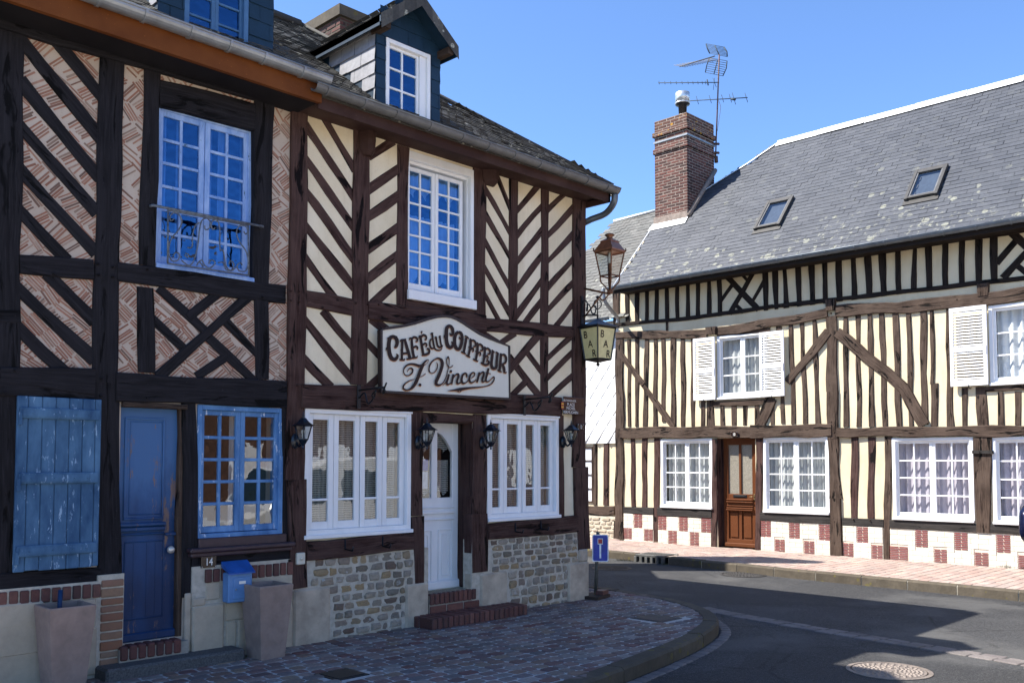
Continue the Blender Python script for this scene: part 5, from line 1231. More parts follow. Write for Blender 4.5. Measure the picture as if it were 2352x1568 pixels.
w2 = Vector((uR, Y0 + .02, zb - .50)); m_ = e1_.lerp(w1, .25); mb.tube([w2, m_], .011, 0, 6)
mb.tube(smoothpath([e1_ + Vector((-.02, 0, 0)), e1_ + Vector((-.05, .02, -.05)), e1_ + Vector((-.1, .04, -.09)), e1_ + Vector((-.14, .05, -.05)), e1_ + Vector((-.11, .04, -.02))], 4), .010, 0, 6)
mb.build('bracket_arm', COPPERD, lamp)

# dead-end sign
b = gr('K', 250, 1488); 
sgn = thing('road_sign', (b.x, b.y, 0), 'small blue dead-end road sign on a short post in a wooden foot', 'road sign')
n_ = Vector((-b.x, -b.y, 0)).normalized(); ax = Vector((-n_.y, n_.x, 0))
dm = b.length / FOC / 3.277; F_ = RFrame((b.x, b.y, 0), ax, n_)
zp0, zp1 = onplane(b, n_, 'K', 288, 1212).z, onplane(b, n_, 'K', 288, 1008).z; hw = 60 * dm; uc = 36 * dm
mb = MB()
def rrect(u0, u1, z0, z1, r, k=4):
    out = []
    for cx_, cz_, a0 in ((u1 - r, z1 - r, 0), (u0 + r, z1 - r, 90), (u0 + r, z0 + r, 180), (u1 - r, z0 + r, 270)):
        for i in range(k + 1): a = R(a0 + 90 * i / k); out.append((cx_ + r * math.cos(a), cz_ + r * math.sin(a)))
    return out
mb.prism(F_, rrect(uc - hw, uc + hw, zp0, zp1, .025), .02, .04, 0); mb.prism(F_, rrect(uc - hw + .012, uc + hw - .012, zp0 + .012, zp1 - .012, .018), .0405, .042, 1)
H = zp1 - zp0; mb.fbox(F_, uc - .012, uc + .010, zp0 + H * .13, zp0 + H * .66, .0425, .0435, 0); mb.fbox(F_, uc - .034, uc + .032, zp0 + H * .64, zp0 + H * .86, .0428, .044, 0); mb.fbox(F_, uc - .027, uc + .025, zp0 + H * .67, zp0 + H * .835, .0442, .0452, 2)
mb.build('sign_plate', [plain('sign_white', (.72, .72, .72), .4), plain('sign_blue', (.012, .030, .30), .35), plain('sign_red', (.42, .03, .015), .5)], sgn)
mb = MB(); mb.tube([(b.x, b.y, .05), F_.w(uc - .03, zp1 + .03, -.01)], .022, 0, 10); mb.build('post', plain('sign_post_galvanised', (.11, .105, .085), .6, .3), sgn)
F2 = RFrame((b.x, b.y, 0), (1, .25, 0), (.25, -1, 0)); mb = MB(); mb.fbox(F2, -.20, .16, .005, .045, -.13, .13, 0, .006); mb.build('wooden_base', W_OLD, sgn)
mb = MB(); mb.fbox(F2, -.02, .15, .046, .10, .01, .11, 0, .008); o = mb.build('loose_brick', BRICK_DK); tag(o, 'loose red brick weighing down the wooden foot of the road sign', 'brick')

# ================================================================== FACING HOUSE (number 10)
h10 = thing('facing_house', (18, 8, 0), 'long cream half-timbered house across the side road, with white windows and a slate roof', 'house')
yA, yB = 2.0, 12.86
HH = {}
HH['w1'] = rect4(HF, ('K', 742, 290), ('K', 1130, 290), ('K', 738, 808), ('K', 1128, 820))
HH['door'] = rect4(HF, ('K', 1168, 285), ('K', 1455, 283), ('K', 1160, 1108), ('K', 1450, 1122))
HH['w2'] = rect4(HF, ('K', 1515, 283), ('K', 2003, 270), ('K', 1508, 845), ('K', 2012, 862))
HH['w3'] = rect4(HF, ('O', 1364, 280), ('O', 1965, 280), ('O', 1360, 895), ('O', 1985, 925))
u_l = hu('O', 2115, 600)[0]; wd = HH['w3'][1] - HH['w3'][0]
HH['w4'] = (u_l - wd, u_l, hu('O', 2200, 935)[1], hu('O', 2200, 275)[1])
HH['u1'] = rect4(HF, ('J', 1165, 835), ('J', 1540, 800), ('J', 1165, 1312), ('J', 1540, 1300))
u_l2 = hu('N', 2090, 900)[0]; HH['u2'] = (u_l2 - 1.35, u_l2, hu('N', 2200, 1205)[1], hu('N', 2200, 595)[1])
zT = 5.62
mb = MB(); wallsheet(mb, HF, yA, yB, -.3, zT, list(HH.values()), -.018, .25); mb.build('render_wall', P_H10, h10)
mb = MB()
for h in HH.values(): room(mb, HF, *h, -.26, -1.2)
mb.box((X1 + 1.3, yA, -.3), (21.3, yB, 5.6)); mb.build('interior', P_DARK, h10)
def hpost(args, mat=W_OLD, **kw): return post(HF, args, mat, h10, **kw)
def stud(k, yt, a, b, yb, c_, d, mat=W_OLD): return post(HF, (k, yt, a, b, yb, c_, d), mat, h10, 'stud', d1=random.uniform(-.006, .006), wob=.009)
def hbeam(args, mat=W_OLD, name='beam', **kw): return beam(HF, args, mat, h10, name, **kw)
# frieze
FR = W_FRIEZE
topN = lambda x: 30 + (2352 - x) * (495 - 30 + 0) / (2352 - (425 - 1121.4)) if False else None
def ftop(xj): return 497 - (xj - 425) * .1685          # soffit line on tile J
def fbot(xj): return 745 - (xj - 430) * .0765 - max(0, xj - 1000) * .045
for a, b, c_, d in [(470, 500, 470, 505), (545, 575, 545, 575), (620, 645, 620, 647), (690, 720, 692, 722), (770, 798, 770, 798), (848, 875, 850, 876), (925, 955, 928, 958), (1000, 1030, 1003, 1035), (1085, 1115, 1088, 1118), (1160, 1195, 1168, 1198),
                    (1503, 1543, 1512, 1550), (1572, 1615, 1595, 1625), (1650, 1683, 1665, 1700), (1748, 1790, 1762, 1800), (1850, 1890, 1862, 1902), (1947, 1986, 1962, 1998), (2050, 2096, 2065, 2108), (2165, 2205, 2176, 2216), (2272, 2318, 2284, 2330)]:
    hpost(('J', ftop((a + b) / 2) - 15, a, b, fbot((c_ + d) / 2) + 5, c_, d), FR, name='stud', d1=random.uniform(.0, .01), wob=.008)
for a, b, c_, d in [(1255, 1308, 1270, 1322), (1378, 1418, 1390, 1432), (1518, 1538, 1495, 1545), (1606, 1650, 1616, 1662), (1732, 1776, 1740, 1784), (1858, 1903, 1864, 1906), (1982, 2036, 1990, 2036), (2094, 2150, 2100, 2152)]:
    X_ = lambda x: x + 1121.4
    hpost(('N', ftop(X_((a + b) / 2)) - 15, a, b, fbot(X_((c_ + d) / 2)) + 5, c_, d), FR, name='stud', d1=random.uniform(.0, .01), wob=.008)
def hb_(k, x0, y0, x1, y1, w, mat=FR, d1=-.004, **kw): return brace(HF, k, x0, y0, x1, y1, w, mat, h10, d1=d1, **kw)
hb_('J', 1225, 380, 1465, 625, .115); hb_('J', 1262, 655, 1440, 345, .105, d1=.001); hb_('J', 1192, 568, 1278, 445, .08); hb_('J', 1340, 360, 1395, 425, .07); hb_('J', 1298, 598, 1350, 645, .08); hb_('J', 1425, 575, 1512, 425, .08)
hb_('N', 2152, 272, 2300, 105, .11); hb_('N', 2235, 35, 2420, 210, .12); hb_('N', 2205, 385, 2420, 150, .11, d1=.001); hb_('N', 2290, 300, 2420, 400, .09)
hbeam(('J', 400, 738, 762, ('J', 1000), 682, 712), FR, d1=.016); hbeam(('J', 990, 682, 710, ('N', 460), 597, 628), FR, d1=.017); hbeam(('N', 440, 600, 630, ('N', 2440), 370, 405), FR, d1=.016)
hbeam(('J', 380, 455, 508, ('N', 2450), -22, 42), FR, 'wall_plate', d1=.02)
hpost(('J', 495, 378, 428, 765, 380, 428), W_OLD, d1=.012)
# storey beam and its caps
hbeam(('J', 405, 800, 856, 1090, 790, 852), d1=.03, wob=.012)
tm = MB(); A_, B_ = HF.px('J', 1165, 803), HF.px('J', 1995, 665); timber_mb(tm, HF, A_, B_, .19, .17, d1=.034, wob=.014, mids=[HF.px('J', 1400, 768), HF.px('J', 1750, 705)]); tm.build('beam', W_OLD, h10)
tm = MB(); timber_mb(tm, HF, HF.px('N', 935, 645), HF.px('N', 2440, 510), .21, .22, d1=.03, wob=.014, mids=[HF.px('N', 1400, 620), HF.px('N', 1950, 570)]); tm.build('beam', W_OLD, h10)
hpost(('J', 768, 1085, 1165, 825, 1088, 1160), d1=.07); hpost(('J', 562, 1985, 2057, 645, 1990, 2052), d1=.05); hpost(('N', 442, 2002, 2094, 535, 2006, 2092), d1=.05); hpost(('J', 728, 775, 796, 800, 775, 796), name='stud')
hpost(('J', 850, 398, 455, ('K', 210), 405, 462), wob=.016, d1=.02); hpost(('K', 205, 400, 460, ('K', 915), 395, 458), wob=.014, d1=.018); hpost(('K', 910, 392, 458, ('K', 1042), 386, 460), d1=.025)
hpost(('J', 685, 1985, 2063, 1252, 1988, 2070), d1=.02, wob=.010); hpost(('J', 1250, 1990, 2074, ('K', 290), 1996, 2078), d1=.026)
hpost(('K', 288, 2002, 2080, ('K', 740), 2015, 2098), wob=.018, d1=.014); hpost(('K', 738, 2018, 2098, ('K', 1068), 2018, 2104), d1=.03); hpost(('K', 1066, 2018, 2105, ('K', 1190), 2020, 2110), d1=.036)
# studs, upper storey
for a in [('J', 860, 485, 512, 1515, 488, 514), ('J', 855, 544, 575, 1515, 545, 570), ('J', 855, 616, 649, 1515, 604, 636), ('J', 853, 686, 712, 1515, 680, 712), ('J', 850, 744, 775, 1480, 744, 775), ('J', 850, 810, 850, 1515, 816, 850), ('J', 850, 885, 922, 1515, 890, 926), ('J', 850, 966, 998, 1515, 963, 995),
          ('J', 1318, 1038, 1070, 1515, 1038, 1068), ('J', 1315, 1083, 1138, 1510, 1084, 1142), ('J', 1362, 1183, 1215, 1508, 1186, 1216), ('J', 1358, 1270, 1310, 1505, 1270, 1308), ('J', 1352, 1354, 1390, 1505, 1352, 1388), ('J', 1350, 1446, 1476, 1500, 1444, 1474), ('J', 1300, 1562, 1597, 1500, 1562, 1597), ('J', 1285, 1640, 1670, 1492, 1642, 1670),
          ('J', 740, 1698, 1732, 1495, 1722, 1758), ('J', 725, 1780, 1815, 1495, 1812, 1848), ('J', 710, 1876, 1912, 1495, 1902, 1938),
          ('N', 680, 988, 1024, 1517, 994, 1034), ('N', 672, 1080, 1116, 1517, 1092, 1130), ('N', 665, 1172, 1210, 1517, 1186, 1228), ('N', 658, 1258, 1302, 1515, 1284, 1326), ('N', 650, 1362, 1408, 1515, 1388, 1432), ('N', 640, 1464, 1504, 1512, 1482, 1520), ('N', 632, 1566, 1618, 1500, 1574, 1626), ('N', 626, 1642, 1674, 1195, 1646, 1680), ('N', 1190, 1646, 1702, 1512, 1652, 1706), ('N', 615, 1762, 1800, 1515, 1770, 1826),
          ('N', 1222, 1880, 1924, 1512, 1888, 1930), ('N', 1215, 1988, 2070, 1510, 1996, 2080), ('N', 1255, 2150, 2200, 1508, 2156, 2202), ('N', 1250, 2280, 2330, 1505, 2278, 2326)]:
    stud(*a)
stud('J', 762, 1604, 1645, 800, 1604, 1645)
hbeam(('J', 1135, 1325, 1368, 1560, 1305, 1350), name='sill_beam', d1=.012); hbeam(('N', 2062, 1215, 1252, 2440, 1196, 1240), name='sill_beam', d1=.012)
hbeam(('J', 1165, 808, 842, 1562, 772, 806), name='lintel', d1=.004)
hb_('J', 445, 985, 605, 1190, .12, W_OLD, .024, wob=.012); hb_('J', 590, 1180, 830, 1512, .12, W_OLD, .022, wob=.010)
hb_('J', 1488, 1500, 1568, 1315, .22, W_OLD, .024); hb_('J', 1700, 1170, 1995, 815, .16, W_OLD, .024, wob=.010)
tm = MB(); timber_mb(tm, HF, HF.px('N', 945, 808), HF.px('N', 1605, 1505), .19, .20, d1=.03, wob=.013, mids=[HF.px('N', 1320, 1108), HF.px('N', 1445, 1235)]); tm.build('brace', W_OLD, h10)
# bressummer, ground floor studs, sill beams
hbeam(('K', 440, 205, 285, 1430, 193, 283), d1=.05, name='bressummer', wob=.012); hbeam(('K', 1422, 190, 284, 2030, 180, 272), d1=.054, name='bressummer', wob=.018); hbeam(('O', 948, 206, 276, 2450, 190, 272), d1=.05, name='bressummer', wob=.014)
for a in [('K', 283, 512, 543, 800, 515, 548), ('K', 283, 596, 637, 805, 598, 633), ('O', 278, 1050, 1105, 888, 1045, 1099), ('O', 276, 1176, 1232, 890, 1171, 1222)]: stud(*a, W_FRIEZE if False else W_BROWN)
hpost(('K', 285, 688, 740, 1062, 683, 716), W_BROWN, d1=.0); hpost(('O', 272, 1305, 1362, 1200, 1292, 1340), W_OLD, d1=.004)
hpost(('K', 290, 1128, 1168, 1102, 1120, 1160), W_BROWN, d1=.012); hpost(('K', 286, 1457, 1514, 1126, 1450, 1489), W_BROWN, d1=.012)
hpost(('O', 280, 1972, 2112, 995, 1996, 2100), W_OLD, d1=.03); hpost(('O', 378, 1968, 2126, 402, 1968, 2126), W_GREY, name='post_cap', d1=.06)
hbeam(('K', 458, 800, 850, 686, 808, 862), W_GREY, 'sill_beam', d1=.014); hbeam(('K', 716, 808, 868, 1124, 824, 884), W_GREY, 'sill_beam', d1=.02); hbeam(('K', 1488, 842, 906, 2018, 864, 930), W_GREY, 'sill_beam', d1=.02)
hbeam(('O', 985, 884, 942, 1296, 894, 955), W_GREY, 'sill_beam', d1=.014); hbeam(('O', 1343, 895, 960, 1998, 930, 992), W_GREY, 'sill_beam', d1=.02); hbeam(('O', 2095, 934, 1000, 2450, 950, 1020), W_GREY, 'sill_beam', d1=.02)
# base cladding: pale stone slips with panels of red brick slips
zb_of = {}
def hz(k, x, y): return HF.px(k, x, y)[1]
def hy(k, x, y): return HF.px(k, x, y)[0]
bays = [(('K', 460, 850), ('K', 684, 1062)), (('K', 718, 870), ('K', 1120, 1100)), (('K', 1490, 905), ('K', 2016, 1168)), (('O', 988, 942), ('O', 1293, 1198)), (('O', 1342, 962), ('O', 2500, 1300))]
reds = [('K', 537, 853, 601, 962), ('K', 718, 865, 783, 978), ('K', 877, 873, 944, 988), ('K', 1045, 880, 1120, 998), ('K', 1492, 905, 1570, 1034), ('K', 1706, 920, 1787, 1047), ('K', 1930, 932, 2015, 1061), ('O', 1092, 950, 1180, 1078), ('O', 1533, 973, 1630, 1108), ('O', 1827, 992, 1930, 1131), ('O', 2143, 1010, 2252, 1150),
        ('K', 460, 956, 523, 1046), ('K', 615, 967, 682, 1062), ('K', 797, 980, 862, 1085), ('K', 960, 992, 1028, 1099), ('K', 1597, 1042, 1675, 1152), ('K', 1815, 1054, 1898, 1167), ('O', 988, 1070, 1070, 1187), ('O', 1202, 1084, 1290, 1199), ('O', 1340, 1093, 1482, 1217), ('O', 1675, 1116, 1775, 1238), ('O', 1978, 1140, 2088, 1261), ('O', 2307, 1162, 2420, 1290)]
WSLIP = island('pale_stone_slip', [(.68, .63, .53), (.72, .68, .60), (.64, .59, .49), (.70, .67, .58)], .85, (.52, .47, .38), .35, 25, None, .2)
RSLIP = island('red_brick_slip', [(.24, .065, .058), (.30, .085, .072), (.20, .055, .05)], .85, (.15, .04, .038), .3, 30, None, .2)
redr = []
SLM = plain('slip_mortar', (.60, .54, .44), .95, 0, .2, .1)
for k, xa, ya, xb, yb in reds:
    r = rect4(HF, (k, xa, ya), (k, xb, ya + (xb - xa) * .07), (k, xa, yb - (xb - xa) * .07), (k, xb, yb)); redr.append(r)
    rows = 9; h = (r[3] - r[2]) / rows; slipr = MB()
    for i in range(rows):
        z = r[2] + i * h; m = (r[0] + r[1]) / 2
        segs = [(r[0], r[1])] if i % 2 else [(r[0], m), (m, r[1])]
        for a, b in segs: slipr.fbox(HF, a + .007, b - .007, z + .010, z + h - .006, -.03, .006 + random.uniform(0, .002), 0, .003)
    slipr.build('brick_slip_panel', RSLIP, h10)
for A_, B_ in bays:
    slipw = MB()
    ya_, yb_ = hy(*A_), hy(*B_); lo, hi = min(ya_, yb_), max(ya_, yb_); zt_ = max(hz(*A_), hz(A_[0], A_[1], A_[2]))
    bk_ = MB(); bk_.fbox(HF, lo, hi, -.2, zt_, -.03, -.004); bk_.build('cladding_mortar', SLM, h10)
    z = -.14; r_ = 0
    while z < zt_ - .03:
        h = .085; y = lo - (.12 if r_ % 2 else 0)
        while y < hi:
            w = .27; a, b = max(y, lo), min(y + w, hi); z1_ = min(z + h, zt_)
            if b - a > .02:
                # keep clear of the red panels
                segs = [(a, b)]
                for q in redr:
                    if q[2] - .02 < (z + z1_) / 2 < q[3] + .02:
                        ns = []
                        for s0, s1 in segs:
                            if q[1] <= s0 or q[0] >= s1: ns.append((s0, s1)); continue
                            if q[0] - s0 > .02: ns.append((s0, q[0]))
                            if s1 - q[1] > .02: ns.append((q[1], s1))
                        segs = ns
                for s0, s1 in segs: slipw.fbox(HF, s0 + .0025, s1 - .0025, z + .0025, z1_ - .0025, -.03, .004 + random.uniform(0, .003), 0, .002)
            y += w
        z += h; r_ += 1
    slipw.build('base_cladding', WSLIP, h10)

# windows of the facing house
def hwin(h, cols, rows, label, cur=CURT10, d=-.045, sill=True, gl=GLASSC, folds=10):
    u0, u1, z0, z1 = h
    o = frame_mb(HF, u0, u1, z0, z1, .06, -.14, .004, .055, .07).build('window', WHITE, h10); o['label'] = label
    m = (u0 + u1) / 2; a, b = u0 + .05, u1 - .05
    sashpart(HF, o, a, m - .001, z0 + .065, z1 - .05, d, cols, rows, .05, .024, WHITE, gl, bot=.07); sashpart(HF, o, m + .001, b, z0 + .065, z1 - .05, d + .004, cols, rows, .05, .024, WHITE, gl, bot=.07)
    m_ = MB(); m_.fbox(HF, u0, u1, z0, z0 + .045, -.1, .05, 0, .008); m_.build('sill', WHITE, o)
    c_ = MB(); curtain(c_, HF, a + .03, b - .03, z0 + .05, z1 - .04, -.16, .025, folds)
    c_.build('curtain', cur, o)
    return o
hwin(HH['w1'], 2, 4, 'white window left of the varnished door'); hwin(HH['w2'], 2, 4, 'white window right of the varnished door', folds=12)
hwin(HH['w3'], 2, 4, 'white window with lilac curtains left of the thick post', LILAC); hwin(HH['w4'], 2, 4, 'white window cut by the right edge of the view', LILAC)
hwin(HH['u1'], 1, 3, 'white upstairs window between two louvred shutters', CURT10, folds=8); hwin(HH['u2'], 1, 3, 'white upstairs window beside a single open shutter', CURT, folds=8)
def louvre(u0, u1, z0, z1, label, d=.045):
    mb = MB(); st = .06
    mb.fbox(HF, u0, u0 + st, z0, z1, d, d + .035, 0, .004); mb.fbox(HF, u1 - st, u1, z0, z1, d, d + .035, 0, .004); zm = z0 + (z1 - z0) * .47
    for a, b in ((z0, z0 + .10), (zm - .05, zm + .03), (z1 - .07, z1)): mb.fbox(HF, u0 + st, u1 - st, a, b, d, d + .034, 0, .003)
    o = mb.build('shutter', WHITE, h10); o['label'] = label; mb = MB()
    for a, b in ((z0 + .10, zm - .05), (zm + .03, z1 - .07)):
        n = int((b - a) / .05)
        for i in range(n):
            z = a + (i + .5) * (b - a) / n
            vs = [HF.w(u, zz, dd) for u in (u0 + st, u1 - st) for zz, dd in ((z + .013, d + .002), (z + .019, d + .006), (z - .008, d + .031), (z - .014, d + .027))]
            mb.mesh(vs, [[0, 1, 2, 3], [4, 7, 6, 5], [0, 4, 5, 1], [1, 5, 6, 2], [2, 6, 7, 3], [3, 7, 4, 0]])
    mb.build('slats', WHITE, o)
    mb = MB(); mb.fbox(HF, u0 + .01, u0 + .03, zm - .1, zm + .04, d + .035, d + .05, 0, .003); mb.build('latch', IRON if False else WHITE, o)
    mb = MB(); uc = (u0 + u1) / 2; mb.tube([HF.w(uc, z0 - .04, .0), HF.w(uc, z0 - .035, d + .05), HF.w(uc, z0 + .02, d + .055)], .009, 0, 6); mb.build('shutter_stay', IRON, o)
r = rect4(HF, ('J', 1000, 855), ('J', 1162, 848), ('J', 997, 1322), ('J', 1160, 1315)); louvre(*r, 'white louvred shutter open to the left of the upstairs window')
r = rect4(HF, ('J', 1500, 808), ('J', 1684, 798), ('J', 1494, 1292), ('J', 1680, 1290)); louvre(*r, 'white louvred shutter open to the right of the upstairs window', .05)
r = rect4(HF, ('N', 1800, 632), ('N', 2085, 604), ('N', 1812, 1216), ('N', 2088, 1206)); louvre(*r, 'widest white louvred shutter, by the right edge of the view', .05)
# varnished door
u0, u1, z0, z1 = HH['door']; D = -.14
mb = MB(); X2 = X1 - D
hd = lambda x, y: hu('K', x, y, X1 + .14)
d0_, d1_ = hd(1452, 500)[0], hd(1222, 500)[0]
mb.fbox(HF, d0_ - .02, d0_ + .075, z0, z1, D - .05, D, 0, .004); mb.fbox(HF, d1_ - .075, d1_ + .03, z0, z1, D - .05, D, 0, .004)
gzt, gzb = hd(1330, 335)[1], hd(1330, 705)[1]; mb.fbox(HF, d0_ + .075, d1_ - .075, gzt, z1, D - .05, D - .001, 0, .004); mid = (d0_ + d1_) / 2
mb.fbox(HF, mid - .025, mid + .025, gzb, gzt, D - .05, D - .002, 0, .004); zk = hd(1330, 830)[1]; zk0 = hd(1330, 1045)[1]
mb.fbox(HF, d0_ + .075, d1_ - .075, zk, gzb, D - .05, D - .001, 0, .004); mb.fbox(HF, d0_ + .075, d1_ - .075, z0, zk0, D - .05, D - .001, 0, .004); mb.fbox(HF, mid - .03, mid + .03, zk0, zk, D - .05, D - .001, 0, .004)
for a, b in ((d0_ + .075, mid - .03), (mid + .03, d1_ - .075)):
    mb.fbox(HF, a, b, zk0, zk, D - .05, D - .03); mb.fbox(HF, a + .03, b - .03, zk0 + .03, zk - .03, D - .04, D - .012, 0, .012)
for y, pr, hh in ((748, .025, .03), (765, .045, .02), (795, .02, .02), (812, .035, .025), (825, .055, .02)): zz = hd(1330, y)[1]; mb.fbox(HF, d0_ + .05, d1_ - .04, zz - hh / 2, zz + hh / 2, D - .01, D + pr, 0, .007)
mb.fbox(HF, d0_ - .01, d1_ + .01, z0 + .02, z0 + .10, D - .01, D + .035, 0, .012)
o = mb.build('door', W_DOOR, h10); o['label'] = 'varnished brown front door with two frosted panes'
FROST = plain('frosted_patterned_glass', (.22, .20, .16), .35, 0, .7, .35, 60, .9)
mb = MB(); mb.fbox(HF, d0_ + .07, d1_ - .07, gzb - .01, gzt + .01, D - .035, D - .03); mb.build('pane', FROST, o)
mb = MB(); zl = hd(1330, 722)[1]; mb.fbox(HF, mid - .15, mid + .16, zl - .03, zl + .03, D - .001, D + .008, 0, .003); mb.fbox(HF, mid - .11, mid + .12, zl - .012, zl + .012, D + .008, D + .018, 0, .003); mb.build('letter_slot', IRON, o)
mb = MB(); mb.fbox(HF, d0_ + .015, d0_ + .045, zl - .07, zl + .05, D, D + .008, 0, .003); mb.tube([HF.w(d0_ + .03, zl, D), HF.w(d0_ + .03, zl, D + .05), HF.w(d0_ + .12, zl - .005, D + .05)], .008, 0, 6); mb.build('door_handle', plain('old_brass', (.25, .19, .10), .4, .8), o)
mb = MB(); mb.fbox(HF, u0, d0_, z0, z1, -.3, D - .02); mb.fbox(HF, d1_, u1, z0, z1, -.3, D - .02); timber_mb(mb, HF, ((u1 + .0), z0), (u1 + .0, z1), .03, .03, -.2, -.02); mb.build('door_jamb', W_BROWN, h10)
mb = MB(); mb.fbox(HF, u0 - .02, u1 + .02, -.1, z0, -.3, .10, 0, .01); mb.build('door_step', LIME, h10)
plate('number_plate', 'K', 1283, 238, 1333, 275, '10', 'dark house number 10 over the varnished door', 'house number', HF, .085, .6, wide=.72)
# roof
PT = math.tan(R(49)); EX, EZ3 = 16.06, 5.63
rz = lambda x: 5.73 + (x - 16.15) * PT
RXn, RZn = 18.95, rz(18.95)
nrm = Vector((-math.sin(R(49)), 0, math.cos(R(49))))
def onroof(k, x, y): return onplane((16.15, 0, 5.73), nrm, k, x, y)
VY = 12.5
edge = [Vector((EX, yA, rz(EX))), Vector((EX, 12.60, rz(EX))), Vector((17.46, VY, rz(17.46))), Vector((18.17, 11.42, rz(18.17))), Vector((18.56, 10.72, rz(18.56))), Vector((RXn, 10.15, RZn)), Vector((RXn, yA, RZn))]
mb = MB(); dn = nrm * -.02
mb.q([p + dn for p in edge])
bk = [Vector((2 * RXn - EX, yA, rz(EX))), Vector((2 * RXn - EX, 12.6, rz(EX))), Vector((2 * RXn - 17.46, VY, rz(17.46))), Vector((RXn, 10.15, RZn)), Vector((RXn, yA, RZn))]
mb.q(bk); mb.q([edge[2] + dn, edge[3] + dn, edge[4] + dn, edge[5], bk[2]])
mb.q([edge[0] - Vector((0, 0, .1)), edge[1] - Vector((0, 0, .1)), (X1 + .1, 12.6, rz(EX) - .1), (X1 + .1, yA, rz(EX) - .1)])
mb.build('roof', SLATE10, h10)
HG = Frame('c', VY)
mb = MB(); mb.prism(Frame('c', VY + .02), [(X1 + .03, -.2), (21.3, -.2), (21.3, 5.6), (20.4, rz(17.46) - .3), (17.46, rz(17.46) - .3), (X1 + .03, rz(X1 + .03) - .3)], 0, -.3); mb.build('gable_wall', P_H10, h10)
chx0, chx1, chy0, chy1 = 17.45, onplane((0, 11.58, 0), (0, 1, 0), 'I', 1141, 1000).x, 11.58, 12.47
sky = []
for tl, tr_, bl, br in ((('M', 430, 1150), ('M', 622, 1122), ('M', 318, 1385), ('M', 512, 1345)), (('M', 1545, 915), ('M', 1778, 890), ('M', 1452, 1162), ('M', 1700, 1125))):
    ps = [onroof(*q) for q in (tl, tr_, bl, br)]; ysl = [p.y for p in ps]; 
    y0_, y1_ = (ps[1].y + ps[3].y) / 2, (ps[0].y + ps[2].y) / 2; xb_, xt_ = (ps[2].x + ps[3].x) / 2, (ps[0].x + ps[1].x) / 2; sky.append((y0_, y1_, xb_, xt_))
import mathutils
def inpoly(x, y, poly):
    c_ = False; j = len(poly) - 1
    for i in range(len(poly)):
        if ((poly[i][1] > y) != (poly[j][1] > y)) and (x < (poly[j][0] - poly[i][0]) * (y - poly[i][1]) / (poly[j][1] - poly[i][1]) + poly[i][0]): c_ = not c_
        j = i
    return c_
pol = [(p.x, p.y) for p in edge]; CS = math.cos(R(49))
def inr(u, s):
    x, y = EX + s * CS, 12.7 - u
    if not inpoly(x, y, pol): return False
    if chx0 - .02 < x < chx1 and chy0 - .02 < y < chy1 + .05: return False
    for q in sky:
        if q[0] + .03 < y < q[1] - .03 and q[2] + .05 < x < q[3] - .03: return False
    return True
mb = MB(); slates(mb, (EX, 12.7, rz(EX)), (0, -1, 0), (CS, 0, math.sin(R(49))), 12.7 - yA, (RXn - EX) / CS, .235, .118, inr, .007, .005, .004, nrm=nrm, warp=.004)
mb.build('roof_slates', SLATE10, h10, nrm=False)
def strip(mb, pts, w, h=.015, side=(0, 0, 0)):
    for i in range(len(pts) - 1):
        mb.tube([pts[i], pts[i + 1]], w, 0, 8)
mb = MB()
n2 = Vector((.66, 0, .75))
P5, P6 = edge[5], edge[6]
for i in range(8):
    a = P5.lerp(P6, i / 8); b = P5.lerp(P6, (i + 1) / 8 - .002); dz = Vector((0, 0, .012 + .006 * (i % 2)))
    s1_, s2_ = Vector((-.10, 0, -.10 * PT)), Vector((.10, 0, -.10 * PT)); t_ = Vector((0, 0, .05))
    mb.mesh([a + t_ + dz, b + t_ + dz, b + s1_ + dz + nrm * .02, a + s1_ + dz + nrm * .02, b + s2_ + dz, a + s2_ + dz], [[0, 1, 2, 3], [0, 1, 4, 5]])
mb.build('ridge_flashing', ZINCW, h10)
mb = MB()
for a, b in ((2, 3), (3, 4), (4, 5)):
    A_, B_ = edge[a], edge[b]; t = (B_ - A_).normalized(); s_ = t.cross(nrm) * .04
    if s_.y > 0: s_ = -s_
    u_ = nrm * .03; mb.mesh([A_ + u_, B_ + u_, B_ + u_ + s_, A_ + u_ + s_, A_ - s_ * 1.2 - u_, B_ - s_ * 1.2 - u_], [[0, 1, 2, 3], [0, 1, 5, 4]])
A_, B_ = edge[1], edge[2]; mb.tube([A_ + nrm * .01, B_ + nrm * .01], .014, 0, 6)
f0, f1 = chx0 - .14, chx0; mb.mesh([Vector((f0, chy0 - .02, rz(f0))) + nrm * .02, Vector((f0, chy1 + .1, rz(f0))) + nrm * .02, Vector((f1, chy1 + .06, rz(f1))) + nrm * .03, Vector((f1, chy0 - .02, rz(f1))) + nrm * .03], [[0, 1, 2, 3]])
mb.build('verge_flashing', ZINCW, h10)
# eave gutter
mb = MB(); gutter_mb(mb, (EX - .03, 12.72, rz(EX) - .035), (EX - .03, yA, rz(EX) - .03), .065, out=(-1, 0, 0), joint=.50); mb.build('gutter', ZINCD, h10)
mb = MB(); mb.box((EX + .01, yA, rz(EX) - .17), (EX + .045, 12.6, rz(EX) - .03)); mb.box((EX + .046, yA, rz(EX) - .13), (X1 + .1, 12.6, rz(EX) - .10)); mb.build('fascia', W_FRIEZE, h10)
mb = MB(); q = [Vector((EX - .1, 12.80, rz(EX) - .03)), Vector((EX - .1, 12.82, rz(EX) - .13)), Vector((16.0, 12.80, 5.30)), Vector((16.2, 12.78, 5.12)), Vector((16.42, 12.78, 4.98)), Vector((16.44, 12.80, 4.86))]; mb.tube(smoothpath(q, 5), .042, 0, 8)
mb.build('downpipe', ZINC, h10)
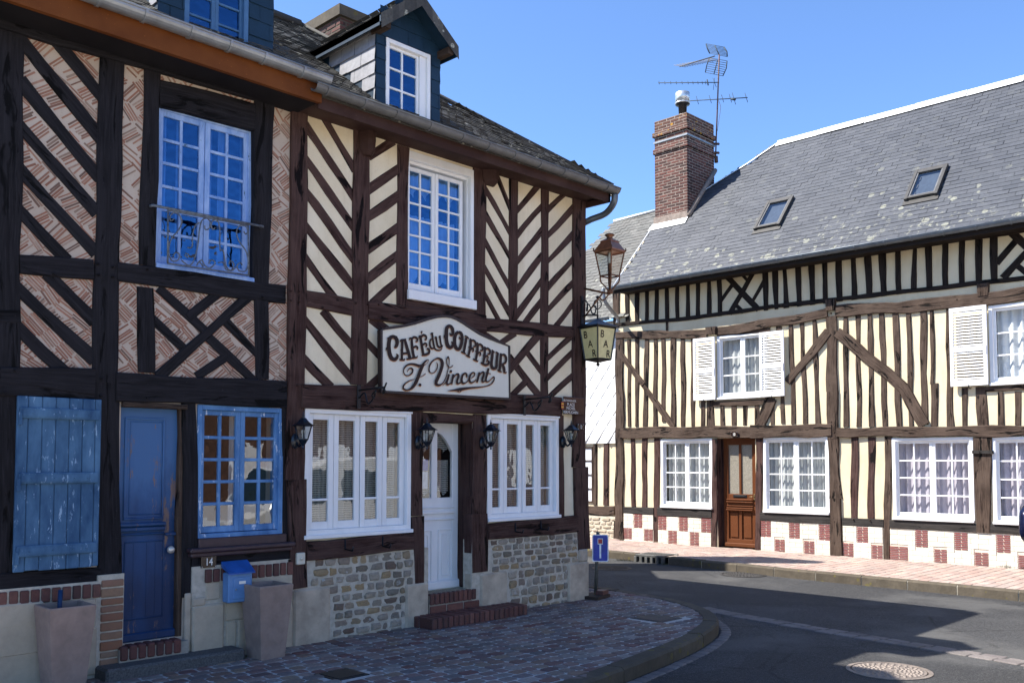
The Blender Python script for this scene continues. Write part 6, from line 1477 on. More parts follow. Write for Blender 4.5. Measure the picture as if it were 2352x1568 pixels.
# skylights
for i, q in enumerate(sky):
    y0_, y1_, xb_, xt_ = q; S = Vector((CS, 0, math.sin(R(49)))); O_ = Vector((xb_, y0_, rz(xb_))); L = (xt_ - xb_) / CS; Wd = y1_ - y0_
    o_ = lambda y, s, h: O_ + Vector((0, 1, 0)) * y + S * s + nrm * h
    def sbox(mb, ya_, yb_, sa, sb, h0, h1): mb.mesh([o_(y, s, h) for y in (ya_, yb_) for s in (sa, sb) for h in (h0, h1)], [[0, 1, 3, 2], [4, 6, 7, 5], [0, 4, 5, 1], [2, 3, 7, 6], [0, 2, 6, 4], [1, 5, 7, 3]])
    mb = MB(); SK = plain('skylight_grey_metal_%d' % i, (.055, .052, .048), .5, .3)
    sbox(mb, 0, .055, .08, L, .0, .075); sbox(mb, Wd - .055, Wd, .08, L, .0, .075); sbox(mb, .055, Wd - .055, L - .10, L, .0, .07); sbox(mb, .055, Wd - .055, .10, .15, 0, .07); sbox(mb, -.02, Wd + .02, -.03, .10, .012, .022)
    o = mb.build('skylight', SK, h10); o['label'] = ('left-hand skylight, nearer the chimney', 'right-hand skylight, higher in the view')[i]
    mb = MB(); mb.mesh([o_(.055, .15, .045), o_(Wd - .055, .15, .045), o_(Wd - .055, L - .1, .045), o_(.055, L - .1, .045)], [[0, 1, 2, 3]]); mb.build('pane', GLASSC, o)
    mb = MB(); sbox(mb, .055, Wd - .055, .15, L - .1, -.02, -.01); mb.build('blind', plain('dark_blind_%d' % i, (.035, .05, .075), .8), o)
    mb = MB(); sbox(mb, .055, .085, .15, L - .1, .02, .06); sbox(mb, Wd - .085, Wd - .055, .15, L - .1, .02, .06); sbox(mb, .085, Wd - .085, .15, .18, .02, .06); mb.build('sash', plain('skylight_sash_%d' % i, (.14, .14, .14), .4, .3), o)
# chimney
zc = lambda y: onplane((chx0, 0, 0), (1, 0, 0), 'I', 952, y).z
ch, mo = MB(), MB()
z1c, z2c, z3c, z4c = zc(905), zc(870), zc(775), zc(745)
brickstack(ch, mo, chx0, chx1, chy0, chy1, rz(chx0) + .14, z1c, .225, .066)
brickstack(ch, mo, chx0 - .03, chx1 + .03, chy0 - .03, chy1 + .03, z1c, z2c + .01, .225, .06)
brickstack(ch, mo, chx0, chx1, chy0, chy1, z2c + .012, z3c, .225, .066)
chm = ch.build('chimney', BRICK_CH, h10); ch = MB(); brickstack(ch, mo, chx0 - .04, chx1 + .04, chy0 - .04, chy1 + .04, z3c + .002, z4c + .02, .225, .06)
brickstack(ch, mo, chx0, chx1, chy0, chy1, z4c + .022, zc(648), .225, .07)
ch.build('chimney_head', BRICK_LI, chm); mo.build('mortar', MORTARC, chm)
mb = MB(); zb_ = zc(822); mb.box((chx0 - .018, chy0 - .018, zb_), (chx1 + .018, chy1 + .018, zb_ + .035)); mb.build('steel_strap', ZINC, chm)
mb = MB(); mb.box((chx0 - .03, chy0 - .015, rz(chx0) - .05), (chx0 + .2, chy1 + .03, rz(chx0) + .16), 0, .01)
mb.tube([Vector((chx0, chy0 - .03, rz(chx0) + .05)), Vector((chx1, chy0 - .03, rz(chx1) + .05))], .055, 0, 6); mb.build('cement_fillet', MORTARC, chm)
pc = onplane((17.7, 0, 0), (1, 0, 0), 'I', 895, 640); zt_ = zc(648)
mb = MB(); ztp = pc.z; mb.lathe((17.75, pc.y, zt_ - .02), [(.16, 0), (.13, .03), (.095, .04), (.085, .16)], 0, 12); mb.build('chimney_pot', MORTARW, chm)
f_ = lambda y: onplane((17.75, 0, 0), (1, 0, 0), 'I', 895, y).z
mb = MB(); mb.lathe((17.75, pc.y, 0), [(.17, f_(600)), (.18, f_(592)), (.10, f_(585)), (.165, f_(583)), (.165, f_(517)), (.15, f_(515))], 0, 20); mb.build('cowl', plain('galvanised_cowl', (.62, .64, .64), .35, .7), chm)
mb = MB(); mb.lathe((17.75, pc.y, 0), [(.09, zt_ + .1), (.10, f_(612)), (.165, f_(606)), (.165, f_(590)), (.10, f_(585))], 0, 14); mb.build('cowl_base', IRON, chm)
# aerials
AX = chx1 + .03
def ap(x, y, dx=0.0): w = onplane((AX, 0, 0), (1, 0, 0), 'I', x, y); return Vector((AX + dx, w.y, w.z))
ant = thing('tv_aerial', ap(1155, 950), 'rooftop mast with four television aerials strapped beside the brick chimney', 'aerial')
mb = MB(); mb.tube([ap(1152, 1000), ap(1180, 225)], .018, 0, 6)
for y in (895, 962): mb.tube([ap(1130, y), ap(1178, y + 2)], .03, 0, 5)
mb.tube([ap(1155, 990), ap(1158, 1035)], .05, 0, 6); mb.tube(smoothpath([ap(1175, 570), ap(1190, 620), ap(1180, 700), ap(1165, 800)], 4), .005, 0, 4); mb.build('mast', plain('rusty_mast', (.10, .055, .04), .7, .3), ant)
AL = plain('aerial_aluminium', (.035, .05, .065), .7, 0, .2)
mb = MB()
for (a, b, c_, d) in (((1080, 143), (1215, 168), (1240, 240), (1108, 215)), ((1105, 248), (1238, 272), (1207, 385), (1075, 358))):
    for i in range(8):
        t = i / 7; bow = 9 * math.sin(t * 3.14)
        l_ = (a[0] + (d[0] - a[0]) * t - (0), a[1] + (d[1] - a[1]) * t); r_ = (b[0] + (c_[0] - b[0]) * t, b[1] + (c_[1] - b[1]) * t); mb.tube([ap(*l_), ap(*r_)], .006, 0, 4)
    mb.tube([ap(*a), ap((a[0] + d[0]) / 2 - 4, (a[1] + d[1]) / 2), ap(*d)], .014, 0, 4); mb.tube([ap(*b), ap((b[0] + c_[0]) / 2 + 10, (b[1] + c_[1]) / 2), ap(*c_)], .016, 0, 4)
mb.tube([ap(1145, 153), ap(1180, 230)], .012, 0, 5); mb.tube([ap(1168, 265), ap(1140, 372)], .012, 0, 5); mb.build('grid_reflector', AL, ant)
mb = MB(); mb.tube([ap(1165, 245, -.1), ap(988, 372, -.6)], .014, 0, 5)
for i in range(14):
    t = i / 13; x, y = 1140 + (990 - 1140) * t, 263 + (370 - 263) * t; w = 44 - 4 * (1 - t) * 3; mb.tube([ap(x - w, y - 10, -.6 * t), ap(x + w, y + 6, -.6 * t)], .006, 0, 4)
mb.build('uhf_aerial', plain('aerial_light', (.16, .15, .14), .7, 0, .2), ant)
mb = MB(); mb.tube([ap(722, 437), ap(1178, 434)], .012, 0, 5)
for x in (725, 768, 812, 855, 898, 943, 980, 1017, 1050, 1075): mb.tube([ap(x, 423), ap(x + 4, 448)], .007, 0, 4)
mb.tube([ap(1088, 412), ap(1097, 455)], .016, 0, 5); mb.tube([ap(1132, 400), ap(1158, 470)], .006, 0, 4); mb.tube([ap(1135, 490), ap(1145, 400)], .006, 0, 4); mb.build('boom_aerial', AL, ant)
mb = MB(); mb.tube([ap(945, 573), ap(1392, 548)], .012, 0, 5)
for x, y, h in ((1015, 567, 31), (1112, 560, 30), (1205, 555, 28), (1263, 552, 32), (1290, 555, 44), (1383, 547, 36)): mb.tube([ap(x - h * .3, y - h), ap(x + h * .3, y + h)], .007, 0, 4)
mb.tube([ap(1270, 558), ap(1300, 562)], .03, 0, 5); mb.build('boom_aerial', AL, ant)

# ================================================================== NEIGHBOUR behind the lanterns
XN = 16.78; NF = Frame('h', XN)
nb = thing('neighbour_house', (18, 15, 0), 'narrow low house beyond the long one, white slate-hung upstairs over half-timbering and rubble', 'house')
nze = NF.px('J', 280, 735)[1]; zs_ = NF.px('K', 290, 325)[1]
mb = MB(); wallsheet(mb, NF, 12.80, 18.2, -.3, nze, [], -.02, .1); mb.q([NF.w(18.2, -.3, -.02), NF.w(18.2, nze, -.02), (22, 18.2, nze), (22, 18.2, -.3)]); mb.build('render_wall', P_H10, nb)
mb = MB(); zz = zs_; r_ = 0
yL, yR_ = 12.84, 14.3
WT = plain('white_fibre_slate', (.78, .78, .76), .6, 0, .3, .03)
mb.fbox(NF, yL, yR_ + 1, zs_, nze, -.03, .03)
S_ = .34
for i in range(-6, 14):
    for j in range(-2, 10):
        cy = yL + i * S_ + (S_ / 2 if j % 2 else 0); cz = zs_ + j * S_ * .62
        P4 = [(cy, cz + S_ * .62), (cy + S_ / 2, cz), (cy, cz - S_ * .62), (cy - S_ / 2, cz)]
        if cy - S_ / 2 < yL - .02 or cy + S_ / 2 > yR_ + 1 or cz - S_ * .6 < zs_ - .02 or cz + S_ * .62 > nze: continue
        dd = .035; mb.mesh([NF.w(P4[0][0], P4[0][1], dd), NF.w(P4[1][0], P4[1][1], dd + .006), NF.w(P4[2][0], P4[2][1], dd + .020), NF.w(P4[3][0], P4[3][1], dd + .006), NF.w(P4[1][0], P4[1][1], dd - .004), NF.w(P4[2][0], P4[2][1], dd + .004), NF.w(P4[3][0], P4[3][1], dd - .004)], [[0, 1, 2, 3], [1, 4, 5, 2], [2, 5, 6, 3]])
mb.build('slate_hanging', WT, nb)
post(NF, ('K', 330, 232, 258, ('K', 790), 232, 256), W_OLD, nb, d1=.01); post(NF, ('K', 326, 310, 346, ('K', 790), 306, 342), W_BROWN, nb, d1=.01); beam(NF, ('K', 195, 795, 860, 396, 795, 866), W_OLD, nb, d1=.04, wob=.012)
r = rect4(NF, ('K', 120, 350), ('K', 230, 350), ('K', 120, 770), ('K', 230, 770)); o = frame_mb(NF, r[0], r[1], r[2], r[3], .04, -.06, .012).build('window', W_OLD, nb); m_ = MB(); m_.fbox(NF, r[0], r[1], r[2], r[3], -.018, -.012); m_.build('curtain', CURT, o)
m_ = MB()
for t in (.25, .5, .75): m_.fbox(NF, r[0] + .04, r[1] - .04, r[2] + (r[3] - r[2]) * t - .012, r[2] + (r[3] - r[2]) * t + .012, -.005, .008)
m_.build('sash', W_OLD, o)
zq = NF.px('K', 300, 870)[1]; mb = MB(); mb.fbox(NF, 12.86, 16, -.3, zq, -.05, .03); mb.build('plinth_mortar', MORTARW, nb)
mb = MB(); rubble(mb, NF, 12.9, 15.0, -.05, zq - .02, 6, .025, 0, .12, .3); mb.build('rubble_plinth', island('pale_rubble', [(.50, .43, .32), (.42, .36, .27), (.55, .48, .38)], .9, (.3, .25, .18), .6, 20), nb)  # paler stones than the café plinth
ex_, ez_ = XN - .3, nze + .02
def nroof(k, x, y): return onplane((ex_, 0, ez_), nrm, k, x, y)
t1, t2, t3, t4 = nroof('I', 715, 1398), nroof('I', 388, 1482), nroof('J', 172, 205), nroof('J', 60, 330)
cut = 12.55
po_ = [Vector((ex_, cut, ez_)), Vector((ex_, 18.2, ez_)), Vector((t4.x, 18.2, t4.z)) if False else t4, t3, t2, t1, Vector((t1.x, cut, t1.z))]
mb = MB(); mb.q([p + nrm * -.02 for p in po_]); mb.q([t1, t2, Vector((t2.x + 2, t2.y, t2.z - 2)), Vector((t1.x + 2, cut, t1.z - 2))]); mb.build('roof', SLATEN, nb)
pol2 = [(p.x, p.y) for p in po_]
mb = MB(); slates(mb, (ex_, 18.3, ez_), (0, -1, 0), (CS, 0, math.sin(R(49))), 18.3 - cut, 6, .235, .125, lambda u, s: inpoly(ex_ + s * CS, 18.3 - u, pol2), .008, .006, .006, nrm=nrm, warp=.01); mb.build('roof_slates', SLATEN, nb, nrm=False)
mb = MB(); mb.tube([t1 + nrm * .02, t2 + nrm * .02], .035, 0, 6); mb.build('ridge_flashing', ZINCW, nb)
mb = MB(); gutter_mb(mb, (ex_ - .05, 13.0, ez_), (ex_ - .05, 18, ez_), .05, out=(-1, 0, 0)); mb.build('gutter', ZINCD, nb)

pegs(HF, h10, [('J', 1650, 604), ('J', 898, 832), ('N', 900, 665), ('N', 905, 1480), ('K', 500, 240), ('K', 2050, 240), ('O', 1070, 895), ('O', 1195, 902), ('N', 1850, 560), ('N', 1010, 640), ('K', 2050, 910)], W_OLD, .014)

# the facing house goes on past the edge of the view
for i in range(9):
    y = 4.25 - i * .24
    for (za, zb2, mt) in ((5.6, 4.62, W_FRIEZE), (4.4, 2.5, W_OLD)):
        if za < 5 and HH['u2'][0] - .05 < y < HH['u2'][1] + .3: za = HH['u2'][2] - .05
        timber(HF, 'stud', (y, za), (y, zb2), .09, .09, mt, h10, d1=.004)
    if y < HH['w4'][0] - .1: timber(HF, 'stud', (y, 2.2), (y, .85), .09, .09, W_BROWN, h10, d1=.0)
for z, w, mt, nm in ((5.55, .12, W_FRIEZE, 'wall_plate'), (4.68, .05, W_FRIEZE, 'beam'), (4.42, .2, W_OLD, 'beam'), (2.32, .2, W_OLD, 'bressummer'), (.78, .14, W_GREY, 'sill_beam')):
    y_ = 4.15; timber(HF, nm, (y_, z), (yA, z), w, w, mt, h10, d1=.028)
for i in range(14):
    y = 14.1 + i * .28; timber(NF, 'stud', (y, zs_ - .02), (y, zq), .10, .10, W_BROWN, nb, d1=.006)

# ================================================================== GROUND
def sheet(name, poly, z, mat):
    mb = MB(); mb.q([(x, y, z) for x, y in poly]); return struct(mb.build(name, mat, nrm=False))
m = NT('asphalt'); w = m.coord('World'); n1 = m.noise(w, 160, 3, .8); n2 = m.noise(w, 1.1, 5); n3 = m.voro(w, 60, 'F1')
c = m.ramp(n2, [(.35, (.019, .019, .021)), (.65, (.034, .034, .036))]); c = m.mix(m.ramp(m.noise(w, 45, 4, .8), [(.50, (0, 0, 0)), (.62, (.7,) * 3)]), c, (.10, .10, .10)); c = m.mix(m.ramp(n1, [(.56, (0, 0, 0)), (.66, (.7,) * 3)]), c, (.20, .20, .19))
ck = m.voro(m.coord('World', (1, 1, 1)), .55, 'DISTANCE_TO_EDGE'); c = m.mix(m.ramp(m.math('ADD', ck, m.math('MULTIPLY_ADD', m.noise(w, 5, 4), .06, -.03)), [(.0, (.8,) * 3), (.010, (0, 0, 0))]), c, (.012, .012, .012))
pt_ = m.voro(w, .35, 'F1', 'Color'); sp_ = m.n('ShaderNodeSeparateColor'); m.l(pt_, sp_.inputs[0]); c = m.mix(m.math('MULTIPLY', sp_.outputs[0], .6), c, (.014, .014, .015))
c = m.mix(m.ramp(n3, [(.12, (.9,) * 3), (.22, (0, 0, 0))]), c, (.14, .14, .135)); c = m.mix(m.ramp(m.noise(w, .55, 4), [(.52, (0, 0, 0)), (.62, (.5,) * 3)]), c, (.09, .088, .084))
ASPH = m.bsdf(c, .88, 0, m.math('ADD', n1, n3), .5, .006, .35)
sheet('ground', [(-150, -150), (200, -150), (200, 200), (-150, 200)], -.130, plain('far_ground', (.09, .085, .075), .95))
sheet('road', [(-30, -30), (60, -30), (60, 60), (-30, 60)], -.12, ASPH)
sheet('square', [(-40, -30), (30, -30), (30, -.6), (6.2, -.6), (6.0, 1.9), (-40, 1.9)], -.112, plain('pale_bounce_paving', (.58, .50, .39), .9, 0, .2, .15, 3))  # unseen pale sheet, added to bounce sunlight onto the shaded fronts
curve = [(-6, 4.15), (-2, 4.28), (2, 4.42), (4, 4.53), (5.2, 4.66), (6.2, 4.80), (7.4, 5.02), (8.15, 5.22), (8.75, 5.47), (9.2, 5.80), (9.55, 6.22), (9.82, 6.75), (9.98, 7.35), (10.08, 8.2), (10.12, 10), (10.15, 13), (10.15, 20)]
cv = [Vector((x, y, 0)) for x, y in curve]; cs = [Vector((p.x, p.y, 0)) for p in smoothpath(cv, 10)]
def offs(path, d):
    out = []
    for i, p in enumerate(path):
        t = (path[min(i + 1, len(path) - 1)] - path[max(i - 1, 0)]).normalized(); out.append(p + Vector((-t.y, t.x, 0)) * d)
    return out
def resample(path, step):
    out = [path[0]]; acc = 0
    for i in range(1, len(path)):
        a, b = path[i - 1], path[i]; L = (b - a).length; 
        while acc + L >= step:
            t = (step - acc) / L; a = a.lerp(b, t); out.append(a); L = (b - a).length; acc = 0
        acc += L
    return out
def kerb(path, wid, z0, z1, step, gap, mat, name, side=1):
    """stones following the line; outer face on the line"""
    mb = MB(); P_ = resample(path, .05); i = 0
    while i < len(P_) - 4:
        n = int(step * random.uniform(.85, 1.15) / .05); seg = P_[i:i + n + 1]
        if len(seg) < 3: break
        rings = []; dz = random.uniform(-.006, .006)
        for j, p in enumerate(seg):
            t = (seg[min(j + 1, len(seg) - 1)] - seg[max(j - 1, 0)]).normalized(); nn = Vector((-t.y, t.x, 0)) * side; q = p
            if j == 0: q = p + t * gap
            k = 1 if 0 < j < len(seg) - 1 else .6
            w_ = .004 * math.sin(j * .9 + i)
            rings.append([q + Vector((0, 0, z0)), q + nn * w_ + Vector((0, 0, z1 - .022 + dz)), q + nn * .02 + Vector((0, 0, z1 + dz)), q + nn * (wid - .008) + Vector((0, 0, z1 + dz)), q + nn * wid + Vector((0, 0, z1 - .01)), q + nn * wid + Vector((0, 0, z0))])
        mb.loft(rings); i += n
    return struct(mb.build(name, mat))
kerb(cs, .17, -.16, .012, .95, .012, KERBM, 'kerb')
def bedding(path, wid, z1, name, side=1):
    mb = MB(); P_ = resample(path, .15); rings = []
    for i, p in enumerate(P_):
        t = (P_[min(i + 1, len(P_) - 1)] - P_[max(i - 1, 0)]).normalized(); nn = Vector((-t.y, t.x, 0)) * side
        rings.append([p + nn * .007 + Vector((0, 0, -.16)), p + nn * .007 + Vector((0, 0, z1 - .022)), p + nn * .022 + Vector((0, 0, z1)), p + nn * (wid - .01) + Vector((0, 0, z1)), p + nn * (wid - .01) + Vector((0, 0, -.16))])
    mb.loft(rings); return struct(mb.build(name, MORTARW))
bedding(cs, .17, .003, 'kerb_bedding')
inner = offs(cs, .17); poly_t = [(p.x, p.y) for p in offs(cs, .10)] + [(9.0, 20), (9.0, Y0 + .05), (-6, Y0 + .05)]
poly = [(p.x, p.y) for p in inner] + [(9.0, 20), (9.0, Y0 + .05), (-6, Y0 + .05)]
mb = MB(); mb.q([(x, y, -.000) for x, y in poly]); struct(mb.build('pavement_bed', JOINT1, nrm=False))
plates_ = [(4.30, 4.62, 6.14, 6.47), None]
q = gr('L', 700, 1078); plates_[1] = (q.x - .2, q.x + .2, q.y - .22, q.y + .2)
def sett(mb, x, y, lx, ly, z, rot=0.0, h=.05, bev=.012, k_=1.0):
    a = rot + random.uniform(-.03, .03) * k_; ca, sa = math.cos(a), math.sin(a); rings = []; tz = random.uniform(-.003, .003) * k_; tx, ty = random.uniform(-.02, .02) * k_, random.uniform(-.02, .02) * k_
    j = [(random.uniform(-.004, .004), random.uniform(-.004, .004)) for _ in range(8)]; c = min(.014, lx * .12)
    for k, zz in ((0, -h), (0, -bev), (bev, 0)):
        hx, hy_ = lx / 2 - k, ly / 2 - k; ring = []
        for i_, (px_, py_) in enumerate(((-hx + c, -hy_), (hx - c, -hy_), (hx, -hy_ + c), (hx, hy_ - c), (hx - c, hy_), (-hx + c, hy_), (-hx, hy_ - c), (-hx, -hy_ + c))):
            px_ += j[i_][0]; py_ += j[i_][1]
            ring.append((x + px_ * ca - py_ * sa, y + px_ * sa + py_ * ca, z + zz + tz + px_ * tx + py_ * ty))
        rings.append(ring)
    mb.loft(rings)
def inpl(x, y, r): return r[0] < x < r[1] and r[2] < y < r[3]
mb = MB(); y = 4.2
while y < 16:
    w = .128 + random.uniform(-.006, .006); x = (-1 if y < Y0 else 9.0) + random.uniform(0, .15)
    while x < 10.2:
        l = random.uniform(.12, .20); ok = inpoly(x + l / 2, y, poly_t)
        xm = x + l / 2
        if ok and not any(inpl(xm, y, (r[0] - .05, r[1] + .05, r[2] - .035, r[3] + .035)) for r in plates_) and not (xm < 9.25 and y > Y0 - .07):
            sett(mb, xm, y, l - .021, w - .021, .007, math.sin(x * .7) * .015, .05, .006, .7)
        x += l
    y += w
struct(mb.build('pavement', SETT1))
for r, lb, ng in zip(plates_, ('square dark iron access cover set in the pavement near the bottom edge', 'square iron access cover set in the pavement near the kerb bend'), (1, 2)):
    mb = MB(); mb.box((r[0], r[2], -.03), (r[1], r[3], .006), 0, .004)
    mb.box((r[0] + .03, r[2] + .03, .005), (r[1] - .03, r[3] - .03, .010), 0, .002); o = mb.build('access_cover', IRON if ng == 1 else plain('rusty_cover', (.06, .05, .045), .7, .3)); tag(o, lb, 'access cover')
# border setts at the foot of the kerb and the channel across the road
mb = MB(); pp = resample([p for p in offs(cs, -.075)], .15)
for i, p in enumerate(pp):
    if p.x < 0 or p.y > 6.1: continue
    t = (pp[min(i + 1, len(pp) - 1)] - pp[i - 1]); sett(mb, p.x, p.y, .138, .115, -.112, math.atan2(t.y, t.x), .03, .008)
struct(mb.build('gutter_setts', SETTG))
mb = MB(); chl = [Vector((10.22, 6.75, 0)), Vector((9.98, 6.0, 0)), Vector((9.72, 4.6, 0)), Vector((9.52, 3.2, 0)), Vector((9.30, 1.9, 0)), Vector((9.0, 0, 0)), Vector((8.6, -3, 0))]
cp = smoothpath(chl, 12)
for k, w_ in ((-.075, .15), (.075, .13)):
    pp = resample([Vector((p.x, p.y, 0)) for p in offs([Vector((a.x, a.y, 0)) for a in cp], k)], .24)
    for i in range(1, len(pp) - 1):
        t = pp[i + 1] - pp[i - 1]; sett(mb, pp[i].x, pp[i].y, .225, w_, -.113 + (.003 if k < 0 else -.003), math.atan2(t.y, t.x), .03, .008)
struct(mb.build('channel_setts', SETTG))
# pavement of the facing house
c2 = [(14.45, 24), (14.35, 16), (14.28, 12.5), (14.2, 10.9), (14.05, 9.7), (13.92, 8.4), (13.78, 7.3), (13.72, 6.2), (13.6, 4.0), (13.45, 2), (13.2, -2), (12.9, -8)]
cs2 = [Vector((p.x, p.y, 0)) for p in smoothpath([Vector((x, y, 0)) for x, y in c2], 10)]
q0, q1 = gr('K', 555, 1165), gr('K', 855, 1170); gy0, gy1 = min(q0.y, q1.y), max(q0.y, q1.y); gx = 14.12
a_ = [p for p in cs2 if p.y > gy1 + .02]; b_ = [p for p in cs2 if p.y < gy0 - .02]
bedding(a_, .15, .012, 'kerb_bedding'); bedding(b_, .15, .012, 'kerb_bedding'); kerb(a_, .15, -.16, .02, .8, .012, KERBM, 'kerb'); kerb(b_, .15, -.16, .02, .8, .012, KERBM, 'kerb')
in2 = offs(cs2, .15); poly2 = [(p.x, p.y) for p in in2] + [(16.6, -8), (16.9, 24)]
mb = MB(); mb.q([(x, y, .006) for x, y in poly2]); struct(mb.build('pavement_bed', JOINT2, nrm=False))
mb = MB(); y = 1.2
while y < 17:
    w = .15 + random.uniform(-.006, .006); x = 13.4 + random.uniform(0, .2)
    while x < 16.56 + (.25 if y > 12.8 else 0):
        l = random.uniform(.16, .26)
        if inpoly(x - .04, y, poly2) and x + l / 2 < 16.62 + (.2 if y > 12.8 else 0) and not (x < gx + .50 and gy0 - .08 < y < gy1 + .08): sett(mb, x, y, l - .010, w - .010, .013, 0, .04, .004, .4)
        x += l
    y += w
struct(mb.build('pavement', SETT2))
# cast-iron street drain
dr = thing('street_drain', (gx, (gy0 + gy1) / 2, 0), 'cast-iron kerb inlet drain with slotted top in front of the facing house', 'drain')
mb = MB(); n = 5; L = gy1 - gy0
mb.box((gx - .06, gy0, -.012), (gx + .48, gy1, .0)); mb.box((gx - .06, gy0, 0), (gx - .01, gy1, .026), 0, .004); mb.box((gx + .43, gy0, 0), (gx + .48, gy1, .026), 0, .004)
for i in range(15):
    y = gy0 + L * (i + .5) / 15; mb.mesh([(gx - .01, y - .012, .0), (gx + .43, y + .05, .0), (gx + .43, y + .075, .0), (gx - .01, y + .013, .0), (gx - .01, y - .012, .024), (gx + .43, y + .05, .024), (gx + .43, y + .075, .024), (gx - .01, y + .013, .024)], [[0, 1, 2, 3], [4, 5, 6, 7], [0, 1, 5, 4], [1, 2, 6, 5], [2, 3, 7, 6], [3, 0, 4, 7]])
CI = plain('cast_iron_grey', (.10, .10, .095), .6, .3)
mb.build('grate', CI, dr)
mb = MB(); m2 = MB(); m2.box((gx + .06, gy0 + .02, -.16), (gx + .3, gy1 - .02, -.014))
for i in range(n + 1):
    y = gy0 + L * i / n; mb = MB(); mb.box((gx - .06, y - .03, -.13), (gx + .0, y + .03, -.013), 0, .004); mb.build('inlet_bar', CI, dr)
m2.build('inlet_box', P_DARK, dr)
# manhole covers
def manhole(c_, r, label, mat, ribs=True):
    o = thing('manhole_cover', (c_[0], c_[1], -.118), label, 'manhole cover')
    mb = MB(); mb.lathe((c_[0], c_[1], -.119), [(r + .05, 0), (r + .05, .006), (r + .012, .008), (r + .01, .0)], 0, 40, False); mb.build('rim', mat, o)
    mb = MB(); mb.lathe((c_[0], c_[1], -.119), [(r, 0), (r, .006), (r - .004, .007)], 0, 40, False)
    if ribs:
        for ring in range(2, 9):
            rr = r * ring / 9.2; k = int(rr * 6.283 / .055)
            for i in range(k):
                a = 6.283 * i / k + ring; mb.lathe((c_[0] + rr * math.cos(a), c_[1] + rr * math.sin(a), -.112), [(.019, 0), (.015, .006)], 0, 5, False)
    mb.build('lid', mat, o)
manhole((8.24, 3.42), .31, 'round studded manhole cover in the road, partly in sun', plain('pale_cast_iron', (.20, .165, .14), .6, .3))  # paler iron than the other two covers
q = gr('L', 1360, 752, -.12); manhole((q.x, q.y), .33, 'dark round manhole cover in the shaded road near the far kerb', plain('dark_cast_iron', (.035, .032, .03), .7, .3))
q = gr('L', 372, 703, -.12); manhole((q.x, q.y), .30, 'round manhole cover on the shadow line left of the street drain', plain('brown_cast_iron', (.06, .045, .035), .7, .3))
# tufts in the joints
tm = MB()
def tuft(x, y, z, r, n, hmax=.05):
    for _ in range(n):
        a = random.uniform(0, 6.28); rr = r * random.random(); bx, by = x + rr * math.cos(a), y + rr * math.sin(a) * 2; h = random.uniform(.3, 1) * hmax; a2 = random.uniform(0, 6.28); w = .004
        tm.mesh([(bx - w, by, z), (bx + w, by, z), (bx + .02 * math.cos(a2), by + .02 * math.sin(a2), z + h)], [[0, 1, 2]])
for yy in (gy1 + .15, gy1 + .35, gy0 - .1): tuft(14.08, yy, -.12, .1, 60, .04)
for yy in (4.6, 4.35, 4.9): tuft(X1 - .04, yy, .02, .05, 50, .07)
tuft(4.2, 7.55, 0, .08, 60, .05); tuft(6.9, Y0 - .08, 0, .1, 40, .03)
o = tm.build('weeds', MOSS, nrm=False); o['kind'] = 'stuff'; o['label'] = 'small weeds in the pavement joints'; o['category'] = 'weeds'

# ================================================================== what the windows reflect (square side, behind the viewer)
van = thing('delivery_van', (10.2, 1.2, -.12), 'white van parked at the right edge with only its dark door mirror in view', 'van')
VW = plain('van_white', (.78, .78, .77), .25, 0, .6, .03, 3, .01, .5); VD = plain('van_black_trim', (.012, .012, .014), .4); VG = glass('van_glass', (.15, .2, .2), 1.6)
mc = EYEP + (FW * FOC + RT * (2352 + 10 - 1176) + UP * (PPY - 1203)).normalized() * 8.25
x0, ya, yb, zg = mc.x - .75, mc.y - 2.1, mc.y - .24, -.12
prof = [(0, .35), (.0, .62), (.08, .92), (.95, 1.12), (1.55, 1.78), (1.9, 1.93), (4.6, 1.96), (4.85, 1.85), (4.9, .35)]
def vring(y, inset): return [(x0 + px_ + (inset if px_ < 2 else -inset), y, zg + pz_ - (inset * (pz_ > 1))) for px_, pz_ in prof]
mb = MB(); mb.loft([vring(ya, .06), vring(ya + .08, 0), vring(yb - .08, 0), vring(yb, .06)], 0, True); mb.build('body', VW, van)
mb = MB()
for s_, y in ((1, yb + .001), (-1, ya - .001)):
    mb.q([(x0 + 1.15, y, zg + 1.18), (x0 + 2.1, y, zg + 1.18), (x0 + 2.1, y, zg + 1.72), (x0 + 1.68, y, zg + 1.72)]); mb.q([(x0 + 2.25, y, zg + 1.18), (x0 + 3.3, y, zg + 1.18), (x0 + 3.3, y, zg + 1.72), (x0 + 2.25, y, zg + 1.72)])
mb.q([(x0 + 1.0, ya + .15, zg + 1.175), (x0 + 1.0, yb - .15, zg + 1.175), (x0 + 1.5, yb - .2, zg + 1.74), (x0 + 1.5, ya + .2, zg + 1.74)]); mb.build('windows', VG, van)
for cx_ in (x0 + .85, x0 + 3.95):
    for y0_, y1_ in ((ya - .01, ya + .2), (yb - .2, yb + .01)):
        mb = MB(); RR = Frame('c', 0); ring = lambda r, y: [(cx_ + r * math.cos(a * .3142), y, zg + .32 + r * math.sin(a * .3142)) for a in range(20)]
        mb.loft([ring(.24, y0_), ring(.32, y0_), ring(.32, y1_), ring(.24, y1_)]); wl = mb.build('wheel', VD, van); mb = MB(); mb.loft([ring(.22, y0_ - .005), ring(.22, y1_ + .005)]); mb.build('rim', ZINC, wl)
mb = MB(); mb.box((x0 - .05, ya + .05, zg + .3), (x0 + .12, yb - .05, zg + .55), 0, .04); mb.build('bumper', VD, van)
for y in (ya + .15, yb - .45): mb = MB(); mb.box((x0 + .0, y, zg + .72), (x0 + .12, y + .3, zg + .9), 0, .03); mb.build('headlight', plain('headlight_clear', (.6, .62, .64), .1, .3), van)
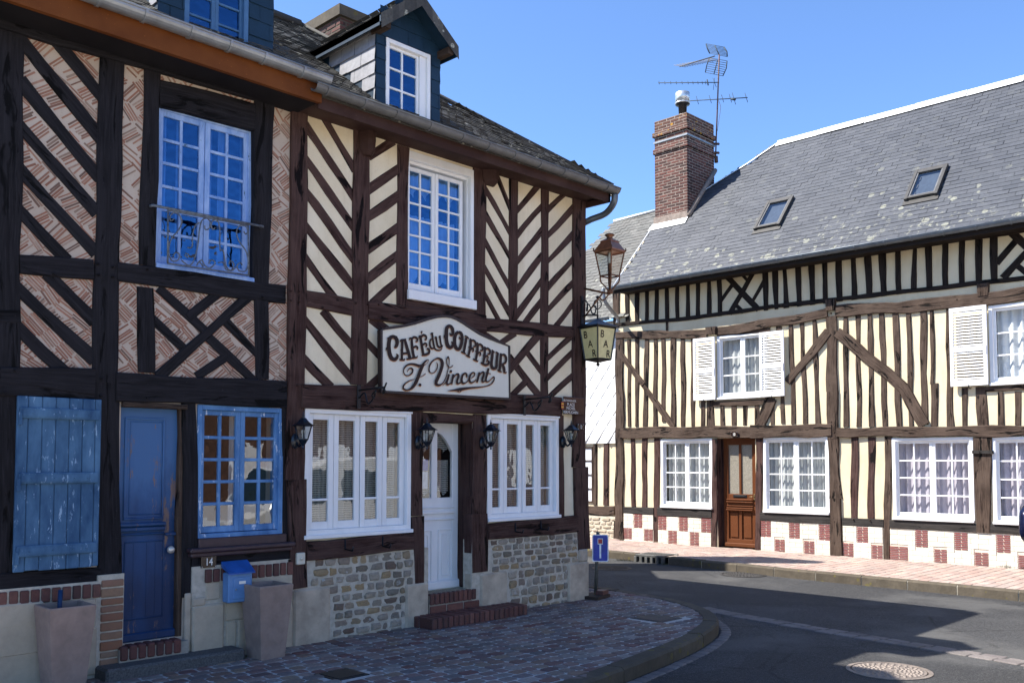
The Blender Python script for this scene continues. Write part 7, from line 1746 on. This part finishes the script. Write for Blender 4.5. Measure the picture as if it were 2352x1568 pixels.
mb = MB(); k_ = [(.0, .45), (.03, .8), (.09, 1.0), (.15, .9), (.17, .6)]
rings = []
ax_ = Vector((1, 0, 0))
for dx, s_ in k_:
    rings.append([(mc.x - .06 + dx, mc.y + .075 * s_ * abs(math.cos(a * .3927)) ** .6 * (1 if math.cos(a * .3927) > 0 else -1) + 0, mc.z + .145 * s_ * abs(math.sin(a * .3927)) ** .6 * (1 if math.sin(a * .3927) > 0 else -1)) for a in range(16)])
mb.loft(rings, 0, True, True); mb.tube([(mc.x + .02, mc.y - .05, mc.z - .10), (x0 + 1.0, yb - .03, zg + 1.18)], .03, 0, 8); mb.build('door_mirror', plain('mirror_navy', (.008, .010, .03), .15, .2, .6), van)
opp = thing('opposite_house', (20, -11, 0), 'brown house with a red roof across the square, mirrored in the café windows', 'house')
OF = RFrame((0, -10, 0), (1, 0, 0), (0, 1, 0))
mb = MB(); mb.box((9.5, -18, -.2), (34, -10, 4.6)); mb.build('wall', plain('brown_brick_wall', (.10, .055, .04), .9, 0, .2, .4, 6), opp)
mb = MB(); mb.loft([[(9.2, -9.7, 4.5), (9.2, -18.3, 4.5), (9.2, -14, 8.2)], [(34.3, -9.7, 4.5), (34.3, -18.3, 4.5), (34.3, -14, 8.2)]]); mb.build('roof', plain('red_tile_roof', (.26, .085, .05), .9, 0, .2, .4, 9), opp)
for x in (11, 14, 17, 20, 23, 26, 29): mb = MB(); mb.fbox(OF, x, x + 1.1, .9, 2.3, 0, .03); mb.build('window', WHITE, opp)
tree = thing('tree', (6.5, -12, 0), 'broad green tree on the square, seen only mirrored in the blue window', 'tree')
mb = MB(); mb.tube([(6.5, -12, -.2), (6.55, -12, 1.5), (6.4, -12.1, 3.2), (6.6, -12, 5)], [.3, .24, .18, .08], 0, 8); mb.tube([(6.45, -12.05, 2.6), (7.6, -11.6, 4.4)], [.12, .05]); mb.tube([(6.45, -12.05, 2.8), (5.3, -12.5, 4.6)], [.12, .05]); mb.build('trunk', W_OLD, tree)
mb = MB(); cl = [(6.5 + random.gauss(0, 1.5), -12 + random.gauss(0, 1.3), 5 + random.gauss(0, 1.2)) for _ in range(60)]
for _ in range(6000):
    c_ = random.choice(cl); p = Vector(c_) + Vector((random.gauss(0, .4), random.gauss(0, .4), random.gauss(0, .3))); a = Vector((random.gauss(0, 1), random.gauss(0, 1), random.gauss(0, 1))).normalized() * .09; b = a.cross(Vector((random.gauss(0, 1), random.gauss(0, 1), random.gauss(0, 1)))).normalized() * .06
    mb.q([p - a, p - b, p + a, p + b])
mb.build('crown', island('leaves', [(.06, .10, .01), (.10, .14, .015), (.13, .15, .02)], .6), tree, nrm=False)

# ================================================================== sky, sun, camera
L = Vector((.57, -.60, -1.0)).normalized()
sun = bpy.data.lights.new('sun', 'SUN'); sun.energy = 3.75; sun.angle = R(.5); sun.color = (1, .95, .87)
so = bpy.data.objects.new('sun', sun); so.rotation_euler = L.to_track_quat('-Z', 'Y').to_euler(); so.location = (0, 0, 20); COL.objects.link(so)
W_ = bpy.data.worlds.new('World'); SC.world = W_; W_.use_nodes = True; nt = W_.node_tree; bg = nt.nodes['Background']
st = nt.nodes.new('ShaderNodeTexSky'); st.sky_type = 'NISHITA'; st.sun_disc = False; st.sun_elevation = math.asin(-L.z)
st.sun_rotation = math.atan2(-L.x, -L.y); st.air_density = .72; st.dust_density = .12; st.ozone_density = 7.5; st.altitude = 100
nt.links.new(st.outputs[0], bg.inputs[0]); bg.inputs[1].default_value = .105
cam = bpy.data.cameras.new('camera'); co = bpy.data.objects.new('camera', cam); COL.objects.link(co); SC.camera = co
cam.sensor_width = 36; cam.lens = FOC / 2352 * 36; cam.shift_y = (PPY - 784) / 2352; cam.clip_end = 500; cam.clip_start = .05
co.location = EYEP; M3 = Matrix((RT, UP, -FW)).transposed(); co.rotation_euler = M3.to_euler()
SC.view_settings.view_transform = 'Standard'; SC.view_settings.look = 'None'; SC.view_settings.exposure = 1.68; SC.view_settings.gamma = 1
SC.render.engine = 'CYCLES'
